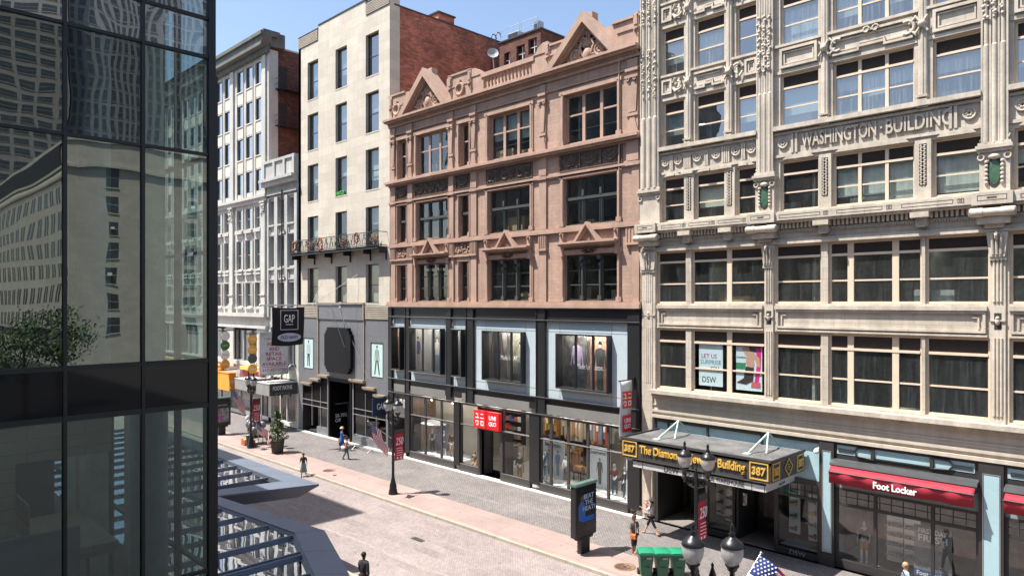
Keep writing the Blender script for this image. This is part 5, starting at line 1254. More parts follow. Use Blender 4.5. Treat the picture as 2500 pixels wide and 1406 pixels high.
for i, (x, y, h) in enumerate(((44, 14.5, 9.5), (50, 18.5, 10.5), (40, 10, 8.5))):
    t = thing('street_tree', 'leafy street tree mirrored low in the curtain wall, %s of three' % ('middle one', 'farthest', 'nearest')[i], 'tree', (x, y, 0), 0, 'street trees mirrored in the curtain wall'); p = MB(); p.cyl((x, y, 0), (x, y, h*.55), .2, 8, .1); q = random.Random(40+i); f = MB()
    for k in range(16):
        a = q.random()*6.283; z0 = h*(.3+.3*q.random()); e = Vector((x+h*.3*math.cos(a)*q.random(), y+h*.3*math.sin(a)*q.random(), h*(.5+.42*q.random()))); p.cyl((x, y, z0), e, .06, 5, .02)
        for j in range(90):
            c = e+Vector((q.gauss(0, .75), q.gauss(0, .75), q.gauss(0, .6))); n_ = Vector((q.uniform(-1, 1), q.uniform(-1, 1), q.uniform(-.2, 1))).normalized(); u = n_.orthogonal().normalized()*.17; v_ = n_.cross(u)*.6; f.add([c-u, c+v_, c+u, c-v_], [(0, 1, 2, 3)], q.randrange(2))
    p.build('trunk', mat('bark', (.1, .07, .05), .9), t); f.build('crown', [mat('leaf green', (.07, .12, .03), .6, 0), mat('leaf dark', (.035, .075, .022), .6, 0)], t)
# ---------------- marquee, awnings, signs ----------------
M_gold = mat('gold lettering', (.75, .47, .10), .35, .05, metal=.25)
M_char = mat('charcoal fascia', (.05, .05, .05), .5, .1)
t = thing('marquee_canopy', 'dark flat marquee with gold building name lettering over the shoe shop entrance', 'marquee', (-16.35, FY-1.6, 4.2))
x0, x1, o = -19.98, -12.72, 3.2
p = MB(); p.fb(x0, x1, 4.5, 4.62, 0, o); p.build('roof', mat('weathered roof felt', (.12, .12, .118), .85, .35, .9), t)
p = MB(); p.fb(x0-.03, x1+.03, 4.6, 4.7, o-.05, o+.06); p.fb(x0-.06, x0, 4.6, 4.7, 0, o); p.fb(x1, x1+.06, 4.6, 4.7, 0, o); p.fb(x0, x1, 3.78, 4.6, o-.08, o); p.fb(x0, x0+.08, 3.78, 4.5, 0, o-.08); p.fb(x1-.08, x1, 3.78, 4.5, 0, o-.08); p.build('fascia', M_char, t)
p = MB(); p.fb(x0+.1, x1-.1, 3.62, 3.78, .1, o-.12); p.build('soffit', mat('pale soffit', (.5, .5, .48), .6), t)
p = MB(); p.fb(x0+.55, x1-.25, 3.36, 3.7, o-.2, o-.12); p.fb(x1-.33, x1-.25, 3.36, 3.7, .4, o-.2); p.build('light_strip', mat('silver strip', (.5, .5, .5), .35), t)
p = MB()
for x in (x0+.55, x0+1.1, x1-.85, x1-.3): p.fb(x-.015, x+.015, 3.36, 3.7, o-.12, o-.112)
p.build('strip_joint', M_dframe, t)
Yf = FY-o
text('The Diamond & Jewelry Building', 'gold_lettering', M_gold, t, (-16.35, Yf-.03, 4.2), 5.15, .46, bold=.018, ext=.05)
text('DSW', 'strip_lettering', M_dframe, t, (-17.35, Yf+.11, 3.53), .75, .24, ext=.008); text('DESIGNER SHOE WAREHOUSE', 'strip_lettering', M_dframe, t, (-15.35, Yf+.11, 3.52), 2.9, .19, ext=.008)
for cx in (-19.5, -13.2):
    p = MB(); p.ring(cx-.4, cx+.4, 3.85, 4.55, .05, o, o+.04); p.build('number_frame', M_gold, t); text('387', 'gold_lettering', M_gold, t, (cx, Yf-.03, 4.2), .58, .32, bold=.02, ext=.04)
for cy in (FY-2.75, FY-.45):
    p = MB(); Y0, Y1 = cy-.32, cy+.32
    for a, b_, c, d in ((Y0, Y1, 4.5, 4.55), (Y0, Y1, 3.85, 3.9), (Y0, Y0+.05, 3.9, 4.5), (Y1-.05, Y1, 3.9, 4.5)): p.box(x1, x1+.04, a, b_, c, d)
    p.build('number_frame', M_gold, t); text('387', 'gold_lettering', M_gold, t, (x1+.03, cy, 4.2), .48, .32, 'x', bold=.02, ext=.03)
p = MB(); c = (x1+.03, FY-1.6, 4.2)
for (a, b_), (d, e) in zip([(-.36, 0), (0, .36), (.36, 0), (0, -.36)], [(0, .36), (.36, 0), (0, -.36), (-.36, 0)]): p.tube([(c[0], c[1]+a, c[2]+b_), (c[0], c[1]+d, c[2]+e)], .025, 5)
for dz in (-.1, 0, .1): p.tube([(c[0], c[1]-.18+abs(dz), c[2]+dz), (c[0], c[1]+.18-abs(dz), c[2]+dz)], .018, 4)
p.build('diamond_emblem', M_gold, t)
text('DSW', 'strip_lettering', M_dframe, t, (x1-.24, FY-1.6, 3.53), .6, .2, 'x', ext=.006)
p = MB()
for xx in (-18.6, -14.15):
    for dx in (-.0, .55): p.cyl((xx+dx*1.0, FY-2.3 if dx == 0 else FY-1.7, 4.62), (xx+.25, FY-.9, 5.35) if dx == 0 else (xx+.25, FY-.9, 5.35), .045, 8)
    p.cyl((xx+.25, FY-.9, 5.35), (xx+.3, FY-.05, 4.75), .045, 8); p.fb(xx-.15, xx+.15, 4.62, 4.66, 2.2, 2.5)
p.build('brace', mat('pale grey green brace', (.42, .5, .48), .5), t)

t = thing('shop_awning', 'red fabric awning with white lettering under a grey gutter over the sports shop', 'awning', (-8.9, FY-.4, 3.3)); a, c = -11.5, -6.3
p = MB(); p.prism([(FY-.03, 4.4), (FY-.40, 4.28), (FY-.44, 4.32), (FY-.41, 4.4), (FY-.03, 4.52)], a, c, 'x'); p.build('gutter_hood', mat('grey metal hood', (.085, .088, .092), .4, .1, 2, metal=.4), t)
def cloth(a, c):
    p = MB(); n = 44; q = random.Random(2)
    rows = [(FY-.38, 4.29), (FY-.62, 4.10), (FY-.64, 4.04), (FY-.62, 3.60)]
    vs = []
    for k, (y, z) in enumerate(rows):
        for i in range(n+1):
            u = i/n; d = 0 if k < 2 else .035*math.sin(u*34+q.random()*.4)*(k-1)*.6; vs.append((a+.05+(c-a-.1)*u, y+d, z+(.015*math.sin(u*19) if k == 3 else 0)))
    p.add(vs, [(k*(n+1)+i, k*(n+1)+i+1, (k+1)*(n+1)+i+1, (k+1)*(n+1)+i) for k in range(3) for i in range(n)], 0, True); return p
M_redf = mat('red awning fabric', (.33, .018, .036), .75, .06)
p = cloth(a, c); cl = p.build('fabric', M_redf, t); s_ = cl.modifiers.new('thickness', 'SOLIDIFY'); s_.thickness = .012
p = MB(); p.tube([(a+.03, FY-.66, 4.07), (c-.03, FY-.66, 4.07)], .025, 6); p.tube([(a+.05, FY-.05, 4.1), (a+.05, FY-.66, 4.07)], .02, 6); p.tube([(c-.05, FY-.05, 4.1), (c-.05, FY-.66, 4.07)], .02, 6); p.build('roller_bar', M_dframe, t)
text('Foot Locker', 'awning_lettering', M_white, t, (-8.95, FY-.70, 3.83), 1.55, .27, bold=.03, ext=.012)
t = thing('shop_awning', 'second red fabric awning, cut off at the right edge of the picture', 'awning', (-2, FY-.4, 3.3)); a, c = -5.5, 1.5
p = MB(); p.prism([(FY-.03, 4.4), (FY-.40, 4.28), (FY-.44, 4.32), (FY-.41, 4.4), (FY-.03, 4.52)], a, c, 'x'); p.build('gutter_hood', mat('grey metal hood', (.085, .088, .092), .4, .1, 2, metal=.4), t)
cl = cloth(a, c).build('fabric', M_redf, t); s_ = cl.modifiers.new('thickness', 'SOLIDIFY'); s_.thickness = .012
p = MB(); p.tube([(a+.03, FY-.66, 4.07), (c-.03, FY-.66, 4.07)], .025, 6); p.build('roller_bar', M_dframe, t)
t = thing('wall_camera', 'small white dome camera on the dark pillar right of the marquee', 'camera', (-12.1, FY-.1, 4.75)); p = MB(); p.ball((-12.12, FY-.2, 4.72), .12, 10, 6); p.build('dome', M_white, t); p = MB(); p.cyl((-12.12, FY+.1, 4.8), (-12.12, FY-.2, 4.8), .06, 8); p.build('mount', M_white, t)

# red shop signs over the clothing shop doors
M_red = mat('bright red sign', (.72, .012, .018), .35, .02); M_redm = M_red
for cx, lab, kind in ((-32.95, 'red square sign with white katakana over the clothing shop door', 0), (-31.78, 'red square sign with white latin letters over the clothing shop door', 1)):
    t = thing('square_sign', lab, 'sign', (cx, FY, 3.65)); p = MB(); p.fb(cx-.55, cx+.55, 3.1, 4.2, .12, .4); p.build('box', M_red, t, bevel=.015)
    p = MB(); p.fb(cx-.2, cx+.2, 3.5, 3.8, -.1, .12); p.build('bracket', M_dframe, t)
    def kana(p, cx, cz, s, put):
        B = lambda x0, x1, z0, z1: put(cx+x0*s, cx+x1*s, cz+z0*s, cz+z1*s)
        B(-.36, -.14, .31, .37); B(-.20, -.14, .13, .31); B(-.40, -.06, .07, .13)            # yu
        B(.1, .34, .31, .37); B(.06, .40, .07, .13)                                         # ni
        B(-.36, -.1, -.13, -.07); B(-.16, -.1, -.30, -.13); B(-.30, -.12, -.37, -.30); B(-.38, -.32, -.24, -.07)   # ku
        B(.1, .38, -.13, -.07); B(.1, .38, -.37, -.31); B(.1, .16, -.31, -.13); B(.32, .38, -.31, -.13)            # ro
    if kind == 0: p = MB(); kana(p, cx, 3.65, 1.0, lambda a, b_, c, d: p.fb(a, b_, c, d, .4, .415)); p.build('white_marks', M_white, t)
    else: text('UNI', 'white_marks', M_white, t, (cx, FY-.41, 3.84), .62, .27, bold=.02); text('QLO', 'white_marks', M_white, t, (cx, FY-.41, 3.46), .68, .29, bold=.02)
# white vertical banner, out from the wall
t = thing('blade_banner', 'white vertical banner with red square marks on a bracket beside the clothing shop', 'banner', (-21.6, FY, 5)); X = -21.45; Ya, Yb = FY-1.35, FY-.35
p = MB(); n = 12; vs = []
for i in range(n+1):
    z = 7.0-3.0*i/n; vs += [(X+.05*math.sin(i*.5), Ya, z), (X+.03*math.sin(i*.5+1), Yb, z)]
p.add(vs, [(2*i, 2*i+1, 2*i+3, 2*i+2) for i in range(n)], 0, True); bn = p.build('cloth', mat('white banner cloth', (.72, .71, .70), .8, .04), t); s_ = bn.modifiers.new('thickness', 'SOLIDIFY'); s_.thickness = .01; s_.offset = 0
p = MB(); p.tube([(X, FY, 7.02), (X, Ya-.08, 7.02)], .035, 6); p.fb(X-.1, X+.1, 6.85, 7.15, .1, .3); p.cut(); p.tube([(X, FY, 3.98), (X, Ya-.08, 3.98)], .035, 6); p.fb(X-.1, X+.1, 3.85, 4.15, .1, .3); p.build_each('bracket', M_black, t)
for zc in (6.05, 4.85):
    p = MB(); p.box(X+.06, X+.072, Ya+.16, Yb-.08, zc-.42, zc+.42); p.box(X-.072, X-.06, Ya+.16, Yb-.08, zc-.42, zc+.42); p.build('red_square', M_red, t)
p = MB(); kana(p, (Ya+Yb)/2+.04, 6.05, .85, lambda a, b_, c, d: p.box(X+.072, X+.08, a, b_, c, d)); p.build('white_marks', M_white, t)
text('UNI', 'white_marks', M_white, t, (X+.076, (Ya+Yb)/2+.04, 5.0), .5, .24, 'x', bold=.02); text('QLO', 'white_marks', M_white, t, (X+.076, (Ya+Yb)/2+.04, 4.7), .54, .25, 'x', bold=.02)
# pole banner on the limestone building
t = thing('pole_banner', 'square black banner with white lettering hanging from a long horizontal flagpole', 'banner', (-49.8, FY, 10.7)); X = -49.8
p = MB(); p.tube([(X, FY, 10.75), (X, FY-6.7, 10.75)], .05, 8); p.ball((X, FY-6.75, 10.75), .09, 8, 5); p.fb(X-.15, X+.15, 10.5, 11.0, 0, .12); p.build('pole', M_steel, t)
p = MB()
for a, b_ in (((X-2.6, FY, 13.0), (X, FY-2.6, 10.75)), ((X+2.6, FY, 13.2), (X, FY-2.6, 10.75)), ((X+.6, FY-.1, 9.6), (X, FY-2.6, 10.75)), ((X+4, FY-.0, 5.0), (X, FY-.3, 10.6)), ((X+1.5, FY, 6), (X, FY-1, 10.7))): p.cyl(a, b_, .016, 5)
p.build('guy_wire', M_steel, t)
p = MB(); n = 16; vs = []
for j in range(n+1):
    for i in range(n+1):
        u, v = i/n, j/n; vs.append((X+.09*math.sin(u*7+v*3)*(.3+v), FY-3.2-2.65*u-.25*v*(1-u)*.6, 10.62-2.85*v-.08*math.sin(u*3.1)))
p.add(vs, [(j*(n+1)+i, j*(n+1)+i+1, (j+1)*(n+1)+i+1, (j+1)*(n+1)+i) for j in range(n) for i in range(n)], 0, True)
bn = p.build('cloth', mat('black banner cloth', (.012, .012, .014), .8, .1), t); s_ = bn.modifiers.new('thickness', 'SOLIDIFY'); s_.thickness = .01; s_.offset = 0
cy = FY-4.55; xx = X+.2
p = MB()
for a, b_, c, d in ((-.72, .72, .70, .74), (-.72, .72, -.74, -.70), (-.72, -.68, -.7, .7), (.68, .72, -.7, .7)): p.box(xx, xx+.01, cy+a, cy+b_, 9.65+c, 9.65+d)
p.build('square_outline', M_white, t)
text('GAP', 'white_marks', M_white, t, (xx, cy, 9.75), .85, .6, 'x'); p = MB(); p.box(xx, xx+.01, cy-.3, cy+.3, 9.28, 9.33); p.build('white_marks', M_white, t)
p = MB(); n = 24; p.add([(xx, cy+.95*math.cos(6.2832*i/n), 8.35+.32*math.sin(6.2832*i/n)) for i in range(n)], [tuple(range(n))]); p.add([(xx+.005, cy+.95*math.cos(6.2832*i/n), 8.35+.32*math.sin(6.2832*i/n)) for i in range(n)], [tuple(range(n))]); p.build('oval_patch', mat('pale blue oval', (.55, .58, .72), .7), t)
text('OLD NAVY', 'dark_marks', M_dframe, t, (xx+.012, cy, 8.35), 1.45, .26, 'x', bold=.02)
# small dark blade sign near the far lamp
t = thing('blade_sign', 'small navy blue blade sign with white lettering beside the striped flag', 'blade sign', (-43.5, FY, 3.9)); X = -43.45; p = MB(); p.box(X-.05, X+.05, FY-1.3, FY-.1, 2.75, 4.0); p.build('board', mat('navy blue', (.012, .022, .06), .5), t); text('GAP', 'white_marks', M_white, t, (X+.055, FY-.6, 3.4), .7, .45, 'x'); p = MB(); p.tube([(X, FY, 4.05), (X, FY-1.3, 4.05)], .03, 6); p.build('bracket', M_black, t)
# square real-estate board
t = thing('lease_board', 'white square board with red lettering projecting from the narrow grey building', 'sign', (-59.8, FY, 6.5)); X = -58.4; Y0, Y1 = FY-2.7, FY-.15
p = MB(); p.box(X-.08, X+.08, Y0, Y1, 4.75, 8.35); p.build('board', mat('white sign face', (.68, .66, .68), .6), t)
p = MB(); p.box(X-.1, X+.1, Y0-.05, Y0, 4.7, 8.4); p.box(X-.1, X+.1, Y1, Y1+.05, 4.7, 8.4); p.box(X-.1, X+.1, Y0, Y1, 8.05, 8.4); p.box(X-.1, X+.1, Y0, Y1, 4.68, 4.75); p.build('frame', M_steel, t)
M_rl = mat('red sign letters', (.38, .02, .06), .6); cy = (Y0+Y1)/2
text('THE CORNER', 'lettering', mat('olive letters', (.2, .18, .05), .6), t, (X+.085, cy, 7.82), 1.9, .22, 'x')
for s_, z, w_ in (('FOOD', 7.35, 1.25), ('AND', 6.93, .95), ('RETAIL', 6.5, 1.5), ('SPACE', 6.07, 1.4), ('AVAILABLE', 5.64, 2.2)): text(s_, 'lettering', M_rl, t, (X+.085, cy, z), w_, .31, 'x', bold=.01)
p = MB(); p.box(X+.08, X+.09, cy-1.05, cy+1.05, 5.37, 5.4); p.build('rule', M_rl, t); text('617-357-5700', 'lettering', M_rl, t, (X+.085, cy, 5.12), 2.1, .24, 'x')
p = MB(); p.tube([(X, FY, 8.2), (X, Y0, 8.2)], .05, 6); p.tube([(X, FY, 5.0), (X, Y0+1, 5.0)], .05, 6); p.build('bracket', M_dframe, t)
# round blade signs in two stacks
def disc(X, cy, z, r, cols, label, body=None, tc=None, grp='round blade signs on the white building'):
    t = thing('round_sign', label, 'sign', (X, cy, z), 0, grp); p = MB(); p.cyl((X-.06, cy, z), (X+.06, cy, z), r, 22); p.build('disc', cols, t)
    p = MB(); p.torus((X, cy, z), r, .03, 22, 5, 'x'); p.build('rim', M_dframe, t)
    if body: text(body, 'lettering', tc or M_white, t, (X+.066, cy, z), r*1.35, r*.38, 'x', ext=.006)
M_os = mat('orange sign face', (.78, .36, .03), .5); M_gs = mat('green sign face', (.01, .16, .06), .5); M_ds = mat('dark olive sign face', (.05, .06, .045), .5); M_yl = mat('yellow letters', (.8, .6, .05), .5)
X1_, cy1 = -69.0, FY-1.2
disc(X1_, cy1, 7.67, .44, M_white, 'white round sign with red marks, topmost of the left stack', None); disc(X1_, cy1, 6.75, .44, M_gs, 'green round sign with yellow lettering in the left stack', 'SUBWAY', M_yl)
disc(X1_, cy1, 5.83, .44, M_white, 'white round sign with dark lettering in the left stack', "Wong's", M_dframe); disc(X1_, cy1, 4.9, .44, M_os, 'orange round sign, lowest of the left stack', 'CORNER')
X2_, cy2 = -62.7, FY-1.35
disc(X2_, cy2, 7.6, .42, M_os, 'orange round sign, topmost of the right stack', 'CORNER'); disc(X2_, cy2, 6.67, .42, M_os, 'orange round sign, second from the top of the right stack', 'CORNER')
disc(X2_, cy2, 5.82, .42, M_ds, 'dark olive round sign in the right stack', None); disc(X2_, cy2, 4.88, .42, M_os, 'orange round sign, lowest of the right stack', 'CORNER')
for X, cy, z0, z1 in ((X1_, cy1, 4.35, 8.2), (X2_, cy2, 4.35, 8.12)):
    t = thing('sign_bracket', 'grey bracket pair holding the %s stack of round signs' % ('left' if X < -65 else 'right'), 'bracket', (X, cy, z0)); p = MB()
    for z in (z0, z1): p.tube([(X, FY, z), (X, cy-.65, z)], .05, 6)
    for y in (cy-.2, cy+.2): p.cyl((X-.03, y, z0), (X-.03, y, z1), .02, 5)
    p.build('arms', M_dframe, t)
# box canopies of the narrow building and its neighbour
def boxcan(x0, x1, o0, z0, z1, label, letters=True):
    t = thing('box_canopy', label, 'canopy', ((x0+x1)/2, FY-o0/2, z0), 0); p = MB(); p.fb(x0, x1, z0, z1-.06, o0-.08, o0); p.fb(x0, x0+.08, z0, z1-.06, 0, o0-.08); p.build('front_fascia', mat('grey canopy fascia', (.25, .25, .24), .6), t)
    p = MB(); p.fb(x1-.08, x1, z0, z1-.06, 0, o0-.08); p.build('black_fascia', M_char, t)
    p = MB(); p.fb(x0-.03, x1+.03, z1-.06, z1, 0, o0+.03); p.build('top', mat('pale metal top', (.5, .5, .48), .5), t)
    p = MB()
    for k in range(4): x = x0+.3+(x1-x0-.6)*k/3; p.cyl((x, FY, z1+1.35), (x, FY-o0+.25, z1), .018, 5); p.fb(x-.06, x+.06, z1+1.28, z1+1.42, 0, .06)
    p.build('tie_rod', M_dframe, t)
    if letters: text('FOOT PATHS', 'lettering', M_white, t, (x1+.005, FY-o0/2-.1, (z0+z1)/2+.1), 1.75, .36, 'x', bold=.015); text('LIFESTYLE FOOTWEAR', 'lettering', M_steel, t, (x1+.005, FY-o0/2-.1, z0+.16), 1.3, .11, 'x')
boxcan(-59.3, -56.85, 2.6, 3.05, 4.1, 'grey and black box canopy with white lettering over the narrow shop')
boxcan(-64.5, -61.9, 2.2, 3.0, 4.0, 'plain grey box canopy over the shop behind the far lamp', False)
# posters on the granite
def poster_fig(b, cx, z0, h, y, cols, ax='y', dx=0, walk=0.):
    # a printed figure: head, torso, arms, legs as flat shapes a few millimetres thick
    P = lambda x, z: (cx+x*h, z0+z*h)
    def poly(pts, m): b.prism([P(*q) for q in pts], y-.004, y, 'y', m)
    poly([(.035*math.cos(a*.785), .925+.055*math.sin(a*.785)) for a in range(8)], 0); poly([(-.04, .93), (.04, .93), (.045, .98), (0, 1.0), (-.045, .98)], 3)
    poly([(-.11, .83), (-.03, .87), (.03, .87), (.11, .83), (.085, .5), (-.085, .5)], 1)
    poly([(-.11, .83), (-.085, .8), (-.12-.02, .48), (-.16, .48)], 1); poly([(.11, .83), (.085, .8), (.13, .48), (.16, .48)], 1)
    poly([(-.085, .5), (0, .5), (-.0-walk, .03), (-.06-walk, .03)], 2); poly([(0, .5), (.085, .5), (.07+walk, .03), (.01+walk, .03)], 2)
M_skin = mat('printed skin', (.45, .27, .19), .7, 0); M_hair = mat('printed dark hair', (.03, .02, .018), .7, 0); M_mint = mat('mint poster ground', (.50, .66, .64), .5, .04, .8)
PC = lambda r, g, b_: mat('print %.2f %.2f %.2f' % (r, g, b_), (r, g, b_), .6, 0)
for cx, zc, lab, wk, cl in ((-54.85, 6.65, 'mint poster of a slim walking figure, left of the black portal', .03, [M_skin, PC(.4, .45, .45), PC(.04, .05, .05), M_hair]), (-44.7, 6.65, 'mint poster of a striding youth in green shirt, right of the black portal', .1, [M_skin, PC(.25, .34, .30), PC(.05, .09, .08), M_hair])):
    t = thing('poster', lab, 'poster', (cx, FY, zc-1.2)); p = MB(); p.fb(cx-.72, cx+.72, zc-1.25, zc+1.25, .022, .06); p.build('panel', M_mint, t); p = MB(); p.fb(cx-.82, cx-.72, zc-1.25, zc+1.3, .022, .09); p.fb(cx-.82, cx+.72, zc+1.25, zc+1.3, .022, .09); p.build('edge', M_dframe, t); b = MB(); poster_fig(b, cx, zc-1.15, 2.25, FY-.062, cl, walk=wk); b.build('printed_figure', cl, t)

# ---------------- street lamps, flags, banners ----------------
M_iron = mat('black cast iron', (.012, .012, .014), .35, .1)
G_globe = None
def globe_mat():
    m = bpy.data.materials.new('frosted lamp globe'); m.use_nodes = True; n = m.node_tree.nodes; l = m.node_tree.links
    t_ = n.new('ShaderNodeBsdfTranslucent'); t_.inputs[0].default_value = (.75, .74, .73, 1); d = n['Principled BSDF']; d.inputs['Base Color'].default_value = (.62, .61, .61, 1); d.inputs['Roughness'].default_value = .18
    tr = n.new('ShaderNodeBsdfTransparent'); mx = n.new('ShaderNodeMixShader'); mx.inputs[0].default_value = .45; l.new(d.outputs[0], mx.inputs[1]); l.new(t_.outputs[0], mx.inputs[2]); m2 = n.new('ShaderNodeMixShader'); m2.inputs[0].default_value = .25; l.new(mx.outputs[0], m2.inputs[1]); l.new(tr.outputs[0], m2.inputs[2]); l.new(m2.outputs[0], n['Material Output'].inputs[0]); return m
G_globe = globe_mat()
def make_lamp(label, loc, rotz):
    t = thing('street_lamp', label, 'street lamp', loc, rotz, 'twin globe street lamps along the kerb', world=False); Z0 = Vector()
    b = MB(); b.lathe((0, 0, 0), [(0, 0), (.27, 0), (.27, .09), (.24, .12), (.25, .2), (.21, .3), (.2, .5), (.15, .68), (.115, .78), (.125, .84), (.1, .88), (.1, .95)], 16); b.build('base', M_iron, t, off=Z0)
    b = MB(); b.lathe((0, 0, 0), [(.095, .9), (.08, 1.05), (.078, 2.4), (.095, 2.42), (.095, 2.5), (.07, 2.52), (.062, 3.9), (.085, 3.95), (.085, 4.05), (.06, 4.1), (.06, 4.35), (.1, 4.4), (.03, 4.62), (.04, 4.68), (0, 4.75)], 12)
    for k in range(8):
        a = math.pi*k/4; b.cyl((.07*math.cos(a), .07*math.sin(a), .95), (.062*math.cos(a), .062*math.sin(a), 3.9), .012, 4)
    b.build('pole', M_iron, t, off=Z0)
    b = MB(); b.box(-.5, .5, -.04, .04, 4.28, 4.36); b.tube([(-.08, 0, 3.98), (-.3, 0, 4.05), (-.46, 0, 4.28)], .03, 6); b.tube([(.08, 0, 3.98), (.3, 0, 4.05), (.46, 0, 4.28)], .03, 6)
    for s_ in (-1, 1):
        b.torus((s_*.2, 0, 4.17), .09, .02, 12, 5); b.lathe((s_*.46, 0, 4.1), [(0, 0), (.05, .05), (.035, .12), (.11, .2), (.11, .25), (.07, .28), (.06, .42), (.12, .48), (.13, .53), (.17, .57), (.17, .61), (0, .62)], 12)
    b.build('crossarm', M_iron, t, off=Z0)
    for s_ in (-1, 1):
        b = MB(); b.lathe((s_*.46, 0, 4.7), [(.13, 0), (.2, .08), (.25, .2), (.265, .33), (.25, .44)], 18); g = b.build('globe', G_globe, t, off=Z0)
        b = MB(); b.lathe((s_*.46, 0, 5.13), [(.275, 0), (.275, .04), (.25, .1), (.17, .18), (.09, .23), (.06, .27), (.085, .31), (.05, .36), (.04, .42), (.06, .46), (.03, .54), (0, .58)], 16); b.build('lamp_cap', M_iron, t, off=Z0)
    return t
L1 = make_lamp('twin globe street lamp with striped flag and red banner, in front of the clothing shop', (-33.67, 23.95, 0), 0)
dup(L1, (-51.85, 23.9, 0), 0, 'farthest twin globe street lamp, beside the fruit cart and the potted bush')
dup(L1, (-14.1, 23.9, 0), 8, 'twin globe street lamp with red banner in front of the marquee')
dup(L1, (-8.7, 15.5, 0), 38, 'nearest twin globe street lamp, its big globes at the bottom edge of the picture')
# red banners
M_ban = mat('red banner', (.50, .025, .05), .7, .05)
def banner(x, y, label, z0=1.9, h=1.55, w_=.62):
    t = thing('lamp_banner', label, 'banner', (x, y, z0), 0, 'red anniversary banners on the lamps'); p = MB(); n = 8; vs = []
    for i in range(n+1): z = z0+h*i/n; vs += [(x+.02*math.sin(i), y+.1, z), (x+.05*math.sin(i*.8+.6), y+.1+w_, z+(.05 if i == 0 else 0))]
    p.add(vs, [(2*i, 2*i+1, 2*i+3, 2*i+2) for i in range(n)], 0, True); c_ = p.build('cloth', M_ban, t); s_ = c_.modifiers.new('thickness', 'SOLIDIFY'); s_.thickness = .008; s_.offset = 0
    p = MB(); p.box(x+.05, x+.056, y+.12, y+.1+w_, z0+h-.02, z0+h+.2); p.box(x-.02, x+.045, y+.12, y+.1+w_, z0+h-.02, z0+h+.2); p.build('dark_header', M_char, t)
    p = MB(); p.tube([(x, y, z0+h+.2), (x, y+.15+w_, z0+h+.2)], .02, 5); p.tube([(x, y, z0), (x, y+.12+w_, z0)], .02, 5); p.build('arm', M_iron, t)
    text('250', 'lettering', M_white, t, (x+.07, y+.1+w_/2, z0+h*.7), w_*.86, .42, 'x', shear=.25)
    p = MB()
    for k in range(4): p.box(x+.065, x+.07, y+.2, y+w_, z0+.66-k*.13, z0+.69-k*.13)
    p.box(x+.065, x+.07, y+.22, y+.32, z0+.08, z0+.18); p.box(x+.065, x+.07, y+.45, y+.56, z0+.08, z0+.18); p.build('small_print', M_white, t)
banner(-33.67, 23.95, 'red banner reading 250 on the lamp in front of the clothing shop'); banner(-51.85, 23.9, 'red banner reading 250 on the farthest lamp'); banner(-14.1, 23.9, 'red banner reading 250 on the lamp in front of the marquee')
# flags: stripes and stars are faces of the cloth
M_fr = mat('flag red', (.5, .02, .04), .75, 0); M_fw = mat('flag white', (.75, .74, .72), .75, 0); M_fb = mat('flag blue', (.03, .05, .2), .75, 0)
def flag(label, root, tip, hoist, fly, drop, sag=.12, grp='striped flags along the street', seed=0):
    root, tip = Vector(root), Vector(tip); d = (tip-root).normalized()
    t = thing('flag', label, 'flag', root, 0, grp); p = MB(); p.cyl(root, tip, .018, 6); p.ball(tip, .04, 6, 4); p.build('staff', M_steel, t)
    p = MB(); nu, nv = 26, 13; A = tip-d*.06; vs = []; fd = Vector(fly).normalized(); L = Vector(fly).length; side = d.cross(fd).normalized()
    for j in range(nv+1):
        for i in range(nu+1):
            u, v = i/nu, j/nv; q = A-d*hoist*v+fd*L*u+Vector((0, 0, -drop*u*u))+side*sag*math.sin(u*8+v*2.5+seed)*(.2+u); vs.append(q)
    fs = []; k = 0
    for j in range(nv):
        for i in range(nu):
            p.add([vs[j*(nu+1)+i], vs[j*(nu+1)+i+1], vs[(j+1)*(nu+1)+i+1], vs[(j+1)*(nu+1)+i]], [(0, 1, 2, 3)], 2 if (j < 7 and i < 10) else (0 if j % 2 == 0 else 1), True)
    for j in range(6):
        for i in range(5):
            ii, jj = i*2+(j % 2), j+.2; ii = min(ii, 9); c = (vs[j*(nu+1)+ii]+vs[(j+1)*(nu+1)+ii+1])/2
            for s_ in (-1, 1):
                c2 = c+side*s_*.006; r_ = hoist/34; p.add([c2+fd*r_, c2-d*r_, c2-fd*r_, c2+d*r_], [(0, 1, 2, 3)], 1)
    p.build('cloth', [M_fr, M_fw, M_fb], t)
flag('striped flag leaning toward the street from the lamp beside the clothing shop', (-33.67, 23.85, 3.2), (-33.75, 22.3, 4.35), 1.0, (.12, .45, -1.45), .05)
flag('striped flag on the farthest lamp, hanging over the sidewalk', (-51.85, 23.8, 3.4), (-51.9, 22.35, 4.65), 1.0, (.12, .4, -1.45), .05, seed=1)
flag('striped flag low beside the big planter', (-49.9, 23.6, .9), (-49.5, 23.2, 2.35), .95, (1.0, .55, -.55), .35, seed=2)
flag('striped flag at the bottom edge of the picture, nearest to the viewer', (-8.55, 15.6, 3.35), (-8.15, 16.9, 4.75), 1.0, (1.0, .6, -.6), .5, .08, seed=3)

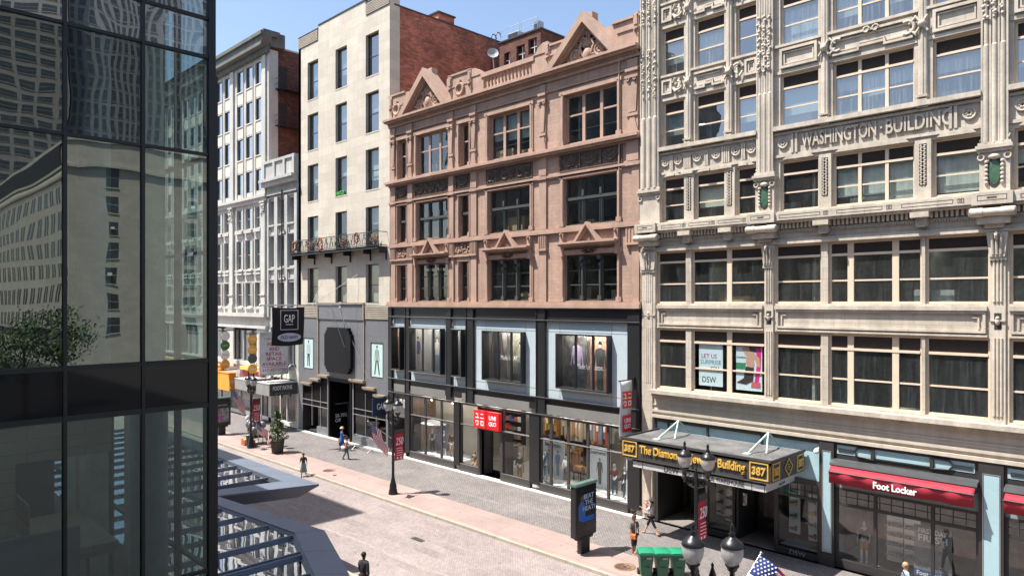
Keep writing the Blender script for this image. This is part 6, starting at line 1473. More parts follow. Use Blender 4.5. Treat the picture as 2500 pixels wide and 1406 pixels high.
# ---------------- advertising kiosks ----------------
M_scr = mat('dark poster', (.02, .021, .024), .25, .1)
def kiosk(x, y, label):
    t = thing('advertising_kiosk', label, 'kiosk', (x, y, 0), 0, 'advertising kiosks on the sidewalk'); p = MB(); p.box(x-.06, x+.16, y-.3, y+.3, 0, .75); p.build('post', M_black, t)
    p = MB(); p.box(x-.1, x+.2, y-.72, y+.72, .75, 3.0); p.build('cabinet', M_black, t, bevel=.03); p = MB(); p.prism([(x-.14, 3.0), (x+.25, 3.0), (x+.2, 3.1), (x-.1, 3.1)], y-.76, y+.76, 'y'); p.build('cap', mat('green grey cap', (.09, .15, .13), .5), t)
    p = MB(); p.box(x+.2, x+.212, y-.6, y+.6, 1.0, 2.88); p.build('poster', M_scr, t); p = MB(); p.prism([(x-.1, .75), (x+.2, .75), (x+.16, .62), (x-.06, .62)], y-.5, y+.5, 'y'); p.build('neck', M_black, t); return t
k = kiosk(-19.95, 24.3, 'black kiosk with a dark heat advice poster, right of the clothing shop')
for s_, z, w_ in (('BEAT', 2.5, .72), ('THE', 2.24, .58), ('HEAT?', 1.98, .88)): text(s_, 'poster_lettering', mat('pale blue letters', (.42, .52, .7), .5), k, (-19.732, 24.46, z), w_*.95, .21, 'x', bold=.01)
p = MB(); p.box(-19.738, -19.732, 23.98, 24.82, 1.42, 1.62); p.build('blue_button', mat('blue button', (.0, .10, .6), .4), k)
p = MB()
def blob(pts, m): p.prism([(24.3+a, b_) for a, b_ in pts], -19.738, -19.733, 'x', m)
blob([(-.52, 1.5), (-.1, 1.45), (-.05, 2.0), (-.18, 2.3), (-.4, 2.3), (-.55, 2.1)], 0); blob([(-.4, 2.3), (-.2, 2.3), (-.18, 2.52), (-.3, 2.6), (-.42, 2.5)], 1); p.build('printed_figure', [mat('blue print', (.02, .14, .42), .5), mat('dark skin print', (.09, .06, .045), .6)], k)
k = kiosk(-58.9, 24.6, 'black kiosk with a grey photo poster at the far left end of the sidewalk'); p = MB(); p.box(-58.685, -58.68, 24.05, 25.15, 1.05, 2.2); p.build('printed_photo', mat('grey photo print', (.22, .22, .22), .5, .7, 4), k); p = MB(); p.ball((-58.68, 24.3, 1.45), .3, 10, 6, .02, 1, .7); p.build('magenta_spot', mat('magenta print', (.5, .05, .4), .5), k)
text('NEW WORKS', 'poster_lettering', M_steel, k, (-58.68, 24.6, 2.45), .8, .14, 'x')
# ---------------- wheelie bins ----------------
M_bin = mat('green plastic', (.01, .10, .055), .45, .08, 2); M_lid = mat('bright green lid', (.015, .23, .12), .38, .06, 2)
def make_bin(loc, rotz, label):
    t = thing('wheelie_bin', label, 'wheelie bin', loc, rotz, 'green wheelie bins in a row', world=False); Z0 = Vector(); b = MB()
    lo_, hi = (.2, -.24, .22), (.29, -.34, .36)
    b.add([(-.2, -.24, .04), (.2, -.24, .04), (.2, .2, .04), (-.2, .2, .04), (-.28, -.33, .98), (.28, -.33, .98), (.28, .33, .98), (-.28, .33, .98)], [(0, 3, 2, 1), (0, 1, 5, 4), (1, 2, 6, 5), (2, 3, 7, 6), (3, 0, 4, 7)])
    b.box(-.3, .3, -.36, -.3, .9, .97); b.box(-.3, -.26, -.3, .33, .9, .97); b.box(.26, .3, -.3, .33, .9, .97); b.box(-.12, .12, -.345, -.315, .42, .46); b.add([(-.17, -.275, .2), (.17, -.275, .2), (.2, -.325, .66), (.12, -.335, .8), (-.12, -.335, .8), (-.2, -.325, .66)], [(0, 1, 2, 3, 4, 5)])
    b.build('body', M_bin, t, off=Z0, bevel=.012)
    b = MB(); n = 5; vs = []
    for j in range(n+1):
        v = j/n; y = -.39+.78*v; z = 1.0+.09*math.sin(math.pi*min(1, v+.15)*.9)
        for x in (-.32, -.25, .25, .32): vs.append((x, y, z-(.03 if abs(x) > .3 else 0)))
    b.add(vs, [(j*4+i, j*4+i+1, j*4+i+5, j*4+i+4) for j in range(n) for i in range(3)], 0, True); b.box(-.32, .32, -.4, -.38, .95, 1.02)
    b.build('lid', M_lid, t, off=Z0)
    for s_ in (-1, 1): b = MB(); b.cyl((s_*.2, .24, .12), (s_*.29, .24, .12), .12, 14); b.build('wheel', M_dframe, t, off=Z0)
    b = MB(); b.tube([(-.22, .36, .96), (-.22, .44, .98), (.22, .44, .98), (.22, .36, .96)], .018, 6); b.build('handle', M_bin, t, off=Z0)
    text('W50', 'bin_lettering', M_white, t, (.08, -.325, .8), .2, .08, off=Z0); return t
bn = make_bin((-16.45, 24.0, 0), 45, 'green wheelie bin, leftmost of the three'); dup(bn, (-15.97, 24.42, 0), 45, 'green wheelie bin in the middle of the three'); dup(bn, (-15.5, 24.86, 0), 45, 'green wheelie bin, right one of the three beside the lamp pole')
# ---------------- planter with bush, fruit cart, barrier ----------------
t = thing('planter', 'dark ribbed planter with a pointed green bush beside a striped flag', 'planter', (-48.8, 24.5, 0)); p = MB(); p.lathe((-48.8, 24.5, 0), [(0, 0), (.36, 0), (.38, .05), (.47, .85), (.5, .9), (.45, .9), (.42, .8), (0, .8)], 20)
for k in range(20): a = 6.283*k/20; p.cyl((-48.8+.38*math.cos(a), 24.5+.38*math.sin(a), .05), (-48.8+.47*math.cos(a), 24.5+.47*math.sin(a), .85), .02, 4)
p.build('pot', mat('dark bronze pot', (.045, .038, .034), .5), t)
p = MB(); q = random.Random(9); st = MB(); st.cyl((-48.8, 24.5, .8), (-48.8, 24.5, 2.7), .05, 6, .01)
for k in range(75):
    z = .95+1.95*q.random()**1.2; rr = (3.05-z)*.37; a = q.random()*6.283; e = Vector((-48.8+rr*math.cos(a), 24.5+rr*math.sin(a), z+.15)); st.cyl((-48.8, 24.5, z), e, .014, 4, .006, caps=False)
    for j in range(13):
        c_ = Vector((-48.8, 24.5, z)).lerp(e, .35+.7*q.random())+Vector((q.uniform(-.13, .13), q.uniform(-.13, .13), q.uniform(-.1, .1))); n_ = Vector((q.uniform(-1, 1), q.uniform(-1, 1), q.uniform(-.2, 1))).normalized(); u = n_.orthogonal().normalized()*(.075+.04*q.random()); v_ = n_.cross(u)*.5; p.add([c_-u, c_+v_, c_+u, c_-v_], [(0, 1, 2, 3)], q.randrange(3))
p.build('foliage', [mat('leaf green', (.07, .12, .03), .6, 0), mat('leaf dark', (.035, .075, .022), .6, 0), mat('leaf pale', (.16, .2, .07), .6, 0)], t); st.build('stem', mat('bark', (.1, .07, .05), .9), t)
t = thing('wrapped_cart', 'plastic wrapped vendor cart beside the farthest lamp', 'cart', (-53.2, 24.9, .3)); p = MB(); q = random.Random(12)
for k in range(34): p.ball((-53.2+q.uniform(-.5, .5), 24.9+q.uniform(-.45, .45), .75+1.3*q.random()), .16+.1*q.random(), 6, 4, 1, 1, 1.3, q.randrange(3))
p.build('bundle', [mat('clear wrap', (.5, .52, .55), .15, .3, 4), mat('grey wrap', (.2, .21, .23), .25), M_dframe], t); p = MB(); p.box(-53.7, -52.7, 24.4, 25.4, .5, .58)
for x in (-53.6, -52.8):
    for y in (24.5, 25.3): p.cyl((x, y, 0), (x, y, .5), .03, 6)
p.build('frame', M_dframe, t)
for i, (x, y, m_, lb) in enumerate(((-53.3, 24.15, mat('orange crate', (.55, .14, .03), .7), 'orange crate on the ground in front of the wrapped cart'), (-52.65, 24.25, mat('red crate', (.42, .04, .02), .7), 'red crate of fruit beside the farthest lamp'))):
    t = thing('crate', lb, 'crate', (x, y, 0)); p = MB(); p.box(x-.3, x+.3, y-.22, y+.22, 0, .04)
    for z in (.05, .19, .33): p.box(x-.3, x+.3, y-.24, y-.22, z, z+.1); p.box(x-.3, x+.3, y+.22, y+.24, z, z+.1); p.box(x-.32, x-.3, y-.24, y+.24, z, z+.1); p.box(x+.3, x+.32, y-.24, y+.24, z, z+.1)
    p.build('box', m_, t); p = MB(); q = random.Random(i)
    for k in range(22): p.ball((x+q.uniform(-.24, .24), y+q.uniform(-.17, .17), .36+.06*q.random()), .07, 6, 4)
    p.build('fruit', M_or if i else M_yl, t)
t = thing('litter_bin', 'black litter bin close beside the farthest lamp pole', 'bin', (-52.35, 24.05, 0)); p = MB(); p.lathe((-52.35, 24.05, 0), [(0, 0), (.25, 0), (.29, .9), (.31, .95), (.26, 1.0), (.12, 1.05), (.12, 1.0)], 14); p.build('body', M_iron, t); p = MB(); p.torus((-52.35, 24.05, .92), .3, .025, 14, 5, 'z'); p.build('rim', M_steel, t)
t = thing('crowd_barrier', 'grey steel crowd barrier standing on the sidewalk before the black shop window', 'barrier', (-45.0, 29.2, 0)); p = MB(); x0, x1, y = -46.2, -43.8, 29.3
p.tube([(x0, y, .22), (x0, y, 1.0), (x0+.12, y, 1.1), (x1-.12, y, 1.1), (x1, y, 1.0), (x1, y, .22), (x0, y, .22)], .022, 6); p.build('frame', M_gal, t); p = MB()
for k in range(1, 18): xx = x0+(x1-x0)*k/18; p.cyl((xx, y, .22), (xx, y, 1.1), .01, 5)
p.build('bars', M_gal, t)
for xx in (x0+.2, x1-.2): p = MB(); p.tube([(xx, y-.3, 0), (xx, y, .22), (xx, y+.3, 0)], .02, 6); p.build('foot', M_gal, t)
# ---------------- people and mannequins ----------------
def skin(name, V, E, m, parent, root=0, sub=1):
    # V: (x, y, z, rx, ry); one continuous surface grown round the skeleton edges
    me = bpy.data.meshes.new(name); me.from_pydata([v[:3] for v in V], E, []); me.materials.append(m)
    o = bpy.data.objects.new(name, me); COL.objects.link(o); o.parent = parent; OFF[o.name] = Vector()
    md = o.modifiers.new('skin', 'SKIN'); md.use_smooth_shade = True; md.branch_smoothing = .3
    for i, v in enumerate(V):
        s = me.skin_vertices[0].data[i]; s.radius = (v[3], v[4] if len(v) > 4 else v[3]); s.use_root = i == root
    sb = o.modifiers.new('smooth', 'SUBSURF'); sb.levels = sub; sb.render_levels = sub; return o
M_sk1 = mat('light skin', (.52, .30, .22), .55, .03); M_sk2 = mat('brown skin', (.20, .10, .065), .55, .03); M_sk3 = mat('dark skin', (.075, .04, .028), .55, .03)
M_eye = mat('eye', (.02, .015, .012), .3, 0)
def person(label, loc, rotz, H=1.7, skinm=None, legs=((0, 0), (0, 0)), arms=((0, 0, .12), (0, 0, .12)), lean=0., head=0., hair=None, hairlen=.0, top=None, sleeve=.5, bottom=None, blen=1., skirt=None, shoes=None, hat=None, name='person', cat='person', group=None, look=0.):
    t = thing(name, label, cat, loc, rotz, group, world=False); k = H/1.7; sm = skinm or M_sk1
    def L(y, z, a): # lean about the pelvis
        dz = z-.93; return (y*math.cos(a)-dz*math.sin(a), .93+dz*math.cos(a)+y*math.sin(a))
    V = []; E = []
    def add(x, y, z, rx, ry=None, par=None):
        V.append((x*k, y*k, z*k, rx*k, (ry or rx)*k)); i = len(V)-1
        if par is not None: E.append((par, i))
        return i
    def up(x, y, z): yy, zz = L(y, z, lean); return (x, yy, zz)
    pel = add(0, 0, .93, .135, .10); wa = add(*up(0, 0, 1.1), .118, .085, pel); ch = add(*up(0, 0, 1.29), .14, .1, wa); nb = add(*up(0, .005, 1.42), .075, .065, ch)
    nk = add(*up(0, -.005, 1.475), .056, .056, nb); h0 = add(*up(0, -.02-head*.02, 1.53), .068, .08, nk); h1 = add(*up(0, -.02-head*.05, 1.615), .086, .104, h0); h2 = add(*up(0, -.01-head*.06, 1.68), .066, .078, h1)
    J = {}
    for si, s in enumerate((-1, 1)):
        a, kn = legs[si]; a, kn = R(a), R(kn)
        hp = add(s*.085, 0, .86, .088, .088, pel); kz, ky = .86-.41*math.cos(a), -.41*math.sin(a)
        kk = add(s*.09, ky, kz, .057, .057, hp); b_ = a-kn; az, ay = kz-.40*math.cos(b_), ky-.40*math.sin(b_)
        cf = add(s*.09, ky+(ay-ky)*.35+.012, kz+(az-kz)*.35, .054, .054, kk); an = add(s*.09, ay, az, .036, .036, cf); hl = add(s*.09, ay+.01, az-.055, .034, .034, an); to = add(s*.1, ay-.15*math.cos(b_), az-.06-.15*math.sin(b_)*.6, .032, .022, hl)
        J['knee', s], J['ank', s], J['toe', s] = V[kk], V[an], V[to]
        sw, fl, ab = arms[si]; sw, fl = R(sw), R(fl)
        sh = add(*up(s*.165, 0, 1.385), .056, .056, ch)
        ex, ey, ez = s*(.165+.27*math.sin(ab)), -.27*math.sin(sw), 1.385-.27*math.cos(sw)*math.cos(ab)
        el = add(*up(ex, ey, ez), .039, .039, sh); f_ = sw+fl
        wx, wy, wz = ex+s*.02-s*.0, ey-.25*math.sin(f_), ez-.25*math.cos(f_)
        wr = add(*up(wx, wy, wz), .025, .021, el); px_, py_, pz_ = wx, wy-.07*math.sin(f_), wz-.07*math.cos(f_)
        pa = add(*up(px_, py_, pz_), .033, .019, wr); J['hand', s] = V[pa]
        for fi, (dx, ln) in enumerate(((-.026, .068), (-.009, .078), (.009, .074), (.026, .058))):
            c1 = add(*up(px_+dx*.3*s, py_+dx-.02*math.sin(f_), pz_-.022*math.cos(f_)), .0095, .0095, pa)
            add(*up(px_+dx*.2*s-s*.012, py_+dx*1.05-ln*math.sin(f_), pz_-ln*math.cos(f_)), .0075, .0075, c1)
        th = add(*up(px_-s*.01, py_-.035, pz_+.02), .011, .011, pa); add(*up(px_-s*.018, py_-.06-.02*math.sin(f_), pz_-.02), .009, .009, th)
        ear = None
    add(*up(0, -.02-head*.05-.112, 1.6), .013, .013, h1)                    # nose
    skin('body', V, E, sm, t)
    hd = V[h1]
    if name == 'person':
        b = MB()
        for s in (-1, 1): b.ball((hd[0]+s*.03*k, hd[1]-.094*k, hd[2]+.012*k), .011*k, 6, 4)
        b.build('eyes', M_eye, t, off=Vector())
    G = .016
    if top:
        V2 = []; E2 = []
        ids = [pel, wa, ch, nb]; mp = {}
        for i in ids: mp[i] = len(V2); v = V[i]; V2.append((v[0], v[1], v[2]-(.02*k if i == pel else 0)-(.03*k if i == nb else 0), v[3]+G*k+(.008 if i == pel else 0), v[4]+G*k))
        E2 += [(0, 1), (1, 2), (2, 3)]
        for s in (-1, 1):
            sh = [i for i, v in enumerate(V) if abs(v[3]-.056*k) < 1e-6 and v[0]*s > 0][0]; el = sh+1; wr = sh+2; i0 = len(V2); v = V[sh]; V2.append((*v[:3], v[3]+G*k)); E2.append((2, i0))
            e = V[el]; u = min(1, sleeve*2); V2.append((v[0]+(e[0]-v[0])*u, v[1]+(e[1]-v[1])*u, v[2]+(e[2]-v[2])*u, e[3]+.022*k)); E2.append((i0, i0+1))
            if sleeve > .5: w_ = V[wr]; u = (sleeve-.5)*2*.95; V2.append((e[0]+(w_[0]-e[0])*u, e[1]+(w_[1]-e[1])*u, e[2]+(w_[2]-e[2])*u, w_[3]+.018*k)); E2.append((i0+1, i0+2))
        skin('top', V2, E2, top, t)
    if bottom:
        v = V[pel]; V2 = [(v[0], v[1], v[2]+.02*k, v[3]+.018*k, v[4]+.018*k)]; E2 = []
        for s in (-1, 1):
            hp = [i for i, v in enumerate(V) if abs(v[3]-.088*k) < 1e-6 and v[0]*s > 0][0]; i0 = len(V2); pts = [V[hp], V[hp+1], V[hp+2], V[hp+3]]
            rr = [.1, .072, .068, .055]; n_ = 2 if blen < .6 else (3 if blen < .9 else 4)
            for j in range(n_): q = pts[j]; V2.append((*q[:3], rr[j]*k)); E2.append((0 if j == 0 else i0+j-1, i0+j))
        skin('trousers' if blen > .6 else 'shorts', V2, E2, bottom, t)
    if skirt:
        m_, z1, z0, w0 = skirt; b = MB(); n = 18; prof = [(.125, z1), (.16, .9 if z1 > .95 else z1-.05), (w0, z0), (w0-.012, z0), (.12, z1-.05)]
        vs = []
        for r_, z in prof:
            for i in range(n):
                a = 6.2832*i/n; f_ = 1+.07*math.sin(i*2.4)*(z < .85); vs.append((r_*1.05*f_*math.cos(a)*k, r_*.85*f_*math.sin(a)*k, z*k))
        b.add(vs, [(j*n+i, j*n+(i+1) % n, (j+1)*n+(i+1) % n, (j+1)*n+i) for j in range(len(prof)-1) for i in range(n)], 0, True); b.build('skirt', m_, t, off=Vector())
    if shoes:
        for s in (-1, 1):
            b = MB(); a, c = Vector(J['ank', s][:3]), Vector(J['toe', s][:3]); m0 = (a*.35+c*.65); m0.z = min(a.z-.055*k, c.z+.012)
            b.ball((a.x, a.y+.005, a.z-.05*k), .045*k, 8, 5, 1, 1.15, .95); b.ball((m0.x, m0.y, m0.z), .045*k, 8, 5, 1.0, 2.0, .75); b.build('shoe', shoes, t, off=Vector())
    if hair:
        b = MB(); c = Vector(hd[:3]); b.ball((c.x, c.y+.022*k, c.z+.032*k), .108*k, 12, 7, .93, 1.0, .95)
        if hairlen: b.ball((c.x, c.y+.055*k, c.z-hairlen*.5*k), .075*k, 10, 6, 1.15, .75, 1+hairlen*8)
        b.build('hair', hair, t, off=Vector())
    if hat:
        b = MB(); c = hd; b.lathe((c[0], c[1]+.01, c[2]+.03*k), [(.175*k, 0), (.18*k, .008), (.112*k, .03), (.108*k, .09*k), (.07*k, .125*k), (0, .135*k)], 16); b.build('hat', hat, t, off=Vector())
    return t, J
hd_ = lambda n, c, r=.75: mat(n, c, r, .06, 6)
C_char = hd_('charcoal cloth', (.035, .036, .04)); C_blk = hd_('black cloth', (.015, .015, .017)); C_wht = hd_('white cloth', (.62, .63, .64)); C_blue = hd_('blue cloth', (.02, .10, .38)); C_gr = hd_('grey knit', (.12, .12, .125))
H_br = hd_('brown hair', (.06, .03, .018)); H_bk = hd_('black hair', (.012, .01, .01)); H_bl = hd_('blond hair', (.42, .26, .12)); C_straw = hd_('straw', (.5, .36, .16)); C_teal = hd_('teal cloth', (.12, .26, .27)); C_pink = hd_('salmon cloth', (.5, .2, .16)); C_denim = hd_('denim', (.06, .08, .13)); C_tan = hd_('tan leather', (.4, .22, .09)); C_or = hd_('orange leather', (.55, .16, .04))
person('woman with brown hair in grey knit top and black trousers, orange handbag at her hip', (-18.25, 25.76, 0), 60, 1.66, M_sk2, ((8, 2), (-6, 10)), ((18, 15, .15), (-14, 20, .2)), 0, .2, H_br, .1, C_gr, .5, C_blk, .85, None, C_tan)
t = thing('handbag', 'orange handbag at the hip of the woman in the grey top', 'handbag', (-18.1, 25.5, .78)); b = MB(); b.box(-18.27, -17.97, 25.44, 25.56, .72, .94); b.build('bag', C_or, t, bevel=.03); b = MB(); b.tube([(-18.25, 25.52, .94), (-18.3, 25.68, 1.2), (-18.25, 25.78, 1.38)], .012, 5); b.tube([(-17.99, 25.52, .94), (-18.1, 25.65, 1.2), (-18.2, 25.78, 1.38)], .012, 5); b.build('strap', C_or, t)
person('striding woman in white top, black trousers and pale cap, carrying a baby', (-19.12, 28.38, 0), -75, 1.7, M_sk1, ((28, 5), (-24, 12)), ((40, 85, .2), (34, 80, .25)), -.05, .2, H_br, .08, C_wht, .5, C_blk, .85, None, C_tan, hat=hd_('cream cap', (.6, .5, .38)))
person('baby held against the shoulder of the woman in the white top', (-19.36, 28.34, .98), 100, .62, M_sk1, ((50, 60), (50, 60)), ((50, 50, .3), (50, 50, .3)), 0, .2, hd_('baby hair', (.3, .18, .09)), 0, C_pink, .5, C_pink, .5)
person('woman in a bright blue dress and straw hat holding a tan bag, seen from behind', (-46.1, 28.2, 0), 165, 1.72, M_sk1, ((6, 0), (-8, 6)), ((10, 25, .22), (8, 70, .2)), 0, .1, H_br, .06, C_blue, .25, None, 1, (C_blue, 1.12, .42, .26), C_tan, hat=C_straw)
t = thing('shopping_bag', 'tan paper bag hanging from the hand of the woman in blue', 'bag', (-46.5, 28.25, .55)); b = MB(); b.box(-46.62, -46.38, 28.18, 28.32, .48, .84); b.build('bag', C_tan, t); b = MB(); b.torus((-46.5, 28.25, .84), .07, .008, 10, 4, 'y', 0, 180); b.build('handles', C_tan, t)
person('person with a dark curly bun in salmon top and dark trousers carrying a pale bundle', (-43.3, 26.86, 0), 155, 1.58, M_sk2, ((14, 4), (-12, 14)), ((30, 60, .3), (-20, 10, .3)), .04, .3, H_bk, .02, C_pink, .3, C_denim, .95, None, C_blk)
t = thing('tote_bag', 'pale tote bag under the arm of the person in the salmon top', 'bag', (-43.65, 26.8, .85)); b = MB(); b.ball((-43.62, 26.8, .78), .2, 10, 6, 1.3, .6, .8); b.build('bag', hd_('pale canvas', (.5, .5, .4)), t); b = MB(); b.torus((-43.62, 26.8, .92), .12, .012, 10, 4, 'y', 0, 180); b.build('handles', C_tan, t)
person('walking person in dark top and teal skirt stepping off the far kerb', (-41.5, 22.6, -.13), 50, 1.5, M_sk2, ((22, 4), (-22, 12)), ((20, 60, .1), (-20, 20, .15)), .08, .4, H_br, .06, hd_('brown top', (.06, .04, .03)), .6, None, 1, (C_teal, 1.0, .34, .24), C_blk)
person('person with short black hair in dark long sleeves, seen from behind near the canopy', (-22.6, 14.75, 0), 205, 1.68, M_sk3, ((10, 2), (-10, 8)), ((-6, 10, .14), (10, 12, .14)), 0, .1, H_bk, 0, C_char, 1, C_blk, .95, None, C_blk)
person('blond person in pale blue top with dark bag strap by the sports shop window', (-8.0, 27.9, 0), -60, 1.68, M_sk1, ((14, 4), (-12, 10)), ((20, 20, .14), (-16, 20, .14)), .04, .3, H_bl, .1, hd_('pale blue cloth', (.3, .42, .6)), .4, C_denim, .95, None, C_wht)
t = thing('shoulder_bag', 'dark shoulder bag strap across the back of the blond person', 'bag', (-8.0, 27.9, 1.1)); b = MB(); b.tube([(-8.1, 27.76, 1.42), (-7.98, 27.74, 1.2), (-7.85, 27.82, 1.0)], .022, 5); b.build('strap', C_blk, t); b = MB(); b.box(-7.95, -7.75, 27.95, 28.08, .8, 1.05); b.build('bag', C_blk, t, bevel=.02)
# mannequins in the clothing shop
M_man = hd_('white mannequin', (.6, .6, .58), .4)
def mann(x, y, z, rz, label, top, bottom, bl, sl=.6, hat=None, hair=None, sk=None, sm=None):
    person(label, (x, y, z), rz, 1.75, sm or M_man, ((4, 0), (-3, 3)), ((6, 12, .16), (10, 40, .2)), 0, 0, hair, 0, top, sl, bottom, bl, sk, C_wht, hat=hat, name='mannequin', cat='mannequin', group='dressed mannequins in the shop windows')
mann(-39.3, FY+.9, .42, 15, 'mannequin in navy vest and black trousers under the white parasol', C_char, C_blk, .95, .2)
mann(-38.0, FY+.9, .42, -10, 'mannequin in navy jacket and shorts, left of the pale shorts mannequin', hd_('navy cloth', (.03, .05, .14)), C_gr, .5, .9)
mann(-37.4, FY+1.1, .42, 20, 'mannequin in black cardigan and pale shorts with bare tan legs', C_blk, hd_('pale linen', (.5, .47, .42)), .5, .9, None, None, None, hd_('tan mannequin', (.45, .24, .15), .5))
mann(-30.6, FY+.8, .03, 10, 'mannequin in olive coat right of the clothing shop door', hd_('olive cloth', (.09, .085, .05)), C_tan, .95, 1)
mann(-28.45, FY+.75, .42, -15, 'mannequin in pale blue denim left of the bottoms display board', hd_('pale denim', (.25, .36, .44)), hd_('pale denim', (.25, .36, .44)), .95, .9)
mann(-26.9, FY+.9, .42, 10, 'mannequin in cream top and brown skirt right of the bottoms display board', hd_('cream cloth', (.55, .52, .44)), None, 1, .8, None, H_bk, (hd_('taupe cloth', (.14, .11, .1)), 1.05, .3, .2))
mann(-23.6, FY+1.1, .42, 0, 'mannequin in plum top before the outerwear board', hd_('plum cloth', (.2, .03, .06)), C_denim, .95, .7)
mann(-22.75, FY+.9, .42, -20, 'mannequin in black hooded jacket and blue jeans at the right end of the shop window', C_blk, hd_('blue jeans', (.1, .15, .22)), .95, 1)
mann(-10.7, FY+1.2, .1, 10, 'mannequin in dark top and orange shorts in the sports shop window', C_char, hd_('orange shorts', (.6, .26, .08)), .5, .5)
person('seated tan mannequin on the floor just left of the clothing shop door', (-34.4, FY+.55, -.38), 20, 1.75, hd_('tan mannequin', (.45, .24, .15), .5), ((85, 60), (70, 90)), ((20, 30, .3), (35, 40, .3)), 0, 0, None, 0, hd_('olive cloth', (.09, .085, .05)), .4, C_tan, .5, None, C_wht, name='mannequin', cat='mannequin', group='dressed mannequins in the shop windows')
t = thing('parasol', 'white parasol in the left shop window', 'parasol', (-39.3, FY+1.0, .42)); p = MB(); p.cyl((-39.3, FY+1.0, .42), (-39.3, FY+1.0, 2.75), .02, 6); p.build('pole', M_steel, t); p = MB(); n = 8; vs = [(-39.3, FY+1.0, 2.8)]+[(-39.3+1.15*math.cos(6.283*i/n), FY+1.0+.75*math.sin(6.283*i/n), 2.45) for i in range(n)]; p.add(vs, [(0, 1+i, 1+(i+1) % n) for i in range(n)], 0); p.build('canopy', C_wht, t)
t = thing('display_banner', 'white printed board standing behind the parasol', 'banner', (-39.2, FY+1.6, .42)); p = MB(); p.box(-39.9, -38.6, FY+1.7, FY+1.74, .5, 2.4); p.build('panel', hd_('pale violet print', (.3, .3, .42)), t); p = MB(); p.box(-39.9, -39.84, FY+1.7, FY+1.74, .42, .5); p.build('foot', M_steel, t)
def board(x0, x1, y, z0, z1, word, label, cl, fx):
    t = thing('display_board', label, 'display board', ((x0+x1)/2, y, z0), 0, 'printed boards in the clothing shop window'); p = MB(); p.box(x0, x1, y, y+.06, z0, z1); p.build('panel', hd_('pale board', (.55, .6, .64)), t); text(word, 'lettering', C_char, t, ((x0+x1)/2-.05, y-.006, z1-.32), (x1-x0)*.72, .24, ext=.004)
    b = MB(); 
    for f in fx: poster_fig(b, f, z0+.15, (z1-z0)*.66, y-.008, cl)
    b.build('printed_figure', cl, t)
board(-29.3, -27.6, FY+1.5, .45, 2.75, 'New Bottoms', 'pale board reading New Bottoms with two printed figures', [M_skin, PC(.12, .2, .4), PC(.2, .25, .3), M_hair], (-28.8, -28.1))
board(-26.05, -24.35, FY+1.7, .45, 2.75, 'Outerwear', 'pale board reading Outerwear with one printed figure', [M_skin, PC(.06, .06, .055), PC(.05, .05, .05), M_hair], (-25.1,))
q = random.Random(31)
racks = [(-29.3, 2.2, 3.95, 'clothes rack with mustard garments high at the left of the big shop window', [(.5, .3, .05), (.42, .2, .05), (.2, .12, .05)]),
 (-27.4, 2.1, 3.95, 'clothes rack with brown and cream garments high in the middle of the big shop window', [(.25, .14, .08), (.5, .42, .3), (.12, .09, .07), (.4, .2, .1)]),
 (-25.4, 2.2, 3.95, 'clothes rack with red and navy garments high at the right of the big shop window', [(.45, .06, .04), (.04, .07, .18), (.2, .2, .2), (.5, .3, .22)]),
 (-32.6, 2.4, 1.75, 'low clothes rack with dark coats just right of the shop door', [(.05, .05, .05), (.16, .14, .1), (.3, .26, .2)]),
 (-29.0, 3.6, 1.75, 'low clothes rack with orange garments behind the bottoms board', [(.5, .2, .06), (.4, .3, .2), (.12, .1, .08)]),
 (-26.8, 3.7, 1.75, 'low clothes rack with blue garments behind the outerwear board', [(.06, .12, .25), (.3, .32, .36), (.1, .1, .12)]),
 (-36.6, 3.0, 1.75, 'low clothes rack with grey garments just left of the shop door', [(.2, .2, .22), (.4, .38, .35), (.08, .08, .09)])]
for i, (x, dy, zz, lab, cols) in enumerate(racks):
    y = FY+dy; zb = .03 if zz < 2 else 2.55
    t = thing('clothes_rack', lab, 'clothes rack', (x, y, .03), 0, 'clothes racks inside the clothing shop')
    p = MB(); p.tube([(x-.75, y, .03), (x-.75, y, zz), (x+.75, y, zz), (x+.75, y, .03)], .02, 6); p.build('rail', M_dframe, t)
    for k in range(12):
        xx = x-.68+k*.124; p = MB(); h = .75+.45*q.random(); p.prism([(xx-.045, zz-.04), (xx+.045, zz-.04), (xx+.06, zz-.15), (xx+.055, zz-h), (xx-.055, zz-h), (xx-.06, zz-.15)], y-.27, y+.27, 'y'); c = cols[q.randrange(len(cols))]; p.build('garment', hd_('garment %.2f %.2f %.2f' % c, c, .85), t)
    if i < 3:
        for k in range(3): p = MB(); xx = x-.5+.5*k; p.box(xx-.07, xx+.07, y-.36, y-.34, zz-.05-.3, zz-.05); p.build('price_tag', C_wht, t)
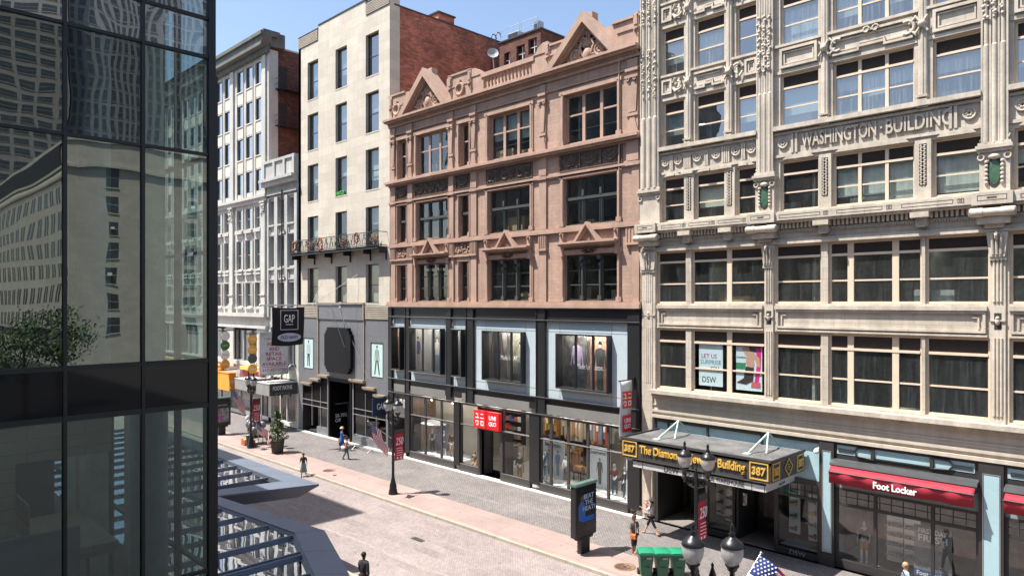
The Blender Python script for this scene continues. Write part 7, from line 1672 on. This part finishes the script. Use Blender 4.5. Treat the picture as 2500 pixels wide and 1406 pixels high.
for i, (x, lab) in enumerate(((-31.4, 'wall shelf of folded knitwear at the back left of the big shop window'), (-29.5, 'wall shelf of folded knitwear at the back middle of the big shop window'), (-27.6, 'wall shelf of folded knitwear at the back right of the big shop window'), (-35.0, 'wall shelf of folded knitwear behind the coats right of the door'))):
    t = thing('wall_shelf', lab, 'shelf', (x, FY+5, .03), 0, 'wall shelves in the clothing shop'); p = MB()
    for z in (.3, .9, 1.5, 2.1, 2.7, 3.3): p.box(x-.8, x+.8, FY+4.6, FY+5.0, z-.03, z)
    p.box(x-.84, x-.8, FY+4.6, FY+5, 0, 3.5); p.box(x+.8, x+.84, FY+4.6, FY+5, 0, 3.5); p.box(x-.84, x+.84, FY+5, FY+5.04, 0, 3.6); p.build('frame', C_blk, t); p = MB()
    pal = [(.45, .25, .08), (.4, .06, .05), (.06, .1, .22), (.45, .42, .36), (.1, .12, .08), (.3, .16, .12)]
    for z in (.3, .9, 1.5, 2.1, 2.7, 3.3):
        for k in range(5): h = .15+.25*q.random(); xx = x-.76+k*.31; p.box(xx, xx+.27, FY+4.58, FY+4.95, z+.002, z+h, q.randrange(6))
    p.build('folded_knitwear', [hd_('garment %.2f %.2f %.2f' % c, c, .85) for c in pal], t)
for x, lb in ((-26.9, 'folded clothes table behind the bottoms board'), (-24.9, 'folded clothes table behind the outerwear board')):
    t = thing('display_table', lb, 'table', (x, FY+2.3, .03)); p = MB(); p.box(x-.6, x+.6, FY+2.1, FY+2.9, .85, .92); p.build('tabletop', C_blk, t)
    for sx in (-.55, .5):
        for sy in (2.15, 2.8): p = MB(); p.box(x+sx, x+sx+.05, FY+sy, FY+sy+.05, .03, .85); p.build('leg', C_blk, t)
    for k in range(4):
        f = thing('folded_clothes', 'stack of folded clothes, pile %s on the table at %s board' % (('one', 'two', 'three', 'four')[k], 'bottoms' if x < -26 else 'outerwear'), 'clothes', (x-.45+.3*k, FY+2.4, .92), 0, 'stacks of folded clothes'); p = MB()
        for j in range(5): p.box(x-.57+.3*k, x-.35+.3*k, FY+2.2, FY+2.6, .92+j*.06, .975+j*.06)
        c = [(.45, .2, .07), (.5, .3, .12), (.3, .12, .06), (.4, .38, .34)][k]; p.build('stack', hd_('garment %.2f %.2f %.2f' % c, c, .85), f)
# posters behind the upper show windows
def wall_poster(cx, w_, z0, z1, y, ground, label, figs, cl, words=None):
    t = thing('window_poster', label, 'poster', (cx, y, z0)); p = MB(); p.box(cx-w_/2, cx+w_/2, y, y+.05, z0, z1); p.build('panel', ground, t); b = MB()
    for f, s_ in figs: poster_fig(b, f, z0-.2*s_, (z1-z0)*s_, y-.008, cl)
    b.build('printed_figure', cl, t)
    if words: text(words[0], 'lettering', M_white, t, (words[1], y-.02, words[2]), words[3], .3, ext=.006)
wall_poster(-40.75, 1.0, 6.2, 9.0, FY+.75, mat('warm print', (.45, .40, .36), .6, .25, 1.2), 'poster of a figure in a navy polo shirt in the left box window', ((-40.75, .9),), [M_skin, PC(.05, .07, .16), PC(.28, .27, .25), M_hair])
wall_poster(-39.0, 1.3, 6.2, 9.0, FY+1.1, mat('dark print', (.07, .07, .065), .6, .3, 1.5), 'dark poster of a figure in a pale shirt, right half of the left box window', ((-39.0, .9),), [M_skin, PC(.3, .28, .26), PC(.08, .12, .16), M_hair])
wall_poster(-36.0, .55, 6.2, 9.1, FY+.8, mat('lavender print', (.26, .28, .45), .6, .1, 1), 'lavender poster in the narrow box window', (), [M_skin])
wall_poster(-32.75, 1.8, 6.1, 9.15, FY+.9, mat('taupe print', (.15, .125, .115), .6, .3, 1.2), 'taupe poster of a large figure in a dark shirt in the middle box window', ((-32.7, 1.25),), [M_skin, PC(.03, .03, .035), PC(.05, .06, .08), M_hair], ('Made for All.', -31.6, 7.5, 1.5))
wall_poster(-30.95, 1.6, 6.1, 9.15, FY+1.2, mat('street print', (.14, .13, .1), .6, .6, 1.5), 'street scene poster with a pale coated figure, right of the middle box window', ((-30.95, .85),), [M_skin, PC(.25, .24, .2), PC(.06, .1, .13), M_hair])
wall_poster(-26.3, 1.7, 6.1, 9.15, FY+.9, mat('bookshop print', (.09, .085, .08), .6, .7, 2.2), 'poster of a figure in a lilac shirt in the right box window', ((-26.1, 1.0),), [PC(.09, .05, .035), PC(.38, .30, .46), PC(.06, .09, .14), M_hair], ('Made for Boston.', -25.15, 7.35, 1.9))
wall_poster(-24.5, 1.6, 6.1, 9.15, FY+1.1, mat('brick street print', (.3, .14, .1), .6, .4, 1.8), 'brick street poster of a figure in a dark coat in the right box window', ((-24.6, .95),), [M_skin, PC(.03, .035, .035), PC(.05, .075, .075), M_hair])
wall_poster(-42.45, .55, 6.2, 9.1, FY+.8, mat('pale grey print', (.3, .33, .31), .6, .1, 1), 'pale grey poster in the leftmost narrow box window', (), [M_skin])
# two posters in the terracotta building
t = thing('window_poster', 'pale blue poster reading LET US SURPRISE YOU DSW in a cream window', 'poster', (-17.25, FY+.22, 7.2)); p = MB(); p.box(-17.9, -16.65, FY+.215, FY+.225, 7.0, 9.0); p.build('panel', mat('pale blue print', (.50, .62, .65), .6, .05, .8), t)
for s_, z, w_, mm in (('LET US', 8.42, .8, PC(.3, .03, .1)), ('SURPRISE', 8.14, 1.08, PC(.03, .25, .25)), ('YOU', 7.84, .45, C_blk), ('DSW', 7.3, .72, C_blk)): text(s_, 'lettering', mm, t, (-17.28+(.2 if s_ == 'YOU' else -.08 if s_ != 'SURPRISE' else 0), FY+.213, z), w_, .2 if s_ != 'DSW' else .28, ext=.004)
t = thing('window_poster', 'pale poster of an upside down dark haired figure in pink tights in a cream window', 'poster', (-15.4, FY+.22, 7.1)); p = MB(); p.box(-15.98, -14.72, FY+.225, FY+.235, 6.95, 8.95); p.build('panel', mat('pale blue print', (.50, .62, .65), .6, .05, .8), t)
b = MB(); P_ = lambda pts, m_, y=.276: b.prism(pts, FY+y-.055, FY+y-.053, 'y', m_)
P_([(-15.0, 8.95), (-14.75, 8.95), (-14.78, 8.0), (-14.9, 7.2), (-15.1, 7.2), (-14.98, 8.1)], 1); P_([(-15.7, 8.9), (-15.4, 8.95), (-14.85, 8.45), (-14.8, 8.05), (-14.95, 8.05), (-15.05, 8.35), (-15.55, 8.6)], 0, .272); P_([(-15.45, 8.55), (-15.15, 8.55), (-15.08, 8.1), (-15.2, 7.95), (-15.4, 7.98), (-15.5, 8.2)], 0, .268); P_([(-15.5, 8.05), (-15.1, 8.0), (-15.15, 7.4), (-15.5, 7.22), (-15.95, 7.28), (-15.6, 7.5)], 2, .264); P_([(-15.2, 7.35), (-14.8, 7.35), (-14.8, 7.1), (-15.25, 7.1)], 3, .262); P_([(-15.98, 8.2), (-15.5, 8.2), (-15.55, 7.9), (-15.98, 7.9)], 4, .274); P_([(-15.35, 8.98-.02), (-15.0, 8.93), (-15.0, 8.7), (-15.3, 8.75)], 5, .27)
b.build('printed_figure', [M_skin, PC(.55, .02, .2), M_hair, PC(.45, .1, .12), PC(.03, .2, .1), PC(.06, .05, .07)], t)
text('LET US SURPRISE YOU', 'lettering', PC(.05, .2, .2), t, (-15.72, FY+.218, 8.45), .45, .07, ext=.003)
# shoe panels in the shoe shop and posters in the sports shop
def shoes(cx, y, z0, z1, w_, label, n):
    t = thing('shoe_display', label, 'shoe display', (cx, y, z0), 0, 'white shoe display panels'); p = MB(); p.box(cx-w_/2, cx+w_/2, y, y+.03, z0, z1); p.build('panel', mat('grey white panel', (.42, .42, .41), .7), t)
    for k in range(n):
        s = thing('shoe', 'shoe %s from the top on the %s' % (('first', 'second', 'third', 'fourth', 'fifth')[k], label), 'shoe', (cx, y-.06, z0), 0, 'shoes on the display panels'); p = MB(); z = z1-(z1-z0)*(k+.6)/n; p.ball((cx-.05, y-.07, z), .11, 8, 5, 1.6, .5, .5); p.ball((cx+.08, y-.07, z+.06), .07, 8, 5, 1, .7, 1.2); p.box(cx+.06, cx+.12, y-.1, y-.04, z-.08, z); p.build('upper', [C_blk, C_tan, C_gr, hd_('red brown leather', (.16, .05, .035))][k % 4], s)
shoes(-17.0, FY+.7, .8, 3.1, .5, 'white shoe panel left of the shoe shop door', 5); shoes(-16.4, FY+.45, .7, 3.0, .45, 'white shoe panel nearest the shoe shop door', 5)
shoes(-13.4, FY+.6, .8, 3.0, .5, 'white shoe panel right of the shoe shop door', 4); shoes(-12.5, FY+.45, .7, 2.7, .45, 'white shoe panel beside the blue pillar', 4)
t = thing('window_poster', 'dim poster standing inside the dark shoe shop doorway', 'poster', (-15.2, FY+2.0, .8)); p = MB(); p.box(-15.5, -14.8, FY+2.0, FY+2.03, .8, 2.7); p.build('panel', mat('dim print', (.22, .2, .2), .7, .3, 2), t); p = MB(); p.ball((-15.2, FY+1.99, 2.3), .18, 8, 5, 1, .05, 1); p.build('printed_spot', C_blk, t)
text('DSW', 'door_lettering', M_steel, wb, (-15.6, FY+.35, 1.9), .2, .6, ext=.004); text('DSW', 'door_lettering', M_steel, wb, (-13.0, FY-.02, .16), .7, .2, ext=.004)
t = thing('window_poster', 'grey sports shop poster reading FIRST DAY FRESH', 'poster', (-7.9, FY+.5, .4)); p = MB(); p.box(-8.6, -7.3, FY+.5, FY+.53, .3, 2.3); p.build('panel', mat('grey sports print', (.2, .2, .2), .6, .35, 2), t)
text('FIRST DAY', 'lettering', M_white, t, (-7.95, FY+.49, 2.1), 1.0, .2, bold=.02, ext=.004); text('FRESH', 'lettering', M_white, t, (-7.95, FY+.49, 1.83), 1.0, .26, bold=.02, ext=.004); p = MB(); p.box(-8.6, -7.3, FY+.48, FY+.5, .3, .58); p.build('blue_strip', mat('print navy', (.03, .08, .2), .6), t); text('Foot Locker', 'lettering', M_white, t, (-7.95, FY+.475, .44), 1.1, .17, bold=.02, ext=.004)
for x, lab in ((-9.6, 'wire shelf of white shoes in the left part of the sports shop window'), (-8.95, 'wire shelf of white caps beside the sports shop poster')):
    t = thing('wall_rack', lab, 'shelf', (x, FY+1.4, .4)); p = MB(); p.box(x-.3, x+.3, FY+1.5, FY+1.53, .3, 2.2)
    for z in (.6, 1.0, 1.4, 1.8): p.box(x-.3, x+.3, FY+1.25, FY+1.5, z-.02, z)
    p.build('frame', M_steel, t); p = MB()
    for z in (.6, 1.0, 1.4, 1.8):
        for k in range(4): p.ball((x-.22+.14*k, FY+1.35, z+.05), .06, 6, 4, 1, 1.3, .8)
    p.build('goods', C_wht, t)
for x in (-10.5, -8.2, -7, -4, -13.2, -16.6):
    b = MB(); b.box(x, x+.5, FY+1.8, FY+1.9, 3.9, 3.94); b.build('ceiling_light', emit('shop ceiling light', (1, .93, .8), 6), wb)
